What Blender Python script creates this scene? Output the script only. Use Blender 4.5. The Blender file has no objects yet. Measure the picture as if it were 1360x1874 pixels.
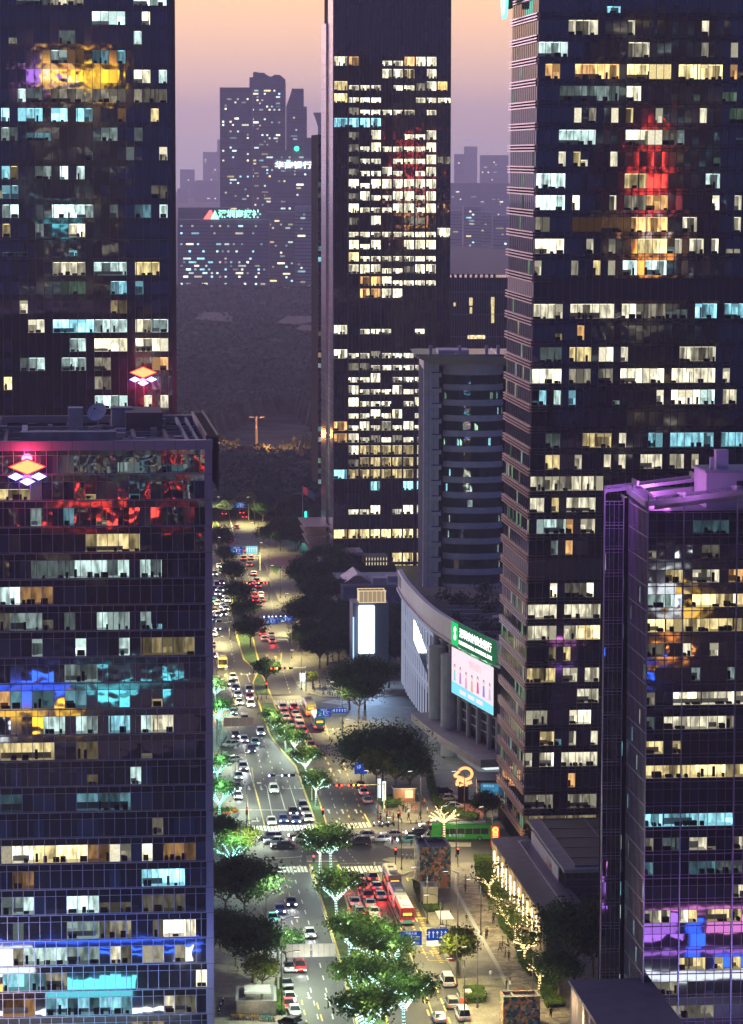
import bpy, math, random
from mathutils import Vector, Matrix, Euler
sc = bpy.context.scene
col = bpy.data.collections.new('city'); sc.collection.children.link(col)
R = math.radians
F = 6000.0; CAMH = 130.0; PITCH = math.atan(647/F); ROLL = R(0.1)
TH = math.atan(0.1); cU, sU = math.cos(TH), math.sin(TH)
CAMROT = Matrix.Rotation(math.pi/2-PITCH, 3, 'X') @ Matrix.Rotation(ROLL, 3, 'Z')
CAMP = Vector((0, 0, CAMH))
def ray(px, py):
    return CAMROT @ Vector(((px-680)/F, -(py-937)/F, -1))
def gp(px, py, z=0.0):            # a photo point on the level z
    d = ray(px, py); t = (z-CAMH)/d.z
    return CAMP + d*t
def at(px, py, Y):                # a photo point at the distance Y
    d = ray(px, py); return CAMP + d*(Y/d.y)
# ------------------------------------------------------------------ materials
MATS = {}
def nt(m):
    m.use_nodes = True; n = m.node_tree; n.nodes.clear(); return n
def pbr(name, c, rough=0.6, metal=0.0, var=0.0, vs=1.0, bump=0.0, bs=1.0, ior=1.5, stain=None, coord='Object'):
    if name in MATS: return MATS[name]
    m = bpy.data.materials.new(name); t = nt(m); N, L = t.nodes, t.links
    o = N.new('ShaderNodeOutputMaterial'); b = N.new('ShaderNodeBsdfPrincipled'); L.new(b.outputs[0], o.inputs[0])
    b.inputs['Base Color'].default_value = (*c, 1); b.inputs['Roughness'].default_value = rough
    b.inputs['Metallic'].default_value = metal; b.inputs['IOR'].default_value = ior
    tc = N.new('ShaderNodeTexCoord')
    if var:
        nz = N.new('ShaderNodeTexNoise'); nz.inputs['Scale'].default_value = vs; nz.inputs['Detail'].default_value = 4
        L.new(tc.outputs[coord], nz.inputs['Vector'])
        mr = N.new('ShaderNodeMapRange'); mr.inputs[1].default_value = .3; mr.inputs[2].default_value = .7
        mr.inputs[3].default_value = 1-var; mr.inputs[4].default_value = 1+var; L.new(nz.outputs[0], mr.inputs[0])
        mx = N.new('ShaderNodeVectorMath'); mx.operation = 'SCALE'; mx.inputs[0].default_value = c
        L.new(mr.outputs[0], mx.inputs['Scale']); L.new(mx.outputs[0], b.inputs['Base Color'])
    if bump:
        nb = N.new('ShaderNodeTexNoise'); nb.inputs['Scale'].default_value = bs; nb.inputs['Detail'].default_value = 2
        L.new(tc.outputs[coord], nb.inputs['Vector'])
        bp = N.new('ShaderNodeBump'); bp.inputs['Distance'].default_value = bump; bp.inputs['Strength'].default_value = 1
        L.new(nb.outputs[0], bp.inputs['Height']); L.new(bp.outputs[0], b.inputs['Normal'])
    MATS[name] = m; return m
def emi(name, c, s=1.0, var=0.0, vs=1.0, sample=False, streak=False):
    if name in MATS: return MATS[name]
    m = bpy.data.materials.new(name); t = nt(m); N, L = t.nodes, t.links
    o = N.new('ShaderNodeOutputMaterial'); e = N.new('ShaderNodeEmission'); L.new(e.outputs[0], o.inputs[0])
    e.inputs[0].default_value = (*c, 1); e.inputs[1].default_value = s
    if var:
        tc = N.new('ShaderNodeTexCoord'); nz = N.new('ShaderNodeTexNoise'); nz.inputs['Scale'].default_value = vs
        nz.inputs['Detail'].default_value = 3
        mp_ = N.new('ShaderNodeMapping'); mp_.inputs['Scale'].default_value = (1, 1, .3 if streak else 1); L.new(tc.outputs['Object'], mp_.inputs[0]); L.new(mp_.outputs[0], nz.inputs['Vector'])
        mr = N.new('ShaderNodeMapRange'); mr.inputs[1].default_value = .35; mr.inputs[2].default_value = .65
        mr.inputs[3].default_value = s*(1-var); mr.inputs[4].default_value = s*(1+var*.6)
        L.new(nz.outputs[0], mr.inputs[0]); L.new(mr.outputs[0], e.inputs[1])
    try: m.cycles.emission_sampling = 'AUTO' if sample else 'NONE'
    except Exception: pass
    MATS[name] = m; return m
def glass(name, c, ior=1.9, wave=0.02, ws=0.45, rough=0.03):
    return pbr(name, c, rough, 0, bump=wave, bs=ws, ior=ior)
ROOMC = {'w': (1, .93, .66), 'c': (.72, 1, .93), 'y': (1, .80, .36), 'o': (1, .55, .2), 'b': (.35, .85, 1), 'g': (.5, .9, .55)}
ROOML = {3: 2.0, 2: .85, 1: .27, 0: .09}
def room_mat(c, l, kind='wall'):  # room light is painted in: walls, ceilings and floors emit
    k = {'wall': 1.0, 'ceil': 1.25, 'floor': .35}[kind]
    return emi('room_%s_%s_%d' % (kind, c, l), ROOMC[c], ROOML[l]*k, .6 if kind == 'wall' else .2, 1.5, streak=(kind == 'wall'))
# ------------------------------------------------------------------ mesh builder
class MB:
    def __init__(s): s.v = []; s.f = []; s.m = []; s.mats = []
    def mi(s, mat):
        if mat not in s.mats: s.mats.append(mat)
        return s.mats.index(mat)
    def poly(s, pts, mat):
        b = len(s.v); s.v += [tuple(p) for p in pts]; s.f.append(tuple(range(b, b+len(pts)))); s.m.append(s.mi(mat))
    def box(s, a, b, mat, skip=''):
        (x0, y0, z0), (x1, y1, z1) = a, b
        i = len(s.v); s.v += [(x0,y0,z0),(x1,y0,z0),(x1,y1,z0),(x0,y1,z0),(x0,y0,z1),(x1,y0,z1),(x1,y1,z1),(x0,y1,z1)]
        k = s.mi(mat)
        for n, f in (('d',(3,2,1,0)),('u',(4,5,6,7)),('f',(0,1,5,4)),('r',(1,2,6,5)),('b',(2,3,7,6)),('l',(3,0,4,7))):
            if n in skip: continue
            s.f.append(tuple(i+q for q in f)); s.m.append(k)
    def hexa(s, p, mat):          # eight corners: bottom four, top four
        i = len(s.v); s.v += [tuple(q) for q in p]; k = s.mi(mat)
        for f in ((3,2,1,0),(4,5,6,7),(0,1,5,4),(1,2,6,5),(2,3,7,6),(3,0,4,7)):
            s.f.append(tuple(i+q for q in f)); s.m.append(k)
    def prism(s, pts, z0, z1, mat, top=None, cap=True):
        n = len(pts); ar = sum(pts[i][0]*pts[(i+1)%n][1]-pts[(i+1)%n][0]*pts[i][1] for i in range(n))
        if ar < 0: pts = pts[::-1]
        zt = z1 if callable(z1) else (lambda x, y: z1)
        i = len(s.v); s.v += [(p[0], p[1], z0) for p in pts] + [(p[0], p[1], zt(p[0], p[1])) for p in pts]
        k = s.mi(mat); kt = s.mi(top or mat)
        for j in range(n):
            q = (j+1) % n; s.f.append((i+j, i+q, i+n+q, i+n+j)); s.m.append(k)
        if cap:
            s.f.append(tuple(i+n+j for j in range(n))); s.m.append(kt)
            s.f.append(tuple(i+n-1-j for j in range(n))); s.m.append(k)
    def tube(s, pts, rad, mat, n=6, cap=True):
        pts = [Vector(p) for p in pts]
        if not hasattr(rad, '__len__'): rad = [rad]*len(pts)
        i = len(s.v); k = s.mi(mat)
        for j, p in enumerate(pts):
            d = (pts[min(j+1, len(pts)-1)]-pts[max(j-1, 0)])
            d = d.normalized() if d.length > 1e-9 else Vector((0, 0, 1))
            a = d.orthogonal().normalized()
            if j and 'pa' in locals():
                a = (pa - d*pa.dot(d)); a = a.normalized() if a.length > 1e-6 else d.orthogonal().normalized()
            pa = a; b = d.cross(a)
            for q in range(n):
                t = 2*math.pi*q/n; s.v.append(tuple(p+(a*math.cos(t)+b*math.sin(t))*rad[j]))
        for j in range(len(pts)-1):
            for q in range(n):
                r = (q+1) % n; s.f.append((i+j*n+q, i+j*n+r, i+(j+1)*n+r, i+(j+1)*n+q)); s.m.append(k)
        if cap:
            s.f.append(tuple(i+n-1-q for q in range(n))); s.m.append(k)
            e = i+(len(pts)-1)*n; s.f.append(tuple(e+q for q in range(n))); s.m.append(k)
    def cyl(s, c, r, h, mat, n=12, axis='Z', r2=None):
        c = Vector(c); d = {'X': Vector((1,0,0)), 'Y': Vector((0,1,0)), 'Z': Vector((0,0,1))}[axis]
        s.tube([c, c+d*h], [r, r if r2 is None else r2], mat, n)
    def ball(s, c, r, mat, n=8, sz=1.0):
        i = len(s.v); k = s.mi(mat); m = n//2+1
        for a in range(m+1):
            for b in range(n):
                ph = math.pi*a/m; t = 2*math.pi*b/n
                s.v.append((c[0]+r*math.sin(ph)*math.cos(t), c[1]+r*math.sin(ph)*math.sin(t), c[2]+r*sz*math.cos(ph)))
        for a in range(m):
            for b in range(n):
                q = (b+1) % n; s.f.append((i+a*n+b, i+(a+1)*n+b, i+(a+1)*n+q, i+a*n+q)); s.m.append(k)
    def build(s, name, parent=None, smooth=False, kind=None, label=None):
        me = bpy.data.meshes.new(name); me.from_pydata(s.v, [], s.f)
        for m in s.mats: me.materials.append(m)
        me.polygons.foreach_set('material_index', s.m)
        if smooth: me.polygons.foreach_set('use_smooth', [True]*len(s.f))
        me.update(); o = bpy.data.objects.new(name, me); col.objects.link(o)
        if parent: o.parent = parent
        if kind: o['kind'] = kind
        if label: o['label'] = label
        return o
def thing(name, label, cat, loc=(0, 0, 0), rz=0.0, group=None):
    o = bpy.data.objects.new(name, None); o.empty_display_size = .1; col.objects.link(o)
    o.location = loc; o.rotation_euler = (0, 0, rz); tag(o, label, cat, group); return o
def tag(o, label, cat, group=None):
    label = ' '.join(label.split()[:16])
    o['label'] = label; o['category'] = cat
    if group: o['group'] = group
    return o
CH = {}
def kids(o):
    return [c for c in col.objects if c.parent == o]
def copy_tree(o, loc, rz, label, group=None, scale=None, tree=None):
    tree = tree or KT[o.name]
    r = o.copy(); col.objects.link(r); r.location = loc; r.rotation_euler = (0, 0, rz)
    if scale: r.scale = scale
    r['label'] = label
    if group: r['group'] = group
    out = []
    for c, gs in tree:
        k = c.copy(); col.objects.link(k); k.parent = r; out.append(k)
        for g in gs:
            q = g.copy(); col.objects.link(q); q.parent = k; out.append(q)
    return r, out
KT = {}
def freeze(o):
    KT[o.name] = [(c, [g for g in kids(c)]) for c in kids(o)]; return o
def text(body, size, mat, parent, M, name='lettering', ext=0.02, ax='CENTER', ay='CENTER', bold=0.0, sx=1.0):
    c = bpy.data.curves.new(name, 'FONT'); c.body = body; c.size = size; c.extrude = ext; c.align_x = ax; c.align_y = ay
    c.resolution_u = 2; c.offset = bold
    o = bpy.data.objects.new(name, c); col.objects.link(o)
    me = bpy.data.meshes.new_from_object(o.evaluated_get(bpy.context.evaluated_depsgraph_get()))
    bpy.data.objects.remove(o); me.transform(M @ Matrix.Diagonal((sx, 1, 1, 1)) if sx != 1 else M)
    me.materials.clear(); me.materials.append(mat)
    for p in me.polygons: p.material_index = 0
    o = bpy.data.objects.new(name, me); col.objects.link(o); o.parent = parent; return o
# a text matrix: origin p, writing along x, facing -y of the local frame
def facing(p, ang=0.0, tilt=0.0):
    return Matrix.Translation(p) @ Matrix.Rotation(ang, 4, 'Z') @ Matrix.Rotation(math.pi/2+tilt, 4, 'X')
def light(kind, loc, power, c, parent=None, size=.3, spot=None, rot=None, name='lamp_light'):
    l = bpy.data.lights.new(name, kind); l.energy = power; l.color = c
    if kind == 'AREA': l.size = size
    else: l.shadow_soft_size = size
    if kind == 'SPOT': l.spot_size = R(spot or 120); l.spot_blend = .6
    o = bpy.data.objects.new(name, l); col.objects.link(o); o.location = loc
    if rot: o.rotation_euler = rot
    if parent: o.parent = parent
    return o
# common materials
conc = pbr('concrete', (.30, .29, .30), .8, var=.2, vs=.6)
concl = pbr('pale_concrete', (.45, .43, .44), .75, var=.12, vs=.5)
metal = pbr('grey_metal', (.35, .35, .38), .4, .6)
dmetal = pbr('dark_metal', (.05, .05, .06), .45, .3)
mull_l = pbr('pale_mullion', (.26, .26, .38), .35, .7)
mull_d = pbr('dusk_mullion', (.16, .12, .18), .4, .5)
black = pbr('black_surface', (.008, .008, .012), .95, ior=1.08)
spand = pbr('spandrel_panel', (.012, .013, .026), .05, bump=.03, bs=.22, ior=1.8)
asph = None
# ------------------------------------------------------------------ curtain wall machinery
class Face:                      # a vertical facade plane in a building's local frame
    def __init__(s, o, d, z=0.0):
        s.o = Vector((o[0], o[1], z)); s.d = Vector((d[0], d[1], 0)).normalized(); s.n = Vector((s.d.y, -s.d.x, 0))
    def p(s, a, z, out=0.0): return s.o + s.d*a + s.n*out + Vector((0, 0, z))
    def quad(s, mb, a0, a1, z0, z1, mat, out=0.0):
        mb.poly([s.p(a0, z0, out), s.p(a1, z0, out), s.p(a1, z1, out), s.p(a0, z1, out)], mat)
    def bar(s, mb, a0, a1, z0, z1, o0, o1, mat):
        p = s.p; mb.hexa([p(a0,z0,o1),p(a1,z0,o1),p(a1,z0,o0),p(a0,z0,o0),p(a0,z1,o1),p(a1,z1,o1),p(a1,z1,o0),p(a0,z1,o0)], mat)
    def hit(s, root, px, py):    # the facade coordinates under a photo point
        Mw = Matrix.Translation(root.location) @ Matrix.Rotation(root.rotation_euler.z, 4, 'Z')
        O = Mw @ s.o; n = Mw.to_3x3() @ s.n; d = ray(px, py)
        t = (O-CAMP).dot(n)/d.dot(n); P = CAMP + d*t
        return (P-O).dot(Mw.to_3x3() @ s.d), P.z
def room(mb, fc, a0, a1, z0, z1, c, l, rnd, cw, depth=2.6, furn=True, blinds=.3):
    wall, ceil, flo = room_mat(c, l), room_mat(c, max(l-1, 0), 'ceil'), room_mat(c, l, 'floor')
    p = fc.p; D = -depth; w = a1-a0
    depth = depth
    n = max(1, int(round(w/cw)))
    for i in range(n):           # back wall, bay by bay
        b0, b1 = a0+w*i/n, a0+w*(i+1)/n
        ll = max(0, l-rnd.choice((0, 0, 0, 0, 1, 1, 2)))
        fc.quad(mb, b0, b1, z0, z1, room_mat(c, ll), D)
    mb.poly([p(a0,z0,-.02),p(a1,z0,-.02),p(a1,z0,D),p(a0,z0,D)], flo)
    mb.poly([p(a0,z1,-.02),p(a0,z1,D),p(a1,z1,D),p(a1,z1,-.02)], ceil)
    for a in (a0, a1): mb.poly([p(a,z0,-.02),p(a,z0,D),p(a,z1,D),p(a,z1,-.02)], wall)
    if l >= 2:                   # a strip of ceiling light
        fc.bar(mb, a0+.2, a1-.2, z1-.14, z1-.08, -1.3, -1.1, emi('tube_'+c, ROOMC[c], 2.2))
    if furn:
        if rnd.random() < .4: fc.bar(mb, a0+.05, a0+w*rnd.uniform(.4, .98), z0+.01, z0+rnd.uniform(.5, 1.0), -1.9, -1.8, pbr('partition', (.10, .10, .11), .8))
        for q in range(int(w/1.6)): fc.bar(mb, a0+.5+q*1.6, a0+1.3+q*1.6, z1-.05, z1-.02, -.9, -.6, emi('tube_'+c, ROOMC[c], 2.2)) if l >= 2 and q*1.6+1.4 < w else None
        a = a0+.2
        while a < a1-.3:
            t = rnd.random(); ww = rnd.uniform(.35, 1.3)
            if t < .6: fc.bar(mb, a, min(a+ww, a1-.05), z0+.01, z0+rnd.uniform(.25, .8), -rnd.uniform(.9, 1.5), -.3, black)
            elif t < .68: fc.bar(mb, a, min(a+.4, a1-.05), z0+.01, z0+rnd.uniform(1.1, 1.5), -1.0, -.7, black)
            elif t < .74: fc.bar(mb, a, min(a+.16, a1-.05), z0+.01, z1-.02, -1.2, -.9, pbr('cabinet', (.03, .03, .04), .7))
            a += ww+rnd.uniform(.1, .9)
    if rnd.random() < blinds:    # blinds part way down
        i = rnd.randrange(n); k = rnd.randint(1, max(1, n//2)); b0 = a0+w*i/n; b1 = min(a1, b0+w*k/n)
        zz = z1-(z1-z0)*rnd.choice((.25, .4, .55, 1))
        fc.quad(mb, b0+.03, b1-.03, max(zz, z0+.02), z1-.01, emi('blind_%s_%d' % (c, l), ROOMC[c], ROOML[l]*.45, .15, 3), -.12)
def curtain(root, fc, W, H, fh, cw, lit, rnd, gl, vis=(.25, .85), mull=None, mw=.07, mo=.10, z0=0.0, skipf=(), ledge=None,
            furn=True, hm=True, sp=None, maxparts=95, name='lit_window', stag=0.0, hb=None, depth=2.6, blinds=.3, every=1, pt=.005, extra=0.0):
    """glass, spandrels, mullions and every lit room of one facade; lit = [(px0, px1, py, colour, level)] or {(floor,c0,c1):..}"""
    nf = int(round((H-z0)/fh)); nc = max(1, int(round(W/cw))); cw = W/nc
    cells = {}; runs = []
    for e in lit:
        if len(e) == 5:
            a0, _ = fc.hit(root, e[0], e[2]); a1, z = fc.hit(root, e[1], e[2])
            i = int((z-z0)//fh); c0 = int(round(a0/cw)); c1 = max(c0+1, int(round(a1/cw))); c_, l = e[3], e[4]
        else: i, c0, c1, c_, l = e[0], e[1], e[2], e[3], e[4]
        c0 = max(0, c0); c1 = min(nc, c1)
        if i < 0 or i >= nf or c1 <= c0 or i in skipf: continue
        if any((i, k) in cells for k in range(c0, c1)): continue
        for k in range(c0, c1): cells[(i, k)] = 1
        runs.append((i, c0, c1, c_, l, e[5] if len(e) > 5 else 1.0))
    re = random.Random(W*7+H)
    if extra:
        for i in range(nf):
            if i in skipf: continue
            q = 0
            while q < nc-3:
                if re.random() < extra:
                    k = re.choice((1, 1, 2, 3))
                    if not any((i, t) in cells for t in range(q, q+k)):
                        for t in range(q, q+k): cells[(i, t)] = 1
                        runs.append((i, q, q+k, re.choice('wwcygb'), re.choice((0, 0, 1, 1, 2)), re.choice((.3, .45, .6, 1))))
                    q += k
                q += 1
    c0_ = gl.node_tree.nodes['Principled BSDF'].inputs; bc = c0_['Base Color'].default_value; gi = c0_['IOR'].default_value
    glb = pbr(gl.name+'_curtained', (bc[0]*1.8+.004, bc[1]*2.2+.006, bc[2]*2.2+.014), .03, ior=gi, bump=.03, bs=.22); glc = pbr(gl.name+'_blind', (bc[0]*1.5+.006, bc[1]*1.5+.007, bc[2]*1.5+.012), .05, ior=gi)
    g = MB(); s_ = MB(); m = MB(); sp = sp or spand; mull = mull or mull_l
    for i in range(nf):
        zb = z0+i*fh; v0, v1 = zb+fh*vis[0], zb+fh*vis[1]
        if i in skipf: continue
        fc.quad(s_, 0, W, zb, v0, sp, -.02); fc.quad(s_, 0, W, v1, zb+fh, sp, -.02)
        k = 0
        while k < nc:
            if (i, k) in cells: k += 1; continue
            j = k
            while j < nc and (i, j) not in cells: j += 1
            for q in range(k, j):   # every pane stands a hair out of true, so each mirrors a little differently
                e1, e2 = rnd.uniform(-pt, pt), rnd.uniform(-pt, pt)
                p = fc.p; a0, a1 = q*cw, (q+1)*cw
                g.poly([p(a0, v0, e1), p(a1, v0, -e1), p(a1, v1, -e1+e2), p(a0, v1, e1+e2)], re.choice((gl, gl, gl, gl, glb, glc)))
            k = j
    runs.sort(key=lambda r: -(r[2]-r[1])); extra = MB()
    for n, (i, c0, c1, c_, l, fr) in enumerate(runs):
        mb = MB() if n < maxparts else extra
        zb = z0+i*fh; v0, v1 = zb+fh*vis[0], zb+fh*vis[1]
        if fr < 1:
            vm = v0+(v1-v0)*fr; fc.quad(g, c0*cw, c1*cw, vm, v1, gl); v1 = vm
        room(mb, fc, c0*cw+.03, c1*cw-.03, v0, v1, c_, l, rnd, cw, furn=furn, depth=depth, blinds=blinds)
        if n < maxparts: mb.build(name, root)
    if extra.f: extra.build(name, root, kind='stuff')
    for k in range(0, nc+1, every):
        for (b0, b1) in _spans(nf, skipf):
            if stag:
                for i in range(b0, b1):
                    off = (rnd.random()*.0 + (i % 2)*stag)*cw
                    a = min(max(k*cw-off, .05), W-.05); fc.bar(m, a-mw/2, a+mw/2, z0+i*fh, z0+(i+1)*fh-.06, -.05, mo, mull)
            else:
                a = min(max(k*cw, mw/2), W-mw/2); fc.bar(m, a-mw/2, a+mw/2, z0+b0*fh, z0+b1*fh, -.05, mo, mull)
    if hm:
        for i in range(nf+1):
            if i in skipf and (i-1) in skipf: continue
            z = z0+i*fh; fc.bar(m, 0, W, z-.05, z+.05, -.05, mo+.03, hb or mull)
            if i < nf and i not in skipf:
                for zz in (z+fh*vis[0], z+fh*vis[1]): fc.bar(m, 0, W, zz-.025, zz+.025, -.05, mo*.5, hb or mull)
    if g.f: g.build('glass_pane', root, label=None)
    if s_.f: s_.build('spandrel', root)
    m.build('mullion', root)
    return nf, nc, cw
def _spans(nf, skip):
    out = []; i = 0
    while i < nf:
        if i in skip: i += 1; continue
        j = i
        while j < nf and j not in skip: j += 1
        out.append((i, j)); i = j
    return out
# ================================================================== camera, world, air
cd = bpy.data.cameras.new('camera'); cam = bpy.data.objects.new('camera', cd); sc.collection.objects.link(cam)
cd.sensor_fit = 'VERTICAL'; cd.sensor_height = 24; cd.lens = F/1874*24; cd.clip_start = 1; cd.clip_end = 30000
cam.location = CAMP; cam.rotation_euler = CAMROT.to_euler(); sc.camera = cam
w = bpy.data.worlds.new('World'); sc.world = w; w.use_nodes = True; T = w.node_tree; T.nodes.clear(); N, L = T.nodes, T.links
wo = N.new('ShaderNodeOutputWorld'); tc = N.new('ShaderNodeTexCoord'); sx = N.new('ShaderNodeSeparateXYZ'); L.new(tc.outputs['Generated'], sx.inputs[0])
def ramp(stops):
    r = N.new('ShaderNodeValToRGB'); e = r.color_ramp.elements
    while len(e) > 1: e.remove(e[-1])
    e[0].position = stops[0][0]; e[0].color = (*stops[0][1], 1)
    for p, c in stops[1:]:
        q = e.new(p); q.color = (*c, 1)
    return r
mp = N.new('ShaderNodeMapRange'); mp.inputs[1].default_value = -.1; mp.inputs[2].default_value = .9
L.new(sx.outputs['Z'], mp.inputs[0])     # 0.1 = horizon
glow = ramp([(0, (.3, .27, .45)), (.098, (.72, .58, .66)), (.106, (.84, .62, .62)), (.122, (1.08, .70, .54)), (.148, (1.42, .84, .43)),
             (.2, (1.6, 1.0, .6)), (.32, (.8, .55, .62)), (.55, (.16, .17, .42)), (1, (.06, .08, .27))])
dusk = ramp([(0, (.02, .03, .10)), (.10, (.03, .055, .20)), (.2, (.03, .06, .22)), (.5, (.03, .06, .22)), (1, (.03, .06, .20))])
L.new(mp.outputs[0], glow.inputs[0]); L.new(mp.outputs[0], dusk.inputs[0])
dt = N.new('ShaderNodeVectorMath'); dt.operation = 'DOT_PRODUCT'; dt.inputs[1].default_value = Vector((-.35, 1, 0)).normalized()
L.new(tc.outputs['Generated'], dt.inputs[0])
mr = N.new('ShaderNodeMapRange'); mr.interpolation_type = 'SMOOTHSTEP'; mr.inputs[1].default_value = -.25; mr.inputs[2].default_value = .8
L.new(dt.outputs['Value'], mr.inputs[0])
mxw = N.new('ShaderNodeMix'); mxw.data_type = 'RGBA'; L.new(mr.outputs[0], mxw.inputs[0]); L.new(dusk.outputs[0], mxw.inputs[6]); L.new(glow.outputs[0], mxw.inputs[7])
bg = N.new('ShaderNodeBackground'); L.new(mxw.outputs[2], bg.inputs[0]); bg.inputs[1].default_value = 1.0
sk = N.new('ShaderNodeTexSky'); sk.sky_type = 'NISHITA'; sk.sun_disc = False; sk.sun_elevation = R(1.5); sk.sun_rotation = R(-35); sk.air_density = 2; sk.dust_density = 3
bg2 = N.new('ShaderNodeBackground'); L.new(sk.outputs[0], bg2.inputs[0]); bg2.inputs[1].default_value = .01
ad = N.new('ShaderNodeAddShader'); L.new(bg.outputs[0], ad.inputs[0]); L.new(bg2.outputs[0], ad.inputs[1]); L.new(ad.outputs[0], wo.inputs[0])
sl = bpy.data.lights.new('afterglow_lamp', 'SUN'); sl.energy = 1.3; sl.angle = R(20); sl.color = (1, .70, .92)  # the sun is down; lamp added for pink light on ledges and haze
so = bpy.data.objects.new('afterglow_lamp', sl); col.objects.link(so)
so.rotation_euler = (Vector((.42, -.9, -.13))).to_track_quat('-Z', 'Y').to_euler()
hz = MB(); hz.box((-3500, -420, -1.4), (3500, 13000, 330), black); HAZE = hz.build('haze', kind='stuff')
hm_ = bpy.data.materials.new('haze_air'); t_ = nt(hm_); vo = t_.nodes.new('ShaderNodeVolumePrincipled')
vo.inputs['Color'].default_value = (.74, .78, 1, 1); vo.inputs['Density'].default_value = 1/9500; vo.inputs['Anisotropy'].default_value = .4
om = t_.nodes.new('ShaderNodeOutputMaterial'); t_.links.new(vo.outputs[0], om.inputs['Volume'])
HAZE.data.materials.clear(); HAZE.data.materials.append(hm_)
sc.view_settings.view_transform = 'Standard'; sc.view_settings.look = 'None'; sc.view_settings.gamma = 1; sc.view_settings.exposure = .12
cy = sc.cycles; cy.use_denoising = True; cy.max_bounces = 5; cy.diffuse_bounces = 2; cy.glossy_bounces = 3; cy.transmission_bounces = 3
cy.volume_bounces = 0; cy.transparent_max_bounces = 6; cy.sample_clamp_indirect = 4; cy.sample_clamp_direct = 30; cy.caustics_reflective = False; cy.caustics_refractive = False
cy.use_light_tree = True; cy.blur_glossy = .3
# ================================================================== ground, roads, kerbs
def G(pts): return [tuple(gp(*p).xy) for p in pts]
m = MB(); m.poly([(-3400, -400, -.35), (3400, -400, -.35), (3400, 12900, -.35), (-3400, 12900, -.35)], pbr('ground_soil', (.035, .035, .03), .95, var=.3, vs=.02))
m.build('ground', kind='structure')
def asphalt_mat():
    mt = bpy.data.materials.new('asphalt'); t = nt(mt); N, L = t.nodes, t.links
    o = N.new('ShaderNodeOutputMaterial'); b = N.new('ShaderNodeBsdfPrincipled'); L.new(b.outputs[0], o.inputs[0])
    tc = N.new('ShaderNodeTexCoord'); n1 = N.new('ShaderNodeTexNoise'); n1.inputs['Scale'].default_value = .12; n1.inputs['Detail'].default_value = 5
    mpn = N.new('ShaderNodeMapping'); mpn.inputs['Rotation'].default_value = (0, 0, -TH); mpn.inputs['Scale'].default_value = (1.0, .18, 1)
    L.new(tc.outputs['Object'], mpn.inputs[0]); L.new(mpn.outputs[0], n1.inputs['Vector'])
    n2 = N.new('ShaderNodeTexNoise'); n2.inputs['Scale'].default_value = 3.0; n2.inputs['Detail'].default_value = 6; L.new(tc.outputs['Object'], n2.inputs['Vector'])
    r = N.new('ShaderNodeValToRGB'); r.color_ramp.elements[0].position = .36; r.color_ramp.elements[0].color = (.030, .030, .030, 1)
    r.color_ramp.elements[1].position = .66; r.color_ramp.elements[1].color = (.10, .097, .088, 1); L.new(n1.outputs[0], r.inputs[0])
    mx = N.new('ShaderNodeMix'); mx.data_type = 'RGBA'; mx.blend_type = 'MULTIPLY'; mx.inputs[0].default_value = .5
    L.new(r.outputs[0], mx.inputs[6]); L.new(n2.outputs['Color'], mx.inputs[7]); L.new(mx.outputs[2], b.inputs['Base Color'])
    rr = N.new('ShaderNodeMapRange'); rr.inputs[3].default_value = .42; rr.inputs[4].default_value = .7; L.new(n1.outputs[0], rr.inputs[0]); L.new(rr.outputs[0], b.inputs['Roughness'])
    return mt
ASPH = asphalt_mat()
ASPD = pbr('asphalt_patch', (.032, .032, .034), .55, var=.2, vs=.4)
m = MB(); m.poly([(-170, 380, 0), (190, 380, 0), (190, 1190, 0), (-170, 1190, 0)], ASPH); m.build('road', kind='structure')
def paver(name, c1, c2, sc_, mort):
    mt = bpy.data.materials.new(name); t = nt(mt); N, L = t.nodes, t.links
    o = N.new('ShaderNodeOutputMaterial'); b = N.new('ShaderNodeBsdfPrincipled'); L.new(b.outputs[0], o.inputs[0])
    tc = N.new('ShaderNodeTexCoord'); mpn = N.new('ShaderNodeMapping'); mpn.inputs['Rotation'].default_value = (0, 0, -TH); L.new(tc.outputs['Object'], mpn.inputs[0])
    br = N.new('ShaderNodeTexBrick'); br.inputs['Scale'].default_value = sc_; br.inputs['Color1'].default_value = (*c1, 1); br.inputs['Color2'].default_value = (*c2, 1)
    br.inputs['Mortar'].default_value = (*mort, 1); br.inputs['Mortar Size'].default_value = .02; br.inputs['Brick Width'].default_value = .62; br.inputs['Row Height'].default_value = .5; br.offset_frequency = 3; br.squash_frequency = 4; br.squash = .6; L.new(mpn.outputs[0], br.inputs['Vector'])
    nz = N.new('ShaderNodeTexNoise'); nz.inputs['Scale'].default_value = .35; nz.inputs['Detail'].default_value = 5; L.new(tc.outputs['Object'], nz.inputs['Vector'])
    mr = N.new('ShaderNodeMapRange'); mr.inputs[1].default_value = .3; mr.inputs[2].default_value = .7; mr.inputs[3].default_value = .7; mr.inputs[4].default_value = 1.15; L.new(nz.outputs[0], mr.inputs[0])
    vm = N.new('ShaderNodeVectorMath'); vm.operation = 'SCALE'; L.new(br.outputs[0], vm.inputs[0]); L.new(mr.outputs[0], vm.inputs['Scale']); L.new(vm.outputs[0], b.inputs['Base Color'])
    b.inputs['Roughness'].default_value = .6
    return mt
PAV = paver('pavement_tiles', (.15, .14, .115), (.20, .185, .145), .5, (.09, .085, .07))
PAT = paver('patterned_tiles', (.08, .07, .06), (.30, .26, .185), .55, (.10, .09, .07))
KERB = pbr('kerb_stone', (.42, .40, .34), .7, var=.15, vs=.8)
KERBY = pbr('yellow_kerb', (.62, .46, .10), .6, var=.25, vs=.7)
GRASS = pbr('lawn', (.05, .10, .025), .95, var=.5, vs=.5, bump=.15, bs=3)
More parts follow.
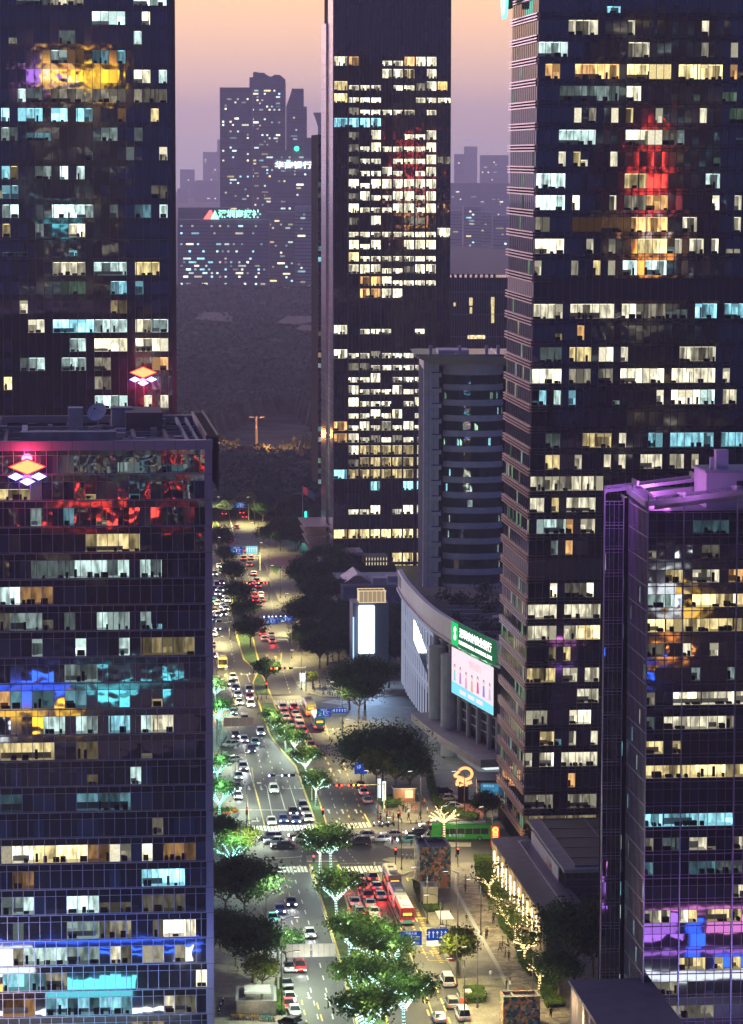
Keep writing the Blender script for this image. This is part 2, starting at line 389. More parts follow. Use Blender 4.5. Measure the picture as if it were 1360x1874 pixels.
WHITE = pbr('road_paint_white', (.62, .62, .58), .6, var=.25, vs=1.3); YEL = pbr('road_paint_yellow', (.62, .46, .12), .6, var=.25, vs=1.3)
def slab(name, pts, z=.14, top=PAV, kerb=KERB, world=False):
    p = pts if world else G(pts); m = MB(); m.prism(p, -.1, z, kerb, top=top); o = m.build(name, kind='structure'); return o
def inset(p, d):
    n = len(p); a = sum(p[i][0]*p[(i+1)%n][1]-p[(i+1)%n][0]*p[i][1] for i in range(n)); s = 1 if a > 0 else -1; out = []
    for i in range(n):
        A, B, C = Vector(p[i-1]), Vector(p[i]), Vector(p[(i+1) % n]); e1, e2 = (B-A).normalized(), (C-B).normalized()
        n1, n2 = Vector((-e1.y, e1.x))*s, Vector((-e2.y, e2.x))*s; b = (n1+n2)
        b = b/max(.4, b.dot(n1)); out.append(tuple(B+b*d))
    return out
def median(name, pts, lawn=True, k=KERBY):
    p = G(pts); m = MB(); m.prism(p, -.1, .16, k, top=k); m.build(name, kind='structure')
    if lawn:
        q = inset(p, .35); m = MB(); m.prism(q, .1, .22, GRASS); m.build('lawn', kind='structure')
slab('pavement', [(838,1960),(850,1874),(844,1833),(829,1777),(815,1753),(788,1692),(764,1643),(757,1628),(754,1612),(758,1600),(768,1592),(790,1584),(830,1580),(900,1579),(975,1579),(1300,1579),(1420,1960)])
slab('pavement', [(514,1960),(524,1865),(518,1806),(505,1755),(488,1697),(474,1640),(458,1600),(440,1592),(400,1590),(200,1590),(200,1960)])
slab('pavement', [(455,1517),(448,1500),(434,1490),(430,1470),(428,1440),(424,1402),(404,1386),(406,1366),(420,1350),(410,1325),(400,1290),(392,1250),(384,1200),(378,1100),(300,1100),(150,1517)])
# north side, right of the road
slab('pavement', [(700,1574),(712,1577),(735,1603),(745,1600),(768,1588),(772,1578),(750,1572),(715,1570)])
slab('pavement', [(617,1300),(630,1335),(650,1382),(667,1423),(689,1479),(698,1492),(716,1501),(742,1507),(800,1505),(905,1499),(1000,1490),(900,1330),(760,1295),(660,1290),(622,1292)])
slab('pavement', [(431,1000),(470,1003),(486,1036),(505,1088),(512,1104),(538,1106),(548,1095),(720,1080),(720,1040),(600,1000),(520,950),(455,935),(433,940)])
slab('pavement', [(546,1118),(540,1140),(536,1170),(531,1212),(536,1237),(545,1256),(560,1268),(590,1276),(640,1278),(760,1272),(760,1120),(600,1112)])
median('median_kerb', [(565.5,1583),(584,1640),(603.5,1701),(622,1762),(638.8,1821),(655,1890),(716,1890),(700,1830),(672,1760),(650,1700),(633,1640),(621,1583)])
median('median_kerb', [(469,1234),(462,1250),(466,1272),(474,1290),(480,1310),(486,1326),(492,1343),(498,1354),(516,1376),(540,1403),(548,1425),(554,1444),(577,1508),(599,1508),(583,1459),(568,1425),(552,1390),(535,1355),(518,1320),(503,1290),(497,1274),(488,1250),(478,1232)])
median('median_kerb', [(418,1066),(424,1085),(424,1104),(420,1112),(425,1135),(431,1158),(437,1182),(445,1207),(468,1228),(477,1220),(470,1194),(462,1160),(452,1128),(441,1100),(436,1072),(425,1040),(418,1010),(409,985),(400,960),(392,950),(387,975),(397,1005),(408,1035)])
slab('traffic_island', [(577,1509),(583,1520),(605,1520),(600,1509)], top=PAV)
slab('traffic_island', [(560,1566),(562,1577),(618,1577),(612,1566)], top=PAV)
slab('traffic_island', [(702,1548),(706,1541),(720,1539),(775,1541),(862,1543),(862,1549),(775,1552),(716,1553)], top=KERB)
slab('traffic_island', [(472,1274),(476,1288),(500,1288),(496,1274)], z=.24, top=PAV)
# asphalt repairs: darker bands across the lanes
def patch(a, b, c, d, mt=ASPD, z=.004):
    m = MB(); p = G([a, b, c, d]); m.poly([(x, y, z) for x, y in p[::-1]], mt); o = m.build('asphalt_patch', kind='structure')
patch((468,1590),(560,1592),(598,1690),(478,1690)); patch((770,1806),(838,1806),(846,1834),(782,1834)); patch((604,1357),(612,1357),(620,1366),(576,1366))
patch((452,1440),(552,1440),(574,1510),(458,1510), ASPD); patch((588,1400),(650,1400),(668,1432),(590,1430))
patch((650,1605),(700,1600),(760,1730),(690,1730), pbr('asphalt_old', (.07, .06, .058), .6, var=.2, vs=.3)); patch((700,1090),(560,1090),(560,1100),(700,1100))
# painted markings, 8 mm above the asphalt
def strip(m, a, b, wdt, mt, z=.009):
    a, b = Vector(a), Vector(b); d = (b-a).normalized(); n = Vector((-d.y, d.x))*wdt/2
    m.poly([(*(a-n), z), (*(b-n), z), (*(b+n), z), (*(a+n), z)][::-1] if False else [(*(a-n), z), (*(a+n), z), (*(b+n), z), (*(b-n), z)][::-1], mt)
def line(m, pts, wdt=.16, mt=WHITE, dash=None):
    P = [Vector(p) for p in G(pts)]
    for a, b in zip(P, P[1:]):
        Ln = (b-a).length; d = (b-a)/Ln
        if not dash: strip(m, a, b, wdt, mt); continue
        s = 0
        while s < Ln: strip(m, a+d*s, a+d*min(Ln, s+dash[0]), wdt, mt); s += dash[0]+dash[1]
mk = MB()
D46 = (3, 5)
# south part, left carriageway
line(mk, [(535,1593),(575,1720),(612,1874)], dash=D46, mt=WHITE, wdt=.2); line(mk, [(503,1593),(545,1720),(585,1874)], dash=D46, wdt=.2)
line(mk, [(520,1605),(547,1695)], dash=(2.2, 4.5), wdt=.22, mt=YEL); line(mk, [(552,1830),(562,1874)], dash=(3, 3), wdt=.22, mt=YEL); line(mk, [(580,1835),(592,1874)], dash=(4, 3), wdt=.22, mt=YEL)
line(mk, [(566,1590),(603,1703),(638,1823),(650,1880)], mt=WHITE, wdt=.12)
line(mk, [(484,1705),(500,1760),(515,1815),(521,1868)], mt=YEL, wdt=.3)
# south, right carriageway
line(mk, [(688,1600),(711,1650),(730,1697),(748,1739),(775,1806),(800,1880)], mt=YEL, wdt=.18); line(mk, [(691,1600),(714,1650),(733,1697),(751,1739)], mt=YEL, wdt=.12)
line(mk, [(667,1603),(690,1680),(712,1740),(745,1850)], wdt=.15); line(mk, [(648,1603),(668,1680),(690,1740)], wdt=.15)
line(mk, [(798,1806),(812,1840),(825,1874)], dash=(3.5, 3.5), wdt=.24, mt=YEL); line(mk, [(766,1806),(790,1870)], dash=(3.5, 3.5), wdt=.24, mt=YEL)
line(mk, [(756,1695),(775,1740),(784,1757)], dash=(1, 1), wdt=.25, mt=YEL); line(mk, [(784,1758),(818,1758)], mt=YEL, wdt=.2)
# zigzag kerb line
P = G([(757,1640),(783,1697),(800,1735),(816,1764)]); 
for a, b in zip(P, P[1:]):
    a, b = Vector(a), Vector(b); n = int((b-a).length/1.2)
    for i in range(n):
        q = a.lerp(b, i/n); strip(mk, (q.x-.9, q.y), (q.x-.2, q.y-.5), .35, YEL)
line(mk, [(832,1790),(846,1836),(852,1870)], mt=YEL, wdt=.3)
# north, left carriageway
line(mk, [(461,1460-55),(466,1440),(474,1470),(484,1510)], mt=YEL, wdt=.22); line(mk, [(452,1395),(461,1425),(465,1440)], wdt=.2)
for a, b in (((488,1438),(502,1512)),((510,1440),(522,1482)),((530,1437),(543,1478))): line(mk, [a, b], wdt=.14)
for a, b in (((470,1370),(486,1440)),((491,1382),(509,1440)),((512,1395),(529,1437)),((483,1355),(491,1380)),((470,1330),(480,1352))): line(mk, [a, b], dash=(2, 5), wdt=.18)
line(mk, [(435,1330),(447,1372),(452,1395)], dash=(2, 4), wdt=.15)
line(mk, [(451,1455),(457,1512)], mt=YEL, wdt=.2)
line(mk, [(414,1232),(428,1280),(432,1292)], mt=YEL, wdt=.3); line(mk, [(434,1238),(446,1275),(450,1290)], wdt=.15); line(mk, [(452,1233),(457,1248)], wdt=.15)
line(mk, [(393,1100),(399,1160),(412,1212),(426,1225)], dash=(2, 4), wdt=.16); line(mk, [(408,1110),(420,1160),(430,1215)], dash=(2, 4), wdt=.16); line(mk, [(416,1130),(421,1150)], wdt=.16)
line(mk, [(434,1490),(454,1517),(482,1517)], mt=YEL, wdt=.15); line(mk, [(433,1482),(527,1482.5)], mt=WHITE, wdt=.5)
# north, right carriageway
line(mk, [(545,1290),(556,1320),(572,1352),(578,1366)], mt=YEL, wdt=.2); line(mk, [(530,1290),(545,1325)], wdt=.15); line(mk, [(551,1285),(560,1300)], wdt=.15)
line(mk, [(583,1366),(600,1395),(617,1430)], dash=(3, 3.5), wdt=.26, mt=YEL); line(mk, [(628,1395),(641,1432)], dash=(3, 3.5), wdt=.26, mt=YEL); line(mk, [(592,1330),(603,1352),(612,1366)], dash=(4, 3), wdt=.26, mt=YEL)
line(mk, [(586,1300),(602,1348),(606,1358)], mt=YEL, wdt=.2); line(mk, [(601,1440),(612,1475),(622,1500)], dash=(2, 4), wdt=.18); line(mk, [(622,1440),(640,1498)], dash=(2, 4), wdt=.22, mt=YEL)
line(mk, [(645,1440),(665,1498)], dash=(2.2, 4), wdt=.22, mt=YEL); line(mk, [(667,1490),(680,1513)], mt=YEL, wdt=.3)
line(mk, [(518,1228),(526,1252),(532,1272)], dash=(2.5, 3), wdt=.16); line(mk, [(503,1160),(515,1205)], dash=(2.5, 3.5), wdt=.16, mt=YEL); line(mk, [(516,1193),(513,1212)], mt=YEL, wdt=.2); line(mk, [(470,1197),(536,1196)], mt=YEL, wdt=.15)
line(mk, [(497,1100),(501,1125)], dash=(2, 3), wdt=.16); line(mk, [(535,1160),(537,1196),(534,1214)], mt=YEL, wdt=.2)
line(mk, [(440,1020),(452,1045),(466,1090)], dash=(2, 5), wdt=.15); line(mk, [(404,880),(430,985),(436,1003)], wdt=.25); line(mk, [(440,960),(443,985),(439,1003)], wdt=.25)
for k in range(16):
    t = k/16; y = 905+95*t; strip(mk, gp(438-8*(1-t)*0+ -6*(1-t), y).xy, gp(441, y-4).xy, .5, WHITE)
# dotted turning guides in the junction
line(mk, [(634,1556),(656,1580)], dash=(1.2, 1.6), wdt=.16); line(mk, [(622,1568),(634,1580)], dash=(1.2, 1.6), wdt=.16); line(mk, [(556,1540),(548,1590)], dash=(1.2, 3), wdt=.14)
line(mk, [(468,1573),(551,1568)], wdt=.35, mt=WHITE); line(mk, [(614,1581),(702,1579)], wdt=.12)
def zebra(m, a, b, ln, n, wdt=.5):
    a, b = Vector(gp(*a).xy), Vector(gp(*b).xy); V = Vector((-sU, cU))
    for i in range(n):
        p = a.lerp(b, (i+.5)/n); strip(m, p, p+V*ln, wdt, WHITE)
zebra(mk, (463,1521), (578,1519), 5, 17); zebra(mk, (601,1518), (680,1514), 5, 11); zebra(mk, (512,1597), (565,1596), 5, 8); zebra(mk, (622,1597), (702,1595), 5, 11)
zebra(mk, (503,1290), (556,1290), 6.5, 9, .6); zebra(mk, (476,1135), (534,1132), 7, 10, .6); zebra(mk, (390,1125), (414,1123), 6, 5, .6); zebra(mk, (432,1288), (452,1288), 5, 4, .6)
# side-street zebra: a fan of white bars
for i in range(7):
    a = gp(590+i*5, 1286+i*.6).xy; strip(mk, a, a+Vector((3.2, 4.5)), .45, WHITE)
def arrow(m, px, py, kind, s=1, mt=WHITE, L_=4.0):
    c = Vector(gp(px, py).xy); V = Vector((-sU, cU))*s; U = Vector((cU, sU))*s
    strip(m, c-V*L_/2, c+V*(L_/2-1), .25, mt)
    def tri(p, d):
        n = Vector((-d.y, d.x)); m.poly([(*(p+n*.45), .009), (*(p-n*.45), .009), (*(p+d*1.3), .009)][::-1], mt)
    if kind in 'sb': tri(c+V*(L_/2-1), V)
    if kind in 'lb': strip(m, c, c-U*1.0+V*.6, .25, mt); tri(c-U*1.0+V*.6, -U)
    if kind in 'rb': strip(m, c, c+U*1.0+V*.6, .25, mt); tri(c+U*1.0+V*.6, U)
for q in ((456,1442,'s'),(478,1442,'s'),(518,1442,'l'),(540,1442,'l'),(471,1500,'s')): arrow(mk, q[0], q[1], q[2], -1)
for q in ((565,1822,'s'),(597,1824,'s'),(626,1822,'l'),(534,1705,'s')): arrow(mk, q[0], q[1], q[2], -1)
for q in ((602,1485,'s'),(627,1485,'s'),(652,1485,'s'),(609,1335,'b'),(605,1410,'s'),(622,1412,'s')): arrow(mk, q[0], q[1], q[2], 1)
for q in ((745,1608,'r'),(762,1682,'r'),(770,1700,'r'),(791,1745,'b')): arrow(mk, q[0], q[1], q[2], 1, YEL)
for q in ((412,1236,'s'),(442,1234,'l'),(457,1233,'l'),(408,1197,'s'),(424,1197,'s')): arrow(mk, q[0], q[1], q[2], -1)
arrow(mk, 540, 1200, 's', 1); arrow(mk, 489, 1200, 's', 1, YEL); arrow(mk, 505, 1203, 's', 1, YEL)
mk.build('road_markings', kind='structure')
# plaza: smooth strip, drain line and patterned walk
m = MB(); p = G([(840,1600),(872,1600),(945,1700),(1000,1790),(1060,1874),(1090,1920),(985,1920),(957,1860),(915,1770),(870,1690),(838,1630)]); m.prism(p, .1, .146, PAT); m.build('patterned_walk', kind='structure')
m = MB(); p = G([(834,1600),(838,1630),(870,1690),(915,1770),(957,1860),(985,1920),(979,1920),(950,1860),(908,1770),(863,1690),(830,1628)]); m.prism(p, .1, .152, pbr('drain_stone', (.30, .30, .29), .5)); m.build('drain_channel', kind='structure')
m = MB(); p = G([(815,1470),(870,1470),(890,1482),(880,1497),(845,1492),(820,1482)]); m.prism(p, .1, .15, pbr('red_paving', (.33, .12, .09), .6, var=.15)); m.build('red_paving', kind='structure')
m = MB(); p = G([(470,1018),(560,1020),(580,1032),(500,1036)]); m.prism(p, .1, .15, MATS['red_paving']); m.build('red_paving', kind='structure')
for pts in ([(496,1036),(512,1038),(506,1052),(500,1048)], [(560,1012),(600,1013),(610,1032),(560,1028)]):
    m = MB(); m.prism(G(pts), .1, .2, GRASS); m.build('lawn', kind='structure')
# ================================================================== towers
GL_A = glass('blue_black_glass', (.012, .018, .036), 2.2, .035, .22); GL_B = glass('navy_glass', (.012, .017, .04), 2.1, .012, .2)
GL_C = glass('ink_glass', (.012, .013, .028), 1.75, .02, .4); GL_D = glass('violet_black_glass', (.010, .011, .024), 2.2, .006, .2)
GL_E = glass('black_glass', (.007, .009, .018), 2.0, .05, .2); GL_G = glass('green_glass', (.012, .055, .052), 1.8, .05, .3)
RU, RV = Vector((cU, sU, 0)), Vector((-sU, cU, 0))
def tower_root(name, label, P, group=None, cat='building'):
    return thing(name, label, cat, (P.x, P.y, 0), TH, group)
# ---------------- A: near left tower with the lit emblem
def sign_emblem(root, c, s, ang=0.0):
    """one large red diamond over three white ones, on a facade"""
    def dia(name, cx, cz, hw, hh, mat, rim):
        m = MB(); y0 = c[1]
        for k, (f, o, mt) in enumerate(((1.0, 0, rim), (.9, -.06, mat))):
            p = [(c[0]+cx-hw*f, c[2]+cz), (c[0]+cx, c[2]+cz-hh*f), (c[0]+cx+hw*f, c[2]+cz), (c[0]+cx, c[2]+cz+hh*f)]
            b = len(m.v); m.v += [(x, y0+o, z) for x, z in p]+[(x, y0+o+.25, z) for x, z in p]; k_ = m.mi(mt)
            for f_ in ((0,1,2,3),(0,4,5,1),(1,5,6,2),(2,6,7,3),(3,7,4,0)): m.f.append(tuple(b+q for q in f_)); m.m.append(k_)
        m.build(name, root)
    red = emi('emblem_red_face', (1, .36, .12), 2.1, sample=True); rim = emi('emblem_red_rim', (1, .03, .03), 3, sample=True)
    wh = emi('emblem_white_face', (1, .86, 1), 2.4, sample=True); wr = emi('emblem_blue_rim', (.25, .2, 1), 2, sample=True)
    dia('red_diamond', 0, .62*s, 1.42*s, .60*s, red, rim)
    for dx, dz in ((-.87, -.12), (.87, -.12), (0, -.50)): dia('white_diamond', dx*s, dz*s, .62*s, .31*s, wh, wr)
PA = at(375, 815, 462); WA = 40
A = thing('office_tower', 'nearest tower on the left, blue glass, pale mullions, roof terrace with dish', 'tower', tuple(PA.xy)+(0,), TH)
TA = Matrix.Translation((PA.x, PA.y, 0)) @ Matrix.Rotation(TH, 4, 'Z')
A.location = TA @ Vector((-WA, 0, 0)); ZA = 89.3
m = MB(); m.box((0.05, 2.7, 0), (WA+1.0, 46, ZA), black); m.build('core', A)
fA = Face((0, 0), (1, 0)); fhA = 3.72; zA0 = ZA-24*fhA
litA = [(56,112,1018,'c',1),(126,240,1018,'c',2),(255,303,1018,'c',2),(53,80,962,'c',2),(113,132,962,'b',1),(152,250,968,'y',2),  # the wide yellow run is a gold reflection drawn as a lit room
 (0,22,1070,'c',2),(25,45,1070,'c',3),(46,104,1070,'o',1),(14,70,1115,'c',1),(110,135,1115,'c',1),(175,238,1115,'c',2),(253,273,1115,'c',1),
 (143,163,1165,'c',3),(224,240,1165,'c',3),(265,352,1165,'y',1),(64,84,1165,'c',2),(128,182,1210,'c',2),(24,46,1258,'b',2),(0,20,1258,'o',2),(65,104,1258,'b',1),(125,165,1258,'b',1),  # blue and orange runs of the last row are reflections drawn as rooms
 (75,113,1308,'c',2),(130,175,1308,'c',2),(254,272,1308,'c',2),(276,318,1308,'w',2),(205,245,1308,'b',2),(0,104,1356,'y',2),(145,170,1356,'y',1),
 (145,240,1457,'b',1),(5,45,1457,'b',0),(6,26,1552,'w',2),(26,65,1552,'w',3),(65,115,1552,'y',3),(130,165,1552,'y',3),(165,200,1552,'o',1),(205,225,1552,'w',3),(225,245,1552,'w',1),(255,263,1552,'w',3),(264,303,1552,'y',2),(305,360,1552,'o',1),
 (18,55,1600,'o',1),(256,345,1600,'b',3),(8,24,1647,'c',1),(27,60,1647,'c',2),(129,186,1647,'c',3),(255,285,1647,'w',1),(285,345,1647,'w',0),
 (22,40,1695,'c',1),(130,180,1695,'c',2),(182,240,1695,'w',1),(273,295,1695,'w',1),(297,330,1695,'w',3),(340,362,1695,'w',3),
 (28,47,1741,'w',1),(47,118,1741,'c',2),(130,180,1741,'c',1),(205,212,1741,'w',2),(220,243,1741,'w',1),(257,303,1741,'w',2),(325,342,1741,'w',1),
 (78,115,1788,'w',1),(350,372,1788,'w',3),(0,80,1788,'b',2),(10,70,1832,'o',2),(85,245,1828,'b',2),(305,325,1834,'w',2),(325,350,1834,'w',1),(0,60,1872,'w',1),(240,300,1872,'y',1)]  # blue and orange runs here are neon reflections drawn as lit rooms
rnd = random.Random(7)
curtain(A, fA, WA, ZA, fhA, 1.55, litA, rnd, GL_A, vis=(.05, .74), z0=zA0, mull=mull_l, stag=.5, mw=.09, mo=.16, depth=2.5, sp=spand, pt=.012, extra=.07)
m = MB(); m.box((WA, -.35, 0), (WA+1.0, 2.7, ZA), mull_l)
for k in range(24): m.box((WA-.01, -.37, zA0+k*fhA-.03), (WA+1.02, -.34, zA0+k*fhA+.03), dmetal)
m.build('corner_cladding', A)
rc = pbr('roof_concrete', (.30, .28, .30), .8, var=.25, vs=.5); ZR = ZA+.02
m = MB(); m.box((0, 0.2, ZA-.3), (WA+1, 46, ZA-1.2+1.0), rc); m.build('roof_deck', A)
m = MB(); m.box((-.2, -.45, ZA-.25), (WA+1.1, .9, ZA+1.1), mull_l); m.box((WA+.2, .9, ZA-.2), (WA+1.1, 46, ZA+1.1), mull_l); m.box((0, 45, ZA-.2), (WA+.2, 46, ZA+1.1), mull_l)
for k in range(14): m.box((1+k*2.9, -.47, ZA-.25), (1.05+k*2.9, -.44, ZA+1.12), dmetal)
m.build('parapet', A)
m = MB()
for k in range(22): m.box((WA+.25, 2+k*2, ZA+1.15), (WA+2.0, 2.25+k*2, ZA+1.5), dmetal)
m.box((WA+.2, 1, ZA+1.1), (WA+.45, 46, ZA+1.7), dmetal); m.box((WA+1.8, 1, ZA-6), (WA+2.05, 46, ZA+1.7), dmetal); m.build('roof_grille', A)
m = MB()                          # plinths, ducts and beams on the roof
for x0, x1, y0, y1, h, mt in ((14, 27.5, 1.6, 4.0, 2.2, rc),(14,27.5,4,22,.7,rc),(14.2,15,4,22,1.6,concl),(2,9.5,24,34,3.0,pbr('roof_brown',(.13,.10,.10),.8)),(29.5,35,26,38,3.0,MATS['roof_brown']),(1,13,1.5,2.2,.8,rc)):
    m.box((x0, y0, ZA), (x1, y1, ZA+h), mt)
for k in range(8): m.box((2.5+k*4.6, 2.4, ZA), (3.0+k*4.6, 22, ZA+.9), MATS['roof_brown'])
for k in range(3): m.box((0, 10+k*10, ZA), (WA, 10.5+k*10, ZA+.7), rc)
m.box((28.5, 5, ZA), (36, 5.6, ZA+.9), concl); m.box((15.5, 8, ZA+.7), (19.5, 12, ZA+1.6), concl); m.box((37.5, 2, ZA+.3), (37.9, 44, ZA+.9), concl); m.box((39, 2, ZA+.3), (39.3, 44, ZA+.9), concl)
m.box((15, 14, ZA+.7), (27, 22, ZA+.78), pbr('green_roof_felt', (.06, .14, .11), .8)); m.build('roof_plant', A)
m = MB(); m.box((21, 28, ZA), (23.2, 31, ZA+3.6), concl); m.build('roof_cabin', A); m = MB(); m.box((27.5, 32, ZA), (30.5, 35, ZA+3.0), concl); m.box((27.4, 31.9, ZA+3.0), (30.6, 35.2, ZA+3.3), rc); m.build('roof_cabin', A)
rr = random.Random(21); m = MB()
for k in range(60):
    x, y = rr.uniform(1, 37), rr.uniform(2, 42); t = rr.random()
    if t < .4: m.box((x, y, ZA), (x+rr.uniform(.4, 1.6), y+rr.uniform(.4, 1.6), ZA+rr.uniform(.4, 1.3)), rr.choice((concl, rc, dmetal, metal)))
    elif t < .7: m.tube([(x, y, ZA+.3), (x+rr.uniform(-5, 5), y, ZA+.3)], .12, metal, 6)
    else: m.cyl((x, y, ZA), rr.uniform(.3, .6), rr.uniform(.5, 1.2), metal, 10)
m.build('roof_clutter', A, kind='stuff')
dsh = thing('satellite_dish', 'white satellite dish on the roof of the near left tower', 'satellite dish', A.matrix_basis @ Vector((25.3, 20, ZA+.8)), TH)
m = MB(); m.cyl((0, 0, 0), .12, 2.0, metal); m.box((-.6, -.6, 0), (.6, .6, .3), rc); m.build('stand', dsh)
m = MB(); c0 = Vector((0, 0, 2.6)); ax = Vector((-.4, -.8, .6)).normalized(); u_ = ax.orthogonal().normalized(); v_ = ax.cross(u_)
rings = []
for i in range(5):
    r_ = 1.5*i/4; rings.append([c0+ax*(r_*r_*.22)+(u_*math.cos(t*math.pi/8)+v_*math.sin(t*math.pi/8))*r_ for t in range(16)])
for i in range(4):
    for t in range(16): q = (t+1) % 16; m.poly([rings[i][t], rings[i][q], rings[i+1][q], rings[i+1][t]], pbr('dish_white', (.6, .58, .62), .4))
m.build('dish', dsh); m = MB()
for t in (0, 5, 11): m.tube([rings[4][t], c0+ax*1.4], .04, metal, 4)
m.ball(c0+ax*1.4, .14, dmetal); m.build('feed_horn', dsh)
a_, z_ = fA.hit(A, 50, 866)
EM = thing('illuminated_emblem', 'glowing red diamond above three white diamonds on the near left tower', 'sign', A.matrix_basis @ Vector((a_, 0, z_)), TH)
sign_emblem(EM, (0, -.6, -.2), 1.85); light('POINT', (0, -2.2, 1.8), 4200, (1, .03, .08), EM, .8, name='emblem_glow'); light('POINT', (0, -2.5, -1.2), 450, (.7, .2, 1), EM, .8, name='emblem_glow')
# ---------------- B: far left tower
PB = at(322, 400, 690); WB = 50; ZB = 175
B = thing('office_tower', 'tall dark tower at the upper left behind the near roof terrace', 'tower', PB, TH); B.location = Matrix.Translation((PB.x, PB.y, 0)) @ Matrix.Rotation(TH, 4, 'Z') @ Vector((-WB, 0, 0))
m = MB(); m.box((0, 2.7, 0), (WB, 44, ZB), black); m.box((WB-.9, -.2, 0), (WB, 2.7, ZB), dmetal); m.build('core', B)
fB = Face((0, 0), (1, 0)); fhB = 4.0
litB = [(25,90,8,'c',1),(90,160,8,'w',2),(247,307,8,'c',3),(165,212,38,'c',3),(214,232,38,'c',3),(254,271,38,'w',3),(110,140,73,'c',1),(245,256,73,'c',2),
 (99,120,106,'c',2),(130,150,106,'o',1),(165,195,106,'b',1),(210,232,106,'b',2),(240,280,142,'w',3),(286,308,142,'c',3),(25,45,177,'c',2),(46,78,177,'c',0),(93,157,177,'w',1),(166,232,177,'w',1),(242,307,177,'w',1),
 (0,10,212,'b',3),(25,45,212,'b',3),(46,77,212,'b',2),(94,122,212,'b',3),(135,152,212,'b',3),(152,175,212,'b',2),(215,232,212,'o',1),(272,280,212,'y',2),(0,12,247,'c',2),(22,37,247,'c',1),(185,210,247,'c',1),(245,265,247,'c',1),
 (290,309,282,'w',3),(227,238,282,'c',1),(0,25,317,'b',3),(25,36,317,'y',2),(60,90,317,'c',1),(106,123,317,'c',3),(137,158,317,'c',2),(0,10,352,'b',2),(20,26,352,'b',2),(273,308,352,'w',0),
 (0,8,387,'c',2),(22,38,387,'c',3),(97,138,387,'c',3),(143,167,387,'c',2),(197,210,387,'c',1),(253,281,387,'b',1),(288,307,387,'c',3),(0,12,421,'y',2),(63,78,421,'c',1),(123,160,421,'w',3),
 (97,162,491,'w',2),(170,233,491,'c',2),(245,285,491,'y',2),(200,234,527,'b',2),(248,268,527,'b',2),(30,50,562,'w',2),(195,232,562,'y',1),(52,84,595,'w',3),(98,170,597,'b',3),(170,234,597,'c',3),(244,275,597,'w',2),(281,308,597,'c',3),
 (130,155,629,'c',2),(172,234,629,'w',3),(245,308,629,'w',3),(30,45,663,'c',1),(55,82,663,'c',2),(106,155,663,'c',2),(180,205,663,'w',1),(284,303,663,'o',2),(0,13,698,'y',3),(172,200,698,'w',1),(173,233,732,'c',3),(271,276,732,'w',2),(287,293,732,'w',2)]
# align the floors with the photograph's rows
_, zr = fB.hit(B, 200, 491); zB0 = (zr-fhB*.5) % fhB - fhB
iband = int((fB.hit(B, 200, 452)[1]-zB0)//fhB)
curtain(B, fB, WB, ZB, fhB, 1.72, litB, random.Random(11), GL_B, vis=(.14, .82), z0=zB0, mull=mull_d, mw=.09, mo=.14, hm=False, depth=2.4, extra=.045, pt=.002)
m = MB(); zb = zB0+iband*fhB; fB.bar(m, 0, WB-.9, zb-.1, zb+.1, -.1, .3, mull_d); fB.bar(m, 0, WB-.9, zb+fhB-.1, zb+fhB+.1, -.1, .3, mull_d); m.build('floor_band', B)
a_, z_ = fB.hit(B, 262, 692)
EM2 = thing('illuminated_emblem', 'smaller glowing emblem of diamonds on the tall tower behind the roof terrace', 'sign', B.matrix_basis @ Vector((a_, 0, z_)), TH)
sign_emblem(EM2, (0, -.6, 0), 2.0); light('POINT', (0, -2.8, -1), 5000, (1, .04, .12), EM2, .8, name='emblem_glow')
# ---------------- C: middle tower
PC = at(611, 600, 1043); Cw = (825-611)/6000*1043; ZC = 215
C = thing('office_tower', 'dark slim tower in the middle with neat rows of half lit office windows', 'tower', (PC.x, PC.y, 0), TH)
m = MB(); m.box((.05, 1.5, 0), (Cw, 36, ZC), black); m.build('core', C)
fC = Face((0, 0), (1, 0)); fhC = 3.85
rowsC = {105:'fo..hhoff.',133:'....ffo.f.',158:'ohhh.hhdfo',182:'ohhh...hhh',204:'.dhhhhh.h.',221:'bbbb......',249:'.d.f..hhf.',271:'.dhfhhhhf.',293:'.dhh.hhhfd',313:'.dhhfh.hf.',335:'.fhffffff.',356:'.dfhhffhf.',378:'.fhhhffhf.',400:'.d.f..dd..',423:'.hhhhhhhhf',
 445:'.fhf..fff.',466:'.ohhhhhhh.',487:'.fffhhdff.',508:'..oofhhhh.',530:'..ooff....',602:'f.hhh..h..',642:'fhhdhhhh..',664:'.ddhhhhh..',684:'.hhf.hhh..',708:'.fhhhfhh..',727:'.fhhh.hf..',749:'.hhfhf.hh.',771:'ohfhfhfhh.',791:'ofhdhdhhf.',812:'.fyyyyyy..',831:'.dyyyyyyy.',853:'.yyyyyyyy.',875:'b..b..bb..',943:'.hhf.hffh.',984:'yyyyyyyyyy',1022:'.....yyyyy',1042:'.....yyyyy'}
_, zr = fC.hit(C, 700, 335); zC0 = (zr-fhC*.55) % fhC - fhC
edges = [612, 637, 658, 678, 698, 718, 738, 759, 779, 799, 823]; rc_ = random.Random(3); cwC = Cw/32; litC = []
usedC = set()
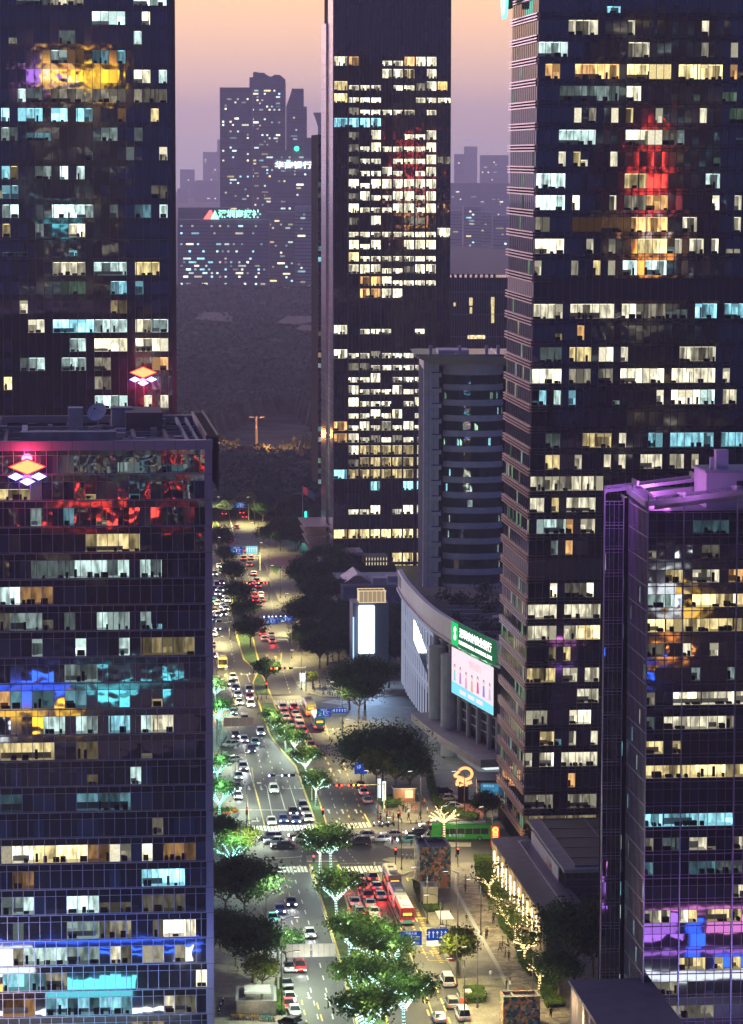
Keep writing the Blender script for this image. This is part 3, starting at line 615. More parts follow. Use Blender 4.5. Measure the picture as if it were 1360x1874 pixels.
for y, s in sorted(rowsC.items()):
    for k, ch in enumerate(s):
        if ch == '.': continue
        a0, z = fC.hit(C, edges[k]+1, y); a1, _ = fC.hit(C, edges[k+1]-1, y); i = int((z-zC0)//fhC)
        c0, c1 = int(round(a0/cwC)), int(round(a1/cwC))
        if (i, c0) in usedC: i += 1 if (i+1, c0) not in usedC else -1
        usedC.add((i, c0))
        cc, l, fr = {'f': ('w', 3, 1), 'h': ('w', 3, .55), 'o': ('o' if rc_.random() < .4 else 'y', 3 if rc_.random() < .5 else 2, 1), 'd': ('w', 1, .8), 'b': ('b', 3, 1), 'y': ('y', 2 if y < 900 else 3, 1)}[ch]
        litC.append((i, c0, c1, cc, l, fr))
curtain(C, fC, Cw, ZC, fhC, cwC, litC, random.Random(5), GL_C, vis=(.12, .86), z0=zC0, mull=pbr('night_mullion', (.05, .045, .065), .4, .5), mw=.10, mo=.08, hm=False, depth=1.3, furn=True, blinds=.1, every=1)
m = MB()
for k in range(1, 10):
    a, _ = fC.hit(C, edges[k], 400); fC.bar(m, a-.25, a+.25, zC0, ZC, -.05, .12, MATS['night_mullion'])
m.build('column_cover', C)
# its narrow stone side wing
stone_side = pbr('polished_side_panel', (.62, .55, .58), .14, .75, var=.1, vs=.3)
m = MB(); fl = Face((-.25, 37), (0, -1)); m.box((-.3, .2, 0), (.05, 18, 235), stone_side); m.box((-.9, 19, 0), (.05, 37, 173), stone_side); m.box((-.15, 18, 0), (.05, 19, 172), black)
m.build('side_wall', C); m = MB()
for k in range(0, 56):
    z = 6+k*fhC
    m.box((-.34, .2, z), (-.29, 18, z+.08), dmetal)
    if z < 172: m.box((-.94, 19, z), (-.89, 37, z+.08), dmetal)
m.build('panel_joint', C)
# low stepped canopies at its foot on the street side
m = MB()
for k in range(4): m.box((-7-k*.6, 3+k*1.0, 4+k*2.6), (-.9, 34, 4.35+k*2.6), pbr('rose_fin', (.38, .26, .24), .5))
m.build('entrance_canopy', C)
# ---------------- C2: dark tower behind it
P2 = at(582, 500, 1190)
C2 = thing('office_tower', 'narrow sliver of a dark glass tower seen just left of the middle tower', 'tower', (P2.x, P2.y, 0), TH)
m = MB(); m.box((0.05, .3, 0), (26, 30, 138.5), black); m.build('core', C2)
f2 = Face((0, 0), (1, 0)); r2 = random.Random(8); lit2 = [(r2.randrange(36), 0, 2, r2.choice('bbcgy'), r2.choice((1, 1, 2)), .6) for _ in range(16)]
curtain(C2, f2, 26, 138.6, 3.85, 1.7, lit2, r2, GL_G, vis=(.1, .85), mull=dmetal, hm=False, every=3, depth=.2, furn=False, blinds=0)
# ---------------- D: right tower with the rose coloured ledges
PD = at(976, 400, 606); ZD = 175; LD = 34; WD = 62; fhD = 4.0
D = thing('office_tower', 'big tower right of centre with triple rose ledges wrapping its street side', 'tower', (PD.x+.2, PD.y, 0), TH)
lean = 0.0
fD = Face((0, 0), (1, 0))
litD = [(1032,1037,57,'w',2),(1051,1090,57,'w',2),(1147,1153,60,'w',2),(1279,1290,60,'w',2),(983,1038,96,'c',2),(1145,1183,97,'w',2),(1275,1290,97,'w',1),(1326,1331,97,'w',2),
 (994,1022,137,'o',2),(1049,1131,137,'o',3),(1139,1224,137,'y',3),(1232,1317,137,'y',3),(1326,1350,137,'o',2),(1027,1130,176,'c',1),(1138,1170,176,'w',3),(1043,1062,218,'w',3),(1070,1090,222,'w',1),(1116,1130,218,'w',3),(1147,1156,215,'y',2),(1197,1208,213,'w',2),(1275,1290,222,'w',2),
 (1022,1087,256,'c',2),(1143,1212,256,'w',3),(1230,1243,254,'c',1),(1021,1033,299,'w',2),(1045,1055,292,'y',2),(1117,1125,295,'w',2),(979,1034,334,'c',3),(1140,1180,334,'y',2),(1292,1310,332,'c',2),
 (979,1036,373,'c',3),(1047,1060,373,'w',3),(1119,1128,373,'w',2),(1142,1180,373,'w',1),(1180,1220,374,'o',2),(1301,1314,373,'w',3),(1342,1360,375,'w',2),(1155,1222,412,'o',3),(1047,1150,412,'o',0),(975,1000,412,'w',1),(1248,1275,412,'w',2),(1340,1355,412,'w',2),
 (976,1031,452,'w',3),(1073,1087,452,'w',2),(1110,1120,452,'w',1),(1163,1220,452,'y',3),(1235,1250,452,'w',2),(1260,1290,452,'w',2),(1301,1313,452,'w',3),(977,993,492,'w',2),(1045,1058,492,'w',1),(1083,1095,492,'y',2),(1114,1126,492,'w',2),(1141,1172,492,'c',3),(1181,1220,492,'c',3),
 (976,1003,569,'w',2),(1007,1030,569,'w',2),(1046,1127,569,'w',2),(1140,1165,569,'w',3),(1168,1192,569,'w',1),(1197,1219,569,'w',1),(1274,1311,569,'b',3),(1328,1360,569,'b',2),(1060,1065,606,'o',2),(990,1030,648,'c',0),(1047,1085,648,'y',2),(1099,1125,648,'w',3),(1140,1150,648,'w',2),(1248,1310,648,'w',2),
 (974,1031,688,'w',3),(1045,1090,688,'w',1),(1100,1123,688,'w',1),(1137,1180,688,'w',3),(1184,1218,688,'w',3),(1230,1310,688,'w',3),(1322,1332,688,'w',2),(983,993,726,'b',2),(1015,1030,726,'c',2),(1048,1054,726,'b',2),(1202,1205,726,'w',3),(1229,1280,726,'w',3),(1284,1308,726,'c',3),(1320,1345,726,'w',2),
 (1000,1030,805,'c',0),(1072,1125,805,'y',2),(1138,1143,805,'w',2),(1190,1217,805,'b',2),(1228,1308,805,'b',2),(1320,1360,805,'b',2),(1000,1030,843,'y',2),(1055,1075,843,'w',2),(1110,1120,843,'w',2),(1134,1145,843,'w',2),(1178,1216,843,'w',2),(1230,1260,843,'w',2),(1270,1285,843,'w',2),
 (975,1065,881,'w',2),(1070,1105,881,'w',2),(975,1005,917,'w',2),(1010,1030,917,'y',2),(1045,1100,917,'w',2),(992,1035,955,'c',2),(1045,1058,955,'o',2),(1065,1100,955,'w',2),(1045,1056,993,'o',2),(1010,1025,993,'c',1),
 (1015,1029,1073,'w',3),(1035,1080,1073,'w',0),(1082,1100,1073,'w',3),(966,1028,1111,'w',2),(1042,1100,1111,'w',2),(965,1027,1148,'w',2),(1042,1066,1148,'w',2),(1067,1100,1148,'y',3),(1015,1027,1190,'y',1),(1040,1052,1190,'y',2),(965,1027,1228,'y',2),(1045,1065,1228,'w',2),(1080,1100,1228,'w',2),
 (1070,1100,1268,'w',2),(965,970,1300,'w',2),(990,1012,1300,'w',1),(1053,1098,1300,'w',3),(1000,1027,1338,'y',2),(1046,1058,1338,'w',2),(1092,1098,1338,'w',2),(963,980,1377,'w',2),(995,1028,1377,'w',3),(1040,1098,1377,'w',2),(1045,1055,1415,'o',2),(965,1025,1460,'w',1),(1052,1098,1460,'w',1),(962,1097,1490,'y',1)]
_, zr = fD.hit(D, 1100, 688); zD0 = (zr-fhD*.5) % fhD - fhD
skD = {int((fD.hit(D, 1100, 530)[1]-zD0)//fhD), int((fD.hit(D, 1050, 1035)[1]-zD0)//fhD)}
curtain(D, fD, WD, ZD, fhD, 1.37, litD, random.Random(23), GL_D, vis=(.16, .84), z0=zD0, mull=mull_d, mw=.07, mo=.16, hm=True, hb=pbr('night_ledge', (.06, .05, .07), .4, .4), depth=2.5, skipf=skD, extra=.05, pt=.002)
for i in skD:
    m = MB()
    z = zD0+i*fhD; fD.bar(m, 0, WD, z, z+fhD, -.1, -.02, pbr('louvre_brown', (.07, .05, .06), .6))
    for k in range(46): fD.bar(m, k*1.37-.06, k*1.37+.06, z, z+fhD, -.02, .1, mull_d)
    m.build('louvre_band', D)
m = MB(); m.hexa([(-lean*150, 2.6, 0), (WD, 2.6, 0), (WD, LD, 0), (-lean*150-.0, LD, 0), (.05, 2.6, ZD), (WD, 2.6, ZD), (WD, LD, ZD), (.05, LD, ZD)], black); m.build('core', D)
# the street side: one glazed storey, three ledges, and so on
nfD = int((ZD-zD0)/fhD); gl = MB(); ld = MB(); spn = MB(); rz = random.Random(4); roseL = pbr('rose_ledge', (.50, .29, .19), .4, .1); sideg = glass('street_side_glass', (.014, .018, .028), 2.8, .012, .25, .03)
mul = MB(); litside = MB(); lw = []
for i in range(nfD+1):
    z = zD0+i*fhD
    if z < 2: continue
    x = -lean*(150-z); xt = -lean*(150-z-fhD)
    hi = z > 168
    lev = [k*.55 for k in range(7)] if hi else [-.55, 0.0, .55]
    if not hi:
        nb = 14
        for q in range(nb):
            y0, y1 = 2.6*0+LD*q/nb, LD*(q+1)/nb; e = rz.uniform(-.006, .006)
            if i in skD: mt = pbr('louvre_brown2', (.12, .09, .09), .6)
            elif rz.random() < (.10 if z > 70 else .16) and z < 150: mt = None
            else: mt = sideg
            if mt is None:
                c_ = rz.choice('gwcg'); l_ = rz.choice((0, 1, 1)); litside.poly([(x-.0, y1, z+.7), (x, y0, z+.7), (xt, y0, z+fhD-.7), (xt, y1, z+fhD-.7)], room_mat(c_, l_))
            else: gl.poly([(x+e, y1, z+.66), (x-e, y0, z+.66), (xt-e, y0, z+fhD-.66), (xt+e, y1, z+fhD-.66)], mt)
            mul.box((xt-.06, y0-.03, z+.6), (xt+.1, y0+.03, z+fhD-.6), dmetal)
        spn.poly([(x+.05, LD, z-.7), (x+.05, 0, z-.7), (x+.05, 0, z+.7), (x+.05, LD, z+.7)], black)
    else: spn.poly([(x+.05, LD, z), (x+.05, 0, z), (x+.05, 0, z+fhD), (x+.05, LD, z+fhD)], pbr('peach_band', (.45, .33, .28), .4))
    for dz in lev: ld.box((x-.34, -.2, z+dz-.12), (x+.3, LD+1.2, z+dz+.12), roseL)
ld.build('ledge', D); gl.build('side_glazing', D); spn.build('spandrel', D); mul.build('side_mullion', D)
if litside.f: litside.build('lit_window', D, kind='stuff')
rz = random.Random(5); lb = MB()   # dark glazed return at the corner
for i in range(2, nfD-12):
    z = zD0+i*fhD; lb = MB()
    for dz in (-.5, 0, .5): lb.box((-.0, -.30, z+dz-.09), (3.2, .02, z+dz+.09), pbr('corner_trim', (.14, .12, .14), .35, .5))
    lb.box((-.02, -.12, z-.6), (.02, -.02, z+.6), dmetal); lb.build('corner_trim', D)
LG = thing('illuminated_logo', 'white and teal glowing disc of a logo at the top corner of the ledged tower', 'sign', D.matrix_basis @ Vector((-1.6, LD*.82, at(945, 5, 620).z)), TH)
m = MB(); 
for k, (rr, mt) in enumerate(((3.4, emi('logo_teal', (.25, 1, .75), 1.6)), (2.8, emi('logo_white', (.8, 1, .98), 2.0)))):
    m.tube([(-.5-k*.06, 0, 1.0), (0-k*.06, 0, 1.0)], rr, mt, 24)
m.build('disc', LG); m = MB(); m.box((-.7, -.25, -2.6), (-.6, .25, 4.6), MATS['logo_teal']); m.build('disc_bar', LG); m = MB(); m.box((-.05, -2.4, -.5), (1.0, 2.4, 2.5), dmetal); m.build('backing', LG)

for o in [o for o in col.objects if o.parent == D and o.type == 'MESH']:
    o.data.transform(Matrix(((1, 0, .012, -.012*110), (0, 1, 0, 0), (0, 0, 1, 0), (0, 0, 0, 1))))
# ---------------- E: near right tower with the violet lit crown
PE = at(1182, 1300, 462); WE = 26; ZE = 81.6; fhE = 3.52
E_ = thing('office_tower', 'near right tower of black glass with a violet lit crown of slats', 'tower', (PE.x, PE.y, 0), TH)
viol = pbr('crown_metal', (.45, .40, .48), .4, .3); fE = Face((0, 0), (1, 0))
litE = [(1218,1250,1048,'y',2),(1266,1315,1048,'w',2),(1335,1360,1048,'o',2),(1185,1213,1093,'c',2),(1222,1233,1093,'c',2),(1267,1345,1093,'y',3),(1352,1380,1093,'y',2),(1184,1213,1139,'y',3),(1215,1300,1139,'y',2),(1300,1380,1139,'y',2),
 (1185,1220,1184,'w',0),(1250,1265,1184,'w',2),(1300,1314,1184,'w',2),(1258,1285,1229,'c',1),(1330,1345,1229,'c',1),(1188,1205,1274,'w',1),(1231,1340,1274,'w',3),(1350,1380,1274,'w',3),(1213,1295,1320,'w',2),(1302,1325,1320,'w',2),(1325,1345,1320,'w',1),(1182,1205,1320,'c',0),
 (1182,1210,1365,'y',2),(1223,1227,1365,'y',2),(1182,1260,1410,'y',2),(1260,1330,1410,'y',3),(1330,1385,1410,'y',2),(1179,1210,1500,'b',3),(1219,1342,1500,'b',3),(1180,1200,1545,'w',1),(1215,1240,1545,'c',0),(1258,1293,1545,'w',2),(1345,1375,1545,'w',2),
 (1187,1200,1590,'b',1),(1260,1307,1590,'b',1),(1345,1375,1635,'w',2),(1180,1200,1680,'w',1),(1200,1210,1680,'w',2),(1218,1225,1680,'w',2),(1243,1258,1680,'w',3),(1258,1275,1680,'y',2),(1292,1355,1680,'y',2),(1240,1290,1770,'y',2),(1305,1330,1770,'y',2),(1343,1360,1770,'y',2),(1182,1240,1810,'w',1),(1215,1300,1850,'w',1),(1270,1330,952,'b',0)]
_, zr = fE.hit(E_, 1280, 1274); zE0 = (zr-fhE*.5) % fhE - fhE
curtain(E_, fE, WE, ZE-.6, fhE, 1.28, litE, random.Random(31), GL_E, vis=(.14, .68), z0=zE0, mull=mull_d, mw=.06, mo=.10, hb=mull_d, depth=2.4, extra=.05, pt=.008)
m = MB()
for px in (1247, 1344, 1182, 1443):
    a, _ = fE.hit(E_, px, 1300); fE.bar(m, a-.07, a+.07, 0, ZE+1.2, -.05, .35, mull_l)
m.build('fin', E_)
slope = lambda x, y: ZE+.115*x+.03*y
m = MB(); LE = 15
m.prism([(.05, 2.55), (WE, 2.55), (WE, 36), (4.6, 36), (.05, LE)], 0, ZE-1.5, black, top=pbr('roof_grey_violet', (.20, .20, .24), .7)); m.build('core', E_)
# slatted street side
fEl = Face((0, LE), (0, -1)); m = MB(); fEl.quad(m, 0, LE, 0, ZE, glass('street_glass_e', (.012, .010, .022), 1.25, .03, .3)); m.build('side_glazing', E_)
m = MB(); nfl = 15
for k in range(nfl+1):
    a = LE*k/nfl; m.box((-.04, LE-a-.08, 0), (0, LE-a+.08, ZE+1), viol)
for k in range(24): z = zE0+k*fhE; m.box((-.08, 0, z-.06), (0, LE, z+.06), viol)
m.build('vertical_fin', E_)
m = MB()
re_ = random.Random(12)
for k in range(24):
    for q in range(15):
        if re_.random() < .05:
            z = zE0+k*fhE; m.poly([(-.02, LE*(q+1)/15, z+.6), (-.02, LE*q/15, z+.6), (-.02, LE*q/15, z+fhE-.8), (-.02, LE*(q+1)/15, z+fhE-.8)], room_mat(re_.choice('cbw'), re_.choice((0, 1))))
m.build('lit_window', E_, kind='stuff')
# recessed wing on the left
XW = -3.4; YW = LE+1
fW = Face((XW, YW), (1, 0)); rw = random.Random(6)
litW = [(i, 0, 2, rw.choice('wcg'), rw.choice((0, 1, 1, 2))) for i in range(22) if rw.random() < .5]
curtain(E_, fW, 2.75, ZE-2, fhE, .78, litW, rw, GL_E, vis=(.12, .86), z0=zE0, mull=viol, mw=.05, mo=.06, hb=viol, depth=1.2, furn=False)
m = MB(); m.box((XW, YW+1.3, 0), (XW+2.75, YW+2.4, ZE-1), black); m.box((XW+2.75, YW+2.2, 0), (1, YW+4, ZE-1.2), GL_E); m.box((XW-.12, YW-.12, 0), (XW+.05, YW+.3, ZE), viol); m.box((XW+2.7, YW-.1, 0), (XW+2.85, YW+2.2, ZE-.6), viol); m.build('wing', E_)
m = MB(); rw2 = random.Random(9)
for k in range(22):
    z = zE0+k*fhE
    if rw2.random() < .35: m.poly([(XW+2.8, YW+2.15, z+.5), (-.1, YW+2.15, z+.5), (-.1, YW+2.15, z+2.6), (XW+2.8, YW+2.15, z+2.6)], room_mat(rw2.choice('cbwb'), rw2.choice((1, 2))))
m.build('recess_light', E_, kind='stuff')
m = MB()                          # the crown: sloping pergolas round a sunken roof
def slatrow(x0, y0, x1, y1, n, wx, wy):
    for k in range(n):
        t = (k+.5)/n; x, y = x0+(x1-x0)*t, y0+(y1-y0)*t; z = slope(x, y)
        m.hexa([(x-.09, y, z-.12), (x+.09, y, z-.12), (x+.09+wx, y+wy, z-.12), (x-.09+wx, y+wy, z-.12), (x-.09, y, z+.06), (x+.09, y, z+.06), (x+.09+wx, y+wy, z+.06), (x-.09+wx, y+wy, z+.06)], viol)
slatrow(0, -.2, WE, -.2, 46, 0, 3.0)
for k in range(30):
    y = 1+k*.66; z = slope(0, y); m.box((-.4, y-.08, z-.14), (1.6, y+.08, z+.05), viol)
slatrow(XW, YW, 10, YW, 32, .5, 3.4)
m.build('pergola_slat', E_, kind='stuff')
m = MB()
def rail(x0, y0, x1, y1, h0=-.5, h1=.25, t=.15, a=0, b=0):
    nx, ny = -(y1-y0), (x1-x0); q = math.hypot(nx, ny); nx, ny = nx/q*t, ny/q*t
    za, zb = slope(x0, y0)+a, slope(x1, y1)+b
    m.hexa([(x0-nx, y0-ny, za+h0), (x1-nx, y1-ny, zb+h0), (x1+nx, y1+ny, zb+h0), (x0+nx, y0+ny, za+h0), (x0-nx, y0-ny, za+h1), (x1-nx, y1-ny, zb+h1), (x1+nx, y1+ny, zb+h1), (x0+nx, y0+ny, za+h1)], viol)
rail(0, -.3, WE, -.3); rail(1.5, 3.0, WE, 3.0, -1.6); rail(-.3, 0, -.3, LE, -.6, .3); rail(1.7, 3, 1.7, LE+3, -1.2, .1); rail(XW, YW, 10, YW, -.3, .2); rail(XW+.6, YW+3.4, 10, YW+3.4, -.3, .2); rail(XW, YW, XW+.6, YW+3.4); rail(1.7, YW-.6, 9.6, YW-.4, -2.4, -.9)
for x in (5.2, 12.9): m.hexa([(x-.3, -.6, slope(x, 0)), (x+.1, -.6, slope(x, 0)), (x+.1, 3.6, slope(x, 0)), (x-.3, 3.6, slope(x, 0)), (x-.3, -.6, slope(x, 0)+.9), (x+.1, -.6, slope(x, 0)+.9), (x+.1, 3.6, slope(x, 0)+.4), (x-.3, 3.6, slope(x, 0)+.4)], viol)
for x in (1.2, 9.8): m.box((x, YW-.4, slope(x, YW)), (x+.35, YW+3.8, slope(x, YW)+.9), viol)
m.build('crown_rail', E_)
m = MB(); lv = pbr('stair_cladding', (.62, .55, .62), .5, var=.08, vs=.3)
m.box((9.6, 6, ZE-1.5), (WE-.5, 15, ZE+3.6), lv); m.box((9.4, 5.8, ZE+3.6), (WE-.4, 15.2, ZE+3.9), viol); m.box((11.6, 9, ZE+3.9), (13.4, 10.6, ZE+6.6), lv); m.box((10.6, 8.4, ZE+3.9), (11.2, 9, ZE+5.6), lv); m.box((14, 5.93, ZE+.5), (15.2, 6.0, ZE+2.4), dmetal); m.build('stair_housing', E_)
light('AREA', (4.5, 8, ZE-.5), 1500, (.85, .22, 1), E_, 3, rot=(0, R(100), 0), name='crown_light'); light('POINT', (3.5, 12, ZE+.8), 800, (.8, .25, 1), E_, .5, name='crown_light')
light('POINT', (-2.5, 5, ZE+4), 1300, (.7, .2, 1), E_, .6, name='crown_light'); light('POINT', (6, -3.5, ZE+2.5), 700, (.75, .25, 1), E_, .6, name='crown_light'); light('SPOT', (-3.4, LE-9, ZE+5), 5200, (.55, .18, 1), E_, .6, 80, (R(42), 0, 0), name='crown_light')
# its podium below
P_ = gp(1045, 1795, 12); PO = thing('podium_building', 'flat stone podium with warm lit bays at the foot of the near right tower', 'building', (P_.x, P_.y, 0), TH)
pst = pbr('podium_stone', (.34, .30, .27), .7, var=.15, vs=.4); m = MB(); m.box((0.6, -40, 0), (11.3, 0, 11.6), pst); m.build('body', PO)
m = MB(); m.box((-.3, -40.4, 11.6), (11.6, .3, 12.1), pbr('podium_roof', (.12, .12, .15), .7, var=.2, vs=.3)); m.build('roof', PO)
m = MB()
for k in range(8): m.box((-.1, -2.0-k*5.2, 0), (.75, -.6-k*5.2, 11.6), concl)
m.build('pilaster', PO); m = MB()
for k in range(8): m.box((.5, -4.6-k*5.2, .3), (.58, -2.4-k*5.2, 10.8), emi('warm_bay', (1, .62, .25), .7, .4, .4))
m.build('lit_bay', PO)
for k in range(2): light('POINT', (-1.2, -4-k*7, 9.5), 450, (1, .7, .35), PO, .3)
# ---------------- the wide low annex of the ledged tower
a0 = gp(1035, 1595, 9.5); AN = thing('annex_building', 'low dark annex with framed roof and pale billboard on its street side', 'building', (a0.x, a0.y, 0), TH)
m = MB(); LA = 43; WA_ = 22
m.box((0, 0, 2.6), (WA_, LA, 9.3), black); m.build('body', AN)
m = MB(); m.box((-.3, -.3, 9.3), (WA_, LA, 9.9), pbr('annex_roof_edge', (.20, .19, .20), .6, var=.2, vs=.4)); m.box((1.9, 1.7, 9.9), (WA_, 1.9, 10.2), mull_d); m.box((1.9, 1.9, 9.9), (2.1, LA, 10.2), mull_d)
for k in range(5): m.box((2.1, 9+k*8.2, 9.9), (WA_, 9.3+k*8.2, 10.05), mull_d)
m.box((10, 1.9, 9.9), (10.2, LA, 10.05), mull_d); m.box((2.1, 1.9, 9.905), (WA_, LA, 9.93), pbr('annex_roof_dark', (.03, .028, .035), .6)); m.build('roof', AN)
fA2 = Face((0, -.05), (1, 0)); curtain(AN, fA2, 12, 9.3, 1.25, 1.25, [], random.Random(2), GL_D, vis=(.1, .9), z0=3.1, mull=mull_d, mw=.05, mo=.05)
m = MB(); m.box((-.35, 6, 5.6), (-.1, LA-6, 9.0), pbr('billboard_white', (.55, .50, .52), .5, var=.06, vs=.3)); m.build('billboard', AN)
Mb = Matrix.Translation((-.37, 16, 7.3)) @ Matrix.Rotation(-math.pi/2, 4, 'Z') @ Matrix.Rotation(math.pi/2, 4, 'X'); text('金融', 2.0, pbr('billboard_red', (.6, .12, .10), .6), AN, Mb, sx=1.6)
m = MB(); m.box((-1.1, 1, 3.2), (-.1, LA-2, 3.5), conc)
rp = random.Random(5)
for k in range(700):
    p = Vector((-.7+rp.uniform(-.5, .4), rp.uniform(1, LA-2), 3.6+rp.random()*1.3)); s = rp.uniform(.15, .35); a = Vector((rp.uniform(-1, 1), rp.uniform(-1, 1), rp.uniform(-1, 1))).normalized(); b = a.orthogonal()
    m.poly([p-a*s-b*s*.5, p+a*s-b*s*.5, p+a*s+b*s*.5, p-a*s+b*s*.5], pbr('planter_leaf', (.035, .05, .02), .7))
m.build('planter', AN)
m = MB(); m.box((1, .2, 2.3), (WA_, 1.0, 2.55), emi('warm_soffit', (1, .75, .45), 3)); m.build('soffit_light', AN)
m = MB(); m.box((.6, 1.2, 0), (WA_, LA, 2.6), pbr('annex_stone', (.3, .25, .2), .7)); m.build('ground_floor', AN)
# glass canopy sloping down along the street and the warm colonnade under it
c0 = gp(994, 1742, 0); CO = thing('colonnade', 'warm lit stone colonnade under a dark glazed canopy beside the plaza trees', 'colonnade', (c0.x, c0.y, 0), TH)
LC = 62; m = MB(); m.box((0, 0, 0), (.5, LC, 5.9), pbr('warm_limestone', (.55, .44, .28), .6, var=.12, vs=.3)); m.build('wall', CO)
m = MB()
for k in range(12): m.box((-.3, 1.5+k*5.1, 0), (0.0, 3.3+k*5.1, 5.9), MATS['warm_limestone'])
m.build('pier', CO)
for k in range(11):
    m = MB(); m.box((-.62, 3.9+k*5.1, .8), (-.46, 4.3+k*5.1, 5.2), emi('wall_lamp_white', (1, .80, .45), 4)); m.build('wall_light', CO)
    if k % 2 == 0: light('POINT', (-1.6, 5.4+k*5.1, 2.6), 600, (1, .68, .30), CO, .3)
m = MB(); m.hexa([(-.2, -1, 5.9), (7.5, -1, 5.9), (7.5, LC, 5.9), (-.2, LC, 5.9), (-.2, -1, 6.15), (7.5, -1, 6.5), (7.5, LC, 6.5), (-.2, LC, 6.15)], pbr('canopy_slate', (.07, .065, .07), .5, var=.3, vs=.5))
for k in range(0): m.hexa([(-1.0, k*2.6, 6.16), (5.5, k*2.6, 7.21), (5.5, k*2.6+.14, 7.21), (-1.0, k*2.6+.14, 6.16), (-1.0, k*2.6, 6.3), (5.5, k*2.6, 7.35), (5.5, k*2.6+.14, 7.35), (-1.0, k*2.6+.14, 6.3)], mull_l)
for k in range(9): m.box((4.2+k*.34, 2, 6.36+k*.02), (4.28+k*.34, LC-4, 6.62+k*.02), mull_l)
m.build('canopy', CO)
# ---------------- G: curved building
ZG = 30.0
pl = [Vector(p) for p in ((7.0, 797), (8.3, 777), (10.0, 760), (12.0, 742), (14.6, 724), (17.8, 708), (21.3, 693), (25.2, 679), (27.5, 671))]
def cr(P, n=4):
    out = []
    for i in range(len(P)-1):
        p0, p1, p2, p3 = P[max(i-1, 0)], P[i], P[i+1], P[min(i+2, len(P)-1)]
        for k in range(n):
            t = k/n; out.append(.5*((2*p1)+(p2-p0)*t+(2*p0-5*p1+4*p2-p3)*t*t+(3*p1-p0-3*p2+p3)*t**3))
    out.append(P[-1]); return out
CV = cr(pl, 4); G0 = Vector((20, 740))
GB = thing('curved_building', 'sweeping pale building with a tall parapet, green bank sign and big screen', 'building', (20, 740, 0), 0)
CVl = [p-G0 for p in CV]; NR = [Vector((-(b-a).normalized().y*-1, (b-a).normalized().x*-1)) for a, b in zip(CVl, CVl[1:])]
# outward normal points to the street (towards -x,-y)
def cnorm(i):
    a, b = CVl[max(i-1, 0)], CVl[min(i+1, len(CVl)-1)]; d = (b-a).normalized(); return Vector((d.y, -d.x))
def off(i, o): return CVl[i]+cnorm(i)*o
def band(m, i0, i1, z0, z1, o0, o1, mat):   # a bent bar from offset o0 to o1 (outwards)
    for i in range(i0, i1):
        a0, b0, a1, b1 = off(i, o0), off(i+1, o0), off(i, o1), off(i+1, o1)
        m.hexa([(*a1, z0), (*b1, z0), (*b0, z0), (*a0, z0), (*a1, z1), (*b1, z1), (*b0, z1), (*a0, z1)], mat)
n_ = len(CVl)-1
if cnorm(10).y > 0: raise Exception('normal')
cl_w = pbr('fascia_panel', (.70, .69, .64), .55, var=.06, vs=.3); cl_s = pbr('grey_granite', (.40, .38, .39), .6, var=.12, vs=.5)
m = MB(); pts = [tuple(off(i, -2)) for i in range(n_+1)]+[(32, -72), (40, 60), (-8, 62)]; m.prism(pts, 0, ZG-5, black, top=pbr('roof_dark_green', (.04, .055, .045), .9, var=.4, vs=.4)); m.build('core', GB)
m = MB(); band(m, 0, n_, ZG-4.4, ZG, -.5, .5, cl_w); m.build('parapet', GB)
m = MB(); band(m, 0, n_, ZG-5.0, ZG-4.4, -1.5, .9, cl_s); m.build('cornice', GB)
m = MB(); band(m, 0, n_, 8, ZG-5, -1.4, -1.2, GL_G); m.build('glazing', GB)
m = MB()
for z in (9, 11, 13, 15, 17, 19, 21, 23): band(m, 14, n_, z, z+.25, -1.2, -.95, cl_s)
for z in (10, 14.2, 18.4, 22.6): band(m, 0, 14, z, z+.35, -1.2, -.7, emi('glowing_white_fin', (.65, .72, 1), .42))  # strip lighting on the white fins is painted in as emission
m.build('floor_band', GB)
m = MB()
for i in range(0, 14):
    a = off(i, -.5); d = (CVl[i+1]-CVl[i]).normalized()
    for s in (0, .9): q = a+d*s; m.box((q.x-.14, q.y-.14, 2), (q.x+.14, q.y+.14, ZG-5), MATS['glowing_white_fin'])
m.build('white_frame', GB)
m = MB()
for i in range(15, n_+1, 2):
    a = off(i, -.6); m.cyl((a.x, a.y, 6), .55, ZG-11, cl_s, 8)
m.build('pier', GB)
for i in (17, 20): 
    a = off(i, .6); m = MB(); m.cyl((a.x, a.y, 0), 2.0, ZG-7.5, cl_s, 16); m.build('round_column', GB)
m = MB(); q = [off(9, .6), off(16, 2.2)]; 
for k in range(9):
    t = k/9; a = q[0].lerp(q[1], t); b = q[0].lerp(q[1], t+1/9); zt = ZG-6.5-t*3; m.poly([(*a, zt-5+t*0), (*b, zt-5.3), (*b, zt), (*a, zt)], glass('bright_bay', (.10, .12, .14), 2.2, .02, .5))
m.build('glass_prow', GB)
m = MB(); band(m, 15, n_, 4.5, 6.2, -1.5, 5.0, pbr('stone_apron', (.38, .36, .30), .6, var=.15, vs=.3)); band(m, 15, n_, 0, 4.5, -1.5, -.6, cl_s); m.build('entrance_canopy', GB)
m = MB(); band(m, 15, n_, 4.0, 4.4, 1.0, 4.0, emi('canopy_white', (.8, .95, 1), 1.0)); m.build('soffit_light', GB)
m = MB(); rg = random.Random(3)
for k in range(10): x, y = rg.uniform(2, 26), rg.uniform(-45, 35); m.box((x, y, ZG-5), (x+rg.uniform(3, 9), y+rg.uniform(2, 5), ZG-5+rg.uniform(.5, 1.8)), rg.choice((conc, cl_s)))
for k in range(8): m.box((-2+k*.0, -20+k*7, ZG-5.0), (24, -19.5+k*7, ZG-4.2), cl_s)
m.build('roof_plant', GB)
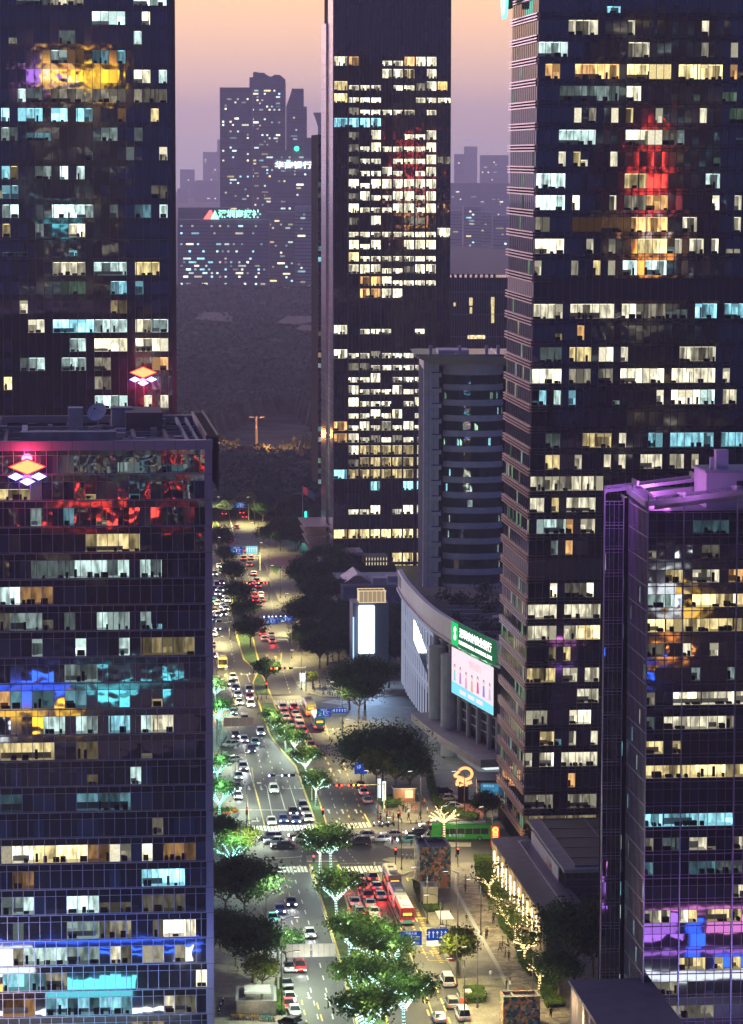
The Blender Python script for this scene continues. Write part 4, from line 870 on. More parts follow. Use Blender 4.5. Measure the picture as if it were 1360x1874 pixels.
m = MB(); gl_ = pbr('roof_shrub_leaf', (.04, .07, .03), .9, var=.4, vs=.5)
for k in range(46):
    cx_, cy2, rr2 = rg.uniform(-3, 26), rg.uniform(-40, 55), rg.uniform(1.0, 2.6)
    for q in range(70):
        p = Vector((cx_+rg.gauss(0, rr2*.5), cy2+rg.gauss(0, rr2*.5), ZG-4.6+abs(rg.gauss(0, rr2*.45)))); a = Vector((rg.gauss(0, 1), rg.gauss(0, 1), rg.gauss(0, 1))).normalized()*.4; b = a.orthogonal().normalized()*.3; m.poly([p-a, p-b, p+a, p+b], gl_)
m.build('roof_garden', GB, kind='stuff')
# blank end sign on the far end of the parapet
e0, e1 = off(0, .56), off(3, .56); d = (e1-e0)
m = MB(); m.poly([(*(e0+d*.1), ZG-3.6), (*(e0+d*.8), ZG-3.6), (*(e0+d*.8), ZG-.8), (*(e0+d*.1), ZG-.8)], dmetal); m.build('end_panel', GB)
# chord frames for sign and screen
def chord(i0, i1, o): return off(i0, o), off(i1, o)
s0, s1 = chord(21, 30, 1.0); dv = (s1-s0); ang = math.atan2(dv.y, dv.x); Ls = dv.length
SG = thing('bank_sign', 'green lit sign board with white characters above the big screen', 'sign', (*(s0+G0), 0), ang)
m = MB(); m.box((0, -.25, ZG-4.6), (Ls, .3, ZG+.4), emi('sign_green', (.02, .17, .07), .8, .2, .2)); m.build('board', SG)
m = MB(); m.box((0, -.30, ZG-4.6), (Ls*.16, -.24, ZG+.4), emi('sign_green_bright', (.02, .75, .18), .9)); m.build('green_end', SG)
tw = emi('sign_white', (1, .98, 1), 2.2)
text('S', 3.9, tw, SG, facing((Ls*.09, -.34, ZG-2.1)), name='emblem', bold=.12); text('深圳农村商业银行', 2.05, tw, SG, facing((Ls*.58, -.34, ZG-1.4)), bold=.05, sx=Ls*.78/16.8)
text('SHENZHEN RURAL COMMERCIAL BANK', 1.15, tw, SG, facing((Ls*.58, -.34, ZG-3.4)), bold=.02, sx=Ls*.78/20.5)
for k in range(3): light('AREA', (Ls*(.2+.3*k), -1.6, ZG-5.5), 130, (.3, 1, .4), SG, 1.0, rot=(R(140), 0, 0))
s0, s1 = chord(21, 30, .9)
SC = thing('led_screen', 'large bright billboard screen showing a row of people on white over blue', 'screen', (*(s0+G0), 0), ang)
zb, zt = ZG-15.2, ZG-5.2
m = MB(); m.box((-.2, -.3, zb-.2), (Ls+.2, .4, zt+.2), dmetal); m.build('housing', SC)
m = MB(); m.poly([(0, -.32, zb), (Ls, -.32, zb), (Ls, -.32, zt), (0, -.32, zt)], emi('screen_white', (1, .84, .93), 1.0, sample=True)); m.poly([(0, -.34, zb), (Ls, -.34, zb), (Ls, -.34, zb+1.9), (0, -.34, zb+2.6)], emi('screen_blue', (.22, .75, 1), 1.1))
for k in range(3): x0 = Ls*(.2+.2*k); m.poly([(x0, -.36, zb+.7), (x0+Ls*.16, -.36, zb+.7), (x0+Ls*.16, -.36, zb+1.6), (x0, -.36, zb+1.6)], MATS['screen_white'])
cs = ((.35, .8, .85), (.65, .3, .7), (.9, .45, .65), (.95, .5, .25), (.85, .12, .3), (.35, .25, .8), (.75, .6, .85)); rg = random.Random(2)
for k in range(7):
    x = Ls*(.08+.14*k); zz = zb+2.6+rg.uniform(-.2, .3); c_ = cs[k]
    m.poly([(x-.85, -.37, zz), (x+.85, -.37, zz), (x+.55, -.37, zz+2.4), (x-.55, -.37, zz+2.4)], emi('screen_coat_%d' % k, c_, .9))
    pts = [(x+.48*math.cos(t*math.pi/6), -.38, zz+2.85+.5*math.sin(t*math.pi/6)) for t in range(12)]; m.poly(pts, emi('screen_skin', (1, .72, .62), 1.0))
    pts = [(x+.6*math.cos(t*math.pi/6), -.375, zz+3.1+.6*math.sin(t*math.pi/6)) for t in range(12)]; m.poly(pts, emi('screen_hair', (.4, .15, .25), .7))
m.build('picture', SC); text('快乐出行', 1.7, emi('screen_red', (1, .55, .6), 1.0), SC, facing((Ls*.58, -.4, zt-1.9)), sx=1.3)
light('AREA', (Ls/2, -4, (zb+zt)/2-1), 900, (.8, .85, 1), SC, 8, rot=(R(-90), 0, 0), name='screen_light')
# ---------------- H: drum fronted tower
PH = at(775, 800, 845); H_ = thing('drum_tower', 'grey clad tower with a rounded banded glass bay and a wide flat roof canopy', 'building', (PH.x, PH.y, 0), TH*.3)
tile = pbr('lilac_tile', (.74, .66, .66), .6, var=.12, vs=.5); ZH = 76.0; s_ = 845/6000
m = MB(); m.box((0, 0, 0), (4.0, 26, ZH+2), tile); m.build('slab_wall', H_)
m = MB()
for k in range(34): m.box((-.04, .6, 3+k*2.2), (-.0, 25.5, 3.1+k*2.2), dmetal)
for k in range(6): m.box((-.3, 2+k*4.2, 0), (-.02, 2.2+k*4.2, ZH), mull_l); m.box((-.26, 2.2+k*4.2, 8*k+6), (-.02, 5.6+k*4.2, 8*k+6.3), mull_l)
for x in (1.3, 2.6): m.box((x, -.03, 0), (x+.06, 0, ZH+2), dmetal)
m.build('tile_joint', H_)
m = MB()
for k in range(19):
    z = 2+k*4.0
    m.box((1.9, -.7, z), (4.6, 2, z+1.0), tile); m.box((2.1, -.5, z+1.0), (4.4, -.3, z+1.25), dmetal)
m.build('balcony', H_)
cx, cyy, rr_ = 13.0, 9.0, 9.3
arc = lambda r, z, t: (cx+math.copysign(abs(math.cos(t))**.75, math.cos(t))*r, cyy+math.copysign(abs(math.sin(t))**.9, math.sin(t))*r, z)
def ring(m, z0, z1, r, mat, rt=None, top=None):
    nn = 26; ts = [math.pi+math.pi*1.15*k/nn for k in range(nn+1)]
    for a, b in zip(ts, ts[1:]): m.poly([arc(r, z0, a), arc(r, z0, b), arc(r, z1, b), arc(r, z1, a)], mat)
    for z in (z0, z1): m.poly([arc(r, z, t) for t in ts], top or mat)
m1, m2 = MB(), MB(); rh = random.Random(7)
for k in range(19):
    z = ZH-4.0*(k+1); ring(m1, z+2.45, z+4.0-.0, rr_, tile); ring(m1, z+2.9, z+3.2, rr_+.12, tile); ring(m2, z, z+2.45, rr_-.25, GL_G)
ring(m1, ZH, ZH+1.4, rr_, tile); m1.build('spandrel_ring', H_, smooth=False); m2.build('ribbon_window', H_)
m = MB()
for k in range(26):
    t = math.pi+rh.uniform(.15, .95)*math.pi; z = ZH-4.0*rh.randint(1, 18); dt_ = rh.uniform(.03, .09); c_ = rh.choice('ggbcb')
    m.poly([arc(rr_-.2, z+.2, t), arc(rr_-.2, z+.2, t+dt_), arc(rr_-.2, z+rh.uniform(1.2, 2.2), t+dt_), arc(rr_-.2, z+2.0, t)], room_mat(c_, rh.choice((1, 1, 2))))
m.build('lit_window', H_, kind='stuff')
m = MB(); m.box((4, 3, 0), (26, 26, ZH+.5), black); m.box((4.0, 5, ZH), (12, 16, ZH+4.6), tile); m.box((14, 4, ZH+.5), (19, 8, ZH+2.8), pbr('brown_plant', (.22, .14, .10), .7))
for x in (1.5, 9, 16, 19, 22): m.box((x, 2.0, ZH), (x+.8, 2.8, ZH+6), tile)
m.build('roof_plant', H_)
m = MB(); zc = at(800, 650, 845).z
m.hexa([(1.5, -1, zc-2.2), (30, -1, zc-2.2), (30, 26, zc-2.2), (1.5, 26, zc-2.2), (-2.4, -4.5, zc+.0), (34, -4.5, zc+.0), (34, 28, zc+.0), (-2.4, 28, zc+.0)], pbr('canopy_soffit', (.6, .56, .54), .6)); m.box((-1.6, -3.8, zc), (33, 27, zc+.15), pbr('teal_roof', (.03, .10, .10), .3))
for x in (8, 19): m.box((x, -3.8, zc+.15), (x+.3, 27, zc+.4), mull_l)
m.box((-2.4, -4.5, zc), (34, -4.2, zc+.5), mull_l); m.build('roof_canopy', H_)
# ---------------- I: small building with the tall blinding screen
PI = at(646, 1200, 812); I_ = thing('screen_pavilion', 'small pavilion tower carrying a tall blinding white screen under a lit glass cube', 'building', (PI.x, PI.y, 0), TH)
sI = 812/6000; m = MB(); m.box((0, .3, 0), (9, 9, 19.5), pbr('pavilion_blue_grey', (.16, .20, .28), .6)); m.box((5.6, 0, 0), (7.5, 1, 19), MATS['pavilion_blue_grey']); m.build('body', I_)
m = MB(); m.box((1.5, -.12, 6.8), (5.3, .3, 18.8), emi('tall_screen', (.85, .97, 1), 4.5, sample=True)); m.build('tall_screen', I_)
m = MB(); m.box((.0, -.2, 3), (.25, .3, 16), emi('side_strip', (.4, .75, 1), 1.6)); m.build('edge_strip', I_)
light('AREA', (3.4, -1.2, 13), 5500, (.35, .60, 1), I_, 4, rot=(R(-90), 0, 0), name='screen_light')
m = MB()
for k in range(7):
    for y in (.6, 5.4): m.box((1.6+k*1.1, y, 19.5), (1.68+k*1.1, y+.1, 22.5), emi('fairy_gold', (1, .78, .45), 1.1))
for k in range(5):
    for x in (1.6, 8.2): m.box((x, .6+k*1.2, 19.5), (x+.08, .7+k*1.2, 22.5), MATS['fairy_gold'])
for z in (19.5, 22.4): m.box((1.5, .5, z), (8.4, .7, z+.12), MATS['fairy_gold']); m.box((1.5, 5.4, z), (8.4, 5.6, z+.12), MATS['fairy_gold'])
m.build('lit_cage', I_); m = MB(); m.box((1.8, .9, 19.5), (8, 5.2, 22.2), emi('cage_glow', (1, .75, .45), .35)); m.build('glass_cube', I_)
# ---------------- J: low mall by the middle tower
def simple(name, label, cat, px, py, Y, parts, rz=TH):
    P = at(px, py, Y); o = thing(name, label, cat, (P.x, P.y, 0), rz)
    for nm, boxes in parts:
        m = MB()
        for a, b, mt in boxes: m.box(a, b, mt)
        m.build(nm, o)
    return o
Yj = 1000; kj = Yj/6000
zj = at(600, 1030, Yj).z
wr = pbr('mall_roof', (.34, .30, .34), .7, var=.15, vs=.3); wrl = emi('mall_warm', (1, .62, .25), .55, .4, .3)
simple('shopping_hall', 'low hall with pale flat roofs and a warm lit street front beside the middle tower', 'building', 588, 1030, Yj, [
  ('body', [((0, 0, 0), (4, 20, zj), pbr('mall_wall', (.30, .24, .20), .7)), ((4, 8, 0), (24, 30, zj-2.5), black)]),
  ('roof', [((-.2, -.2, zj), (4.2, 20, zj+.5), wr), ((3, 14, zj+.5), (14.5, 27, zj+1.4), wr), ((5.3, 17, zj+1.4), (12.6, 24, zj+1.6), pbr('roof_rust', (.30, .16, .14), .8)), ((14.6, 12, zj-2.5), (22, 22, zj+.2), pbr('roof_slate', (.10, .10, .14), .7))]),
  ('lit_front', [((-.1, .5, 1), (0, 19, zj-1), wrl), ((.6, -.12, 1), (3.6, -.0, zj-1.4), wrl)]),
  ('lit_window', [((15+k*.9, 11.9, zj-2.4+j*1.5), (15.25+k*.9, 12.0, zj-1.5+j*1.5), emi('slot_light', (1, .85, .5), .8)) for k in range(8) for j in range(2)])])
bl = pbr('blue_shed', (.16, .22, .34), .5, var=.2, vs=.5)
JB = simple('market_hall', 'blue grey hall with a pitched skylight roof behind the dark trees', 'building', 628, 1100, 930, [('body', [((0, 0, 0), (19, 34, 8), bl)]), ('parapet', [((-.3, -.3, 8), (19.3, .1, 8.7), wr), ((19, 0, 8), (19.4, 34, 8.7), wr)]), ('roof_plant', [((9, 4, 8), (13, 9, 10), concl), ((14, 12, 8), (18, 18, 9.5), concl)])])
m = MB(); 
for k in range(10):
    y = 8+k*1.6; m.poly([(1, y, 8.1), (1, y+1.3, 8.1), (5, y+1.3, 11), (5, y, 11)][::-1], bl); m.poly([(5, y, 11), (5, y+1.3, 11), (9, y+1.3, 8.1), (9, y, 8.1)][::-1], bl); m.box((.9, y+1.3, 8), (9.1, y+1.5, 8.3), mull_l)
m.build('skylight', JB)
sty = [((k*.0-2, k*3.0, .5), (-1.7+k*.0, k*3.0+2.4, 1.6), emi('red_trim', (1, .35, .2), 1.3)) for k in range(9)]
simple('market_stall', 'line of low stalls outlined with orange light behind the dark trees', 'stall', 655, 1168, 850, [('light_strip', sty), ('body', [((-2.6, 0, 0), (-2.05, 27, 3), dmetal)])])
# ---------------- K: broad dark block behind the middle tower's right edge
PK = at(822, 560, 1320); K_ = thing('office_block', 'broad dark block with vertical fins behind the drum tower', 'building', (PK.x-2, PK.y, 0), TH*.4)
ZK = at(870, 508, 1320).z; m = MB(); m.box((0, .3, 0), (32, 30, ZK), glass('k_glass', (.025, .03, .05), 1.7, .02, .3)); m.build('body', K_); m = MB()
for k in range(32): m.box((k, -.25, 30), (k+.18, .3, ZK+.6), pbr('slate_fin', (.14, .15, .20), .5))
for k in range(5): m.box((0, -.1, ZK-6-k*9), (32, .3, ZK-5.6-k*9), MATS['slate_fin'])
m.build('fin', K_); m = MB(); rk = random.Random(9)
for k in range(9): a = 3+k*2.1; m.box((a, 2, ZK), (a+1.1, 3.2, ZK+1.4), dmetal)
m.build('roof_fan', K_)
for (px, py, w_, h_) in ((862, 552, 1.4, 3.2), (902, 552, 1.4, 3.6), (902, 568, 1.2, 3.4), (902, 584, 1.2, 3.2), (862, 568, 1, 2.6), (832, 557, .8, 1.5)):
    p = K_.matrix_basis.inverted() @ at(px, py, 1320); m = MB(); m.box((p.x-w_/2, -.3, p.z-h_/2), (p.x+w_/2, -.26, p.z+h_/2), emi('amber_window', (1, .8, .35), .9, .3)); m.build('lit_window', K_)
p = K_.matrix_basis.inverted() @ at(872, 617, 1320); m = MB(); m.box((p.x-3.5, -.4, p.z-.7), (p.x+3.5, -.3, p.z+.8), emi('shop_amber', (1, .75, .4), 1.3, .6, 1.2)); m.build('shop_sign', K_)
# ---------------- far city
def farb(name, label, px0, px1, pyt, Y, dens, rnd, tint=(.10, .09, .12), cs='wwccby', lvl=(2, 3), steps=(), base=None, fh=3.4, cw=2.6, band=.35):
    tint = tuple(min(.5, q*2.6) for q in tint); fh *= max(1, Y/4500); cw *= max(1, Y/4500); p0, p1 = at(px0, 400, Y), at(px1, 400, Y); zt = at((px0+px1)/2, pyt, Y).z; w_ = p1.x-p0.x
    o = thing(name, label, 'building', (p0.x, Y, 0), 0, None); mt = pbr('far_wall_%d%d' % (int(tint[0]*100), int(tint[2]*100)), tint, .7, var=.15, vs=.1)
    m = MB(); m.box((0, 0, 0), (w_, 30, zt), mt)
    for (x0, x1, zz) in steps: m.box((w_*x0, 2, zt), (w_*x1, 24, zt+zz), mt)
    m.build('tower_block', o)
    m = MB(); nf = int(zt/fh)
    for i in range(nf-1):
        z = i*fh+1
        m.box((0, -.12, z+fh*.55), (w_, 0, z+fh*.8), pbr('far_band', (.16, .15, .18), .6)) if i % 1 == 0 and band > rnd.random() else None
        if rnd.random() < .25: continue
        k = 1
        while k < int(w_/cw)-1:
            if rnd.random() < dens:
                n = rnd.choice((1, 1, 1, 2, 3)); n = min(n, int(w_/cw)-1-k)
                c_ = rnd.choice(cs); l_ = rnd.choice((.35, .7, 1.4, 2.2)); m.poly([(k*cw, -.2, z), (k*cw+cw*(n-.25), -.2, z), (k*cw+cw*(n-.25), -.2, z+fh*.5), (k*cw, -.2, z+fh*.5)], emi('far_%s_%d' % (c_, l_*10), ROOMC[c_], l_, .5, .05)); k += n
            k += 1
    if m.f: m.build('window_band', o, kind='stuff')
    return o, w_, zt
rf = random.Random(42)
f1, w1, z1 = farb('high_rise', 'flat topped dark slab of the distant twin towers against the sunset', 403, 462, 160, 3500, .16, rf)
f2, w2, z2 = farb('high_rise', 'stepped distant tower with curved glass crown, tallest on the skyline', 457, 522, 150, 3560, .22, rf, steps=((0, .3, 5), (.1, .42, 10)))
m = MB(); pts = [(w2*.42, z2+9), (w2*.6, z2+5.5), (w2*.72, z2+8), (w2*.86, z2+7.5), (w2, z2+3), (w2, z2), (w2*.12, z2), (w2*.12, z2+11)]
b = len(m.v); m.v += [(x, 1, z) for x, z in pts]+[(x, 20, z) for x, z in pts]; k_ = m.mi(f2.children[0].data.materials[0]); n8 = len(pts); m.f.append(tuple(range(b, b+n8))[::-1]); m.m.append(k_)
for j in range(n8): q = (j+1) % n8; m.f.append((b+j, b+q, b+n8+q, b+n8+j)); m.m.append(k_)
m.tube([(w2*.15, 5, z2+11), (w2*.45, 5, z2+8)], .3, dmetal, 4); m.build('crown', f2)
f3, w3, z3 = farb('high_rise', 'slender distant tower with a slanted pointed top right of the twin towers', 524, 561, 195, 3700, .05, rf, steps=((.3, .85, 20),))
m = MB(); m.hexa([(0, 0, z3), (w3*.3, 0, z3), (w3*.3, 20, z3), (0, 20, z3), (w3*.22, 0, z3+14), (w3*.3, 0, z3+21), (w3*.3, 20, z3+21), (w3*.22, 20, z3+14)], f2.children[0].data.materials[0]); m.build('crown', f3)
f4, w4, z4 = farb('bank_building', 'distant block with white bank characters along its top', 500, 573, 275, 3300, .16, rf)
p = at(537, 303, 3298); text('华商银行', 7.5, emi('far_white_sign', (.8, .95, 1), 3), f4, facing((p.x-f4.location.x, -1.2, p.z)), name='bank_lettering', ext=.2, bold=.15, sx=1.25)
m = MB(); q = at(543, 272, 3298); m.ball((q.x-f4.location.x, -2, q.z), 2.6, emi('green_beacon', (.05, 1, .5), 3)); m.build('beacon', f4)
f5, w5, z5 = farb('high_rise', 'distant block with a sloped roof just left of the middle tower', 556, 600, 252, 3450, .06, rf)
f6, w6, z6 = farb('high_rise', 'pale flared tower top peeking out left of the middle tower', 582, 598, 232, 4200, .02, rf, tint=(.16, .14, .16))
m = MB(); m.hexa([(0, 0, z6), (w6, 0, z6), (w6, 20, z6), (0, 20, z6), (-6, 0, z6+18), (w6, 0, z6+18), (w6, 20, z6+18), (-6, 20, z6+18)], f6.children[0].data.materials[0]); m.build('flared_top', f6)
g1, wg, zg = farb('apartment_block', 'long lit block below the green rooftop sign at the park edge', 325, 492, 402, 3100, .34, rf, cs='ccbwwb', band=.8)
p = at(372, 388, 3098); m = MB(); x0 = p.x-g1.location.x; m.poly([(x0, -1, zg+.5), (x0+10, -1, zg+.5), (x0+8, -1, zg+9), (x0+6, -1, zg+9)], emi('far_red_sign', (1, .12, .1), 3)); m.poly([(x0+7, -1.2, zg+.5), (x0+15, -1.2, zg+.5), (x0+11, -1.2, zg+9)], emi('far_green_sign', (.25, 1, .6), 3.5)); m.build('rooftop_emblem', g1)
text('深圳商报社', 7.6, MATS['far_green_sign'], g1, facing((x0+34, -1.2, zg+5)), name='rooftop_lettering', ext=.2, bold=.25, sx=1.05)
farb('apartment_block', 'distant block filling the gap behind the green rooftop sign', 326, 420, 380, 3300, .05, rf, band=.1)
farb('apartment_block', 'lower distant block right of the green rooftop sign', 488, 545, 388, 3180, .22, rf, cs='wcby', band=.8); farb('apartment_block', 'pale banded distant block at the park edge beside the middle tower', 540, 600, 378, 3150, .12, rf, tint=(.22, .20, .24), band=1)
for i, (a, b, t, Y, lab) in enumerate(((330, 356, 310, 5200, 'small square block'), (325, 345, 345, 4700, 'low block hugging the upper left tower'), (356, 372, 332, 4900, 'low stub'), (372, 400, 278, 5600, 'rounded pale tower'), (358, 402, 330, 4800, 'wide low block'), (398, 405, 255, 5400, 'thin sliver of a tower'),
    (831, 850, 282, 5200, 'narrow grey block'), (849, 873, 268, 5600, 'tower with a violet lit roof edge'), (878, 930, 284, 5000, 'broad block with two lit tops'), (824, 935, 335, 3700, 'long horizontal block'))):
    farb('high_rise', '%s fading into the haze on the %s skyline' % (lab, 'left' if a < 500 else 'right'), a, b, t, Y*2.05, .06 if t < 300 else .04, rf, tint=(.13, .12, .14), cs='wwc', band=.1)
for i, (a, b, t, Y, lab) in enumerate(((824, 850, 385, 3300, 'left'), (848, 880, 378, 3250, 'middle'), (876, 906, 388, 3350, 'broad'), (902, 935, 395, 3200, 'right hand'))):
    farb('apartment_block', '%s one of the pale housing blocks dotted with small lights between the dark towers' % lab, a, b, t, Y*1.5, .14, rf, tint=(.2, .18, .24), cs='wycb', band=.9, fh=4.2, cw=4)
m = MB(); 
o_ = [o for o in col.objects if o.get('label', '').startswith('tower with a violet')][0]; p = at(861, 258, 5600*2.05); m.box((-4, -1, p.z-2.4), (62, 0, p.z), emi('violet_edge', (.55, .25, 1), 1.5)); m.build('roof_edge_light', o_)
# ================================================================== park (a wood that reads as one mass)
from mathutils import noise
def hgt(x, y):
    v = Vector((x/14, y/22, 0)); c = noise.cell(v) if False else 0
    a = noise.noise(Vector((x/70, y/160, 3)))*7 + abs(noise.noise(Vector((x/9, y/14, 0))))*9 + noise.noise(Vector((x/4, y/6, 9)))*1.6
    cl = noise.noise(Vector((x/90+4, y/330, 7)))
    if cl > .62: return .1
    d = noise.voronoi(Vector((x/10.5, y/10.5, 0)))[0]; r = math.sqrt(d[0]) if False else d[0]
    return max(.4, 5+noise.noise(Vector((x/70, y/160, 3)))*5+7*math.sqrt(max(0, 1-(r/.72)**2))+noise.noise(Vector((x/3, y/3, 9)))*1.8)
def wood(name, x0, x1, y0, y1, dx, dy, mat, clear=True):
    nx, ny = int((x1-x0)/dx), int((y1-y0)/dy); v = []; f = []
    for j in range(ny+1):
        for i in range(nx+1):
            x, y = x0+i*dx, y0+j*dy; h = hgt(x, y); 
            v.append((x+noise.noise(Vector((x, y, 1)))*dx*.4, y, h))
    for j in range(ny):
        for i in range(nx): a = j*(nx+1)+i; f.append((a, a+1, a+nx+2, a+nx+1))
    me = bpy.data.meshes.new(name); me.from_pydata(v, [], f); me.materials.append(mat); o = bpy.data.objects.new(name, me); col.objects.link(o); o['kind'] = 'stuff'; return o
leafw = pbr('woodland_leaf', (.05, .075, .045), .9, var=.95, vs=.06, bump=1.5, bs=.9)
wood('woodland', -230, 170, 1165, 2000, 2.6, 3.6, leafw); wood('woodland', -300, 330, 2000, 3080, 4, 7, leafw)
rl_ = random.Random(17)
def leafcover(n, x0, x1, y0, y1, s0):
    m = MB(); mats = [pbr('canopy_leaf_%d' % k, c, .9) for k, c in enumerate(((.03, .05, .03), (.06, .09, .045), (.08, .115, .07), (.02, .03, .022)))]
    for _ in range(n):
        x, y = rl_.uniform(x0, x1), rl_.uniform(y0, y1); z = hgt(x, y)
        if z < 1: continue
        s = s0*rl_.uniform(.5, 1.3); nn = Vector((rl_.gauss(0, 1), rl_.gauss(0, 1)-.5, rl_.gauss(0, .6)+.8)).normalized(); u = nn.orthogonal().normalized(); u.rotate(Matrix.Rotation(rl_.random()*6.28, 3, nn)); v_ = nn.cross(u); p = Vector((x, y, z+rl_.uniform(-.4, 1.2)))
        m.poly([p-u*s, p+v_*s*.6, p+u*s, p-v_*s*.6], mats[int(4*abs(noise.noise(Vector((x/7, y/7, 5)))*1.6+rl_.random()*.45)) % 4])
    m.build('woodland_leaves', kind='stuff')
leafcover(42000, -110, 30, 1170, 1800, .9); leafcover(26000, -200, 60, 1800, 3080, 2.0)
m = MB()
for (px0, px1, py, Yd) in ((355, 425, 614, 0), (505, 590, 622, 0), (540, 590, 635, 0)):
    a, b, c, d = gp(px0, py+8), gp(px1, py+14), gp(px1, py-6), gp(px0+20, py-6); m.poly([(q.x, q.y, 15) for q in (a, b, c, d)], pbr('park_meadow', (.055, .07, .045), .9, var=.3, vs=.02))
m.build('meadow', kind='stuff')
m = MB()
for (px, py, c_) in ((556, 571, (1, .4, .1)), (402, 663, (.8, .9, 1)), (570, 701, (.3, 1, 1)), (411, 833, (1, .9, .7)), (502, 841, (.4, 1, .2)), (421, 889, (.8, .8, 1)), (414, 835, (1, .9, .7)), (436, 912, (.9, .9, 1))):
    P = at(px, py, gp(px, py+8).y*.985); t = thing('park_lamp', 'small %s lamp glowing among the dark park trees at photo left of the middle tower' % {(1,.4,.1):'orange',(.8,.9,1):'cold white',(.3,1,1):'cyan',(1,.9,.7):'warm white',(.4,1,.2):'green',(.8,.8,1):'bluish',(.9,.9,1):'pale'}[c_], 'lamp', (P.x, P.y, 0), 0, 'lamps in the park')
    q = MB(); q.cyl((0, 0, 0), .12, P.z, dmetal, 5); q.build('pole', t); q = MB(); q.ball((0, 0, P.z), .7, emi('park_glow_%d%d' % (c_[0]*10, c_[1]*10), c_, 2.5), 6); q.build('lantern', t)
P = gp(470, 862); MT = thing('mast', 'tall mast with a ring of lamps, lit orange from below, at the park edge', 'mast', (P.x, P.y, 0))
m = MB(); m.cyl((0, 0, 0), .5, 18, emi('mast_glow_orange', (1, .42, .16), .45), 8, r2=.5); m.cyl((0, 0, 18), .5, 5, mull_l, 8); m.build('pole', MT)  # the orange uplight is painted into the pole as emission
m = MB()
for t in range(8): a = t*math.pi/4; m.box((2.6*math.cos(a)-.5, 2.6*math.sin(a)-.5, 22.4), (2.6*math.cos(a)+.5, 2.6*math.sin(a)+.5, 22.8), metal); m.tube([(0, 0, 22), (2.6*math.cos(a), 2.6*math.sin(a), 22.5)], .12, metal, 4)
m.build('lamp_ring', MT); light('POINT', (6, -24, 17), 26000, (1, .36, .10), MT, 1.5); light('POINT', (-16, -20, 17), 14000, (1, .36, .10), MT, 1.5)
# ================================================================== trees
def leafmat(name, c1, c2, tr=.35):
    mt = bpy.data.materials.new(name); t = nt(mt); N, L = t.nodes, t.links
    o = N.new('ShaderNodeOutputMaterial'); d = N.new('ShaderNodeBsdfDiffuse'); tl = N.new('ShaderNodeBsdfTranslucent'); mx = N.new('ShaderNodeMixShader'); mx.inputs[0].default_value = tr
    tc = N.new('ShaderNodeTexCoord'); nz = N.new('ShaderNodeTexNoise'); nz.inputs['Scale'].default_value = .55; nz.inputs['Detail'].default_value = 5; L.new(tc.outputs['Object'], nz.inputs['Vector'])
    r = N.new('ShaderNodeValToRGB'); r.color_ramp.elements[0].position = .35; r.color_ramp.elements[0].color = (*c1, 1); r.color_ramp.elements[1].position = .68; r.color_ramp.elements[1].color = (*c2, 1)
    L.new(nz.outputs[0], r.inputs[0]); L.new(r.outputs[0], d.inputs[0]); L.new(r.outputs[0], tl.inputs[0]); L.new(d.outputs[0], mx.inputs[1]); L.new(tl.outputs[0], mx.inputs[2]); L.new(mx.outputs[0], o.inputs[0]); return mt
LF1 = leafmat('street_leaf', (.04, .08, .02), (.13, .20, .045), .5); LF2 = leafmat('fig_leaf', (.022, .05, .022), (.075, .13, .045), .3); LF3 = leafmat('yellow_green_leaf', (.08, .11, .02), (.20, .22, .05))
BARK = pbr('bark', (.13, .10, .07), .9, var=.3, vs=2)
LEDW = emi('string_white', (.62, 1, .95), 2.0); LEDG = emi('string_gold', (1, .72, .32), 3.0); LEDT = emi('string_teal', (.35, 1, .85), 2.2)
def limbs(rnd, h, sp, nb, base=.35, lift=.45, levels=2):
    out = []; top = Vector((rnd.uniform(-.3, .3), rnd.uniform(-.3, .3), h*base)); out.append(([(0, 0, 0), (top.x*.5, top.y*.5, h*base*.5), tuple(top)], [.30, .24, .20]))
    for i in range(nb):
        a = 2*math.pi*i/nb+rnd.uniform(-.4, .4); L_ = sp*rnd.uniform(.6, .95); e = Vector((math.cos(a)*L_, math.sin(a)*L_, h*(lift+.35*rnd.random())))
        e.z = max(e.z, h*base+1); md = top.lerp(e, .5)+Vector((0, 0, .5)); out.append(([tuple(top), tuple(md), tuple(e)], [.17, .11, .05]))
        for k in range(levels):
            b = a+rnd.uniform(-.9, .9); s = md.lerp(e, rnd.uniform(-.3, .5)); q = s+Vector((math.cos(b), math.sin(b), rnd.uniform(.2, 1.0)))*sp*.38; out.append(([tuple(s), tuple(s.lerp(q, .5)), tuple(q)], [.08, .06, .03]))
    return out
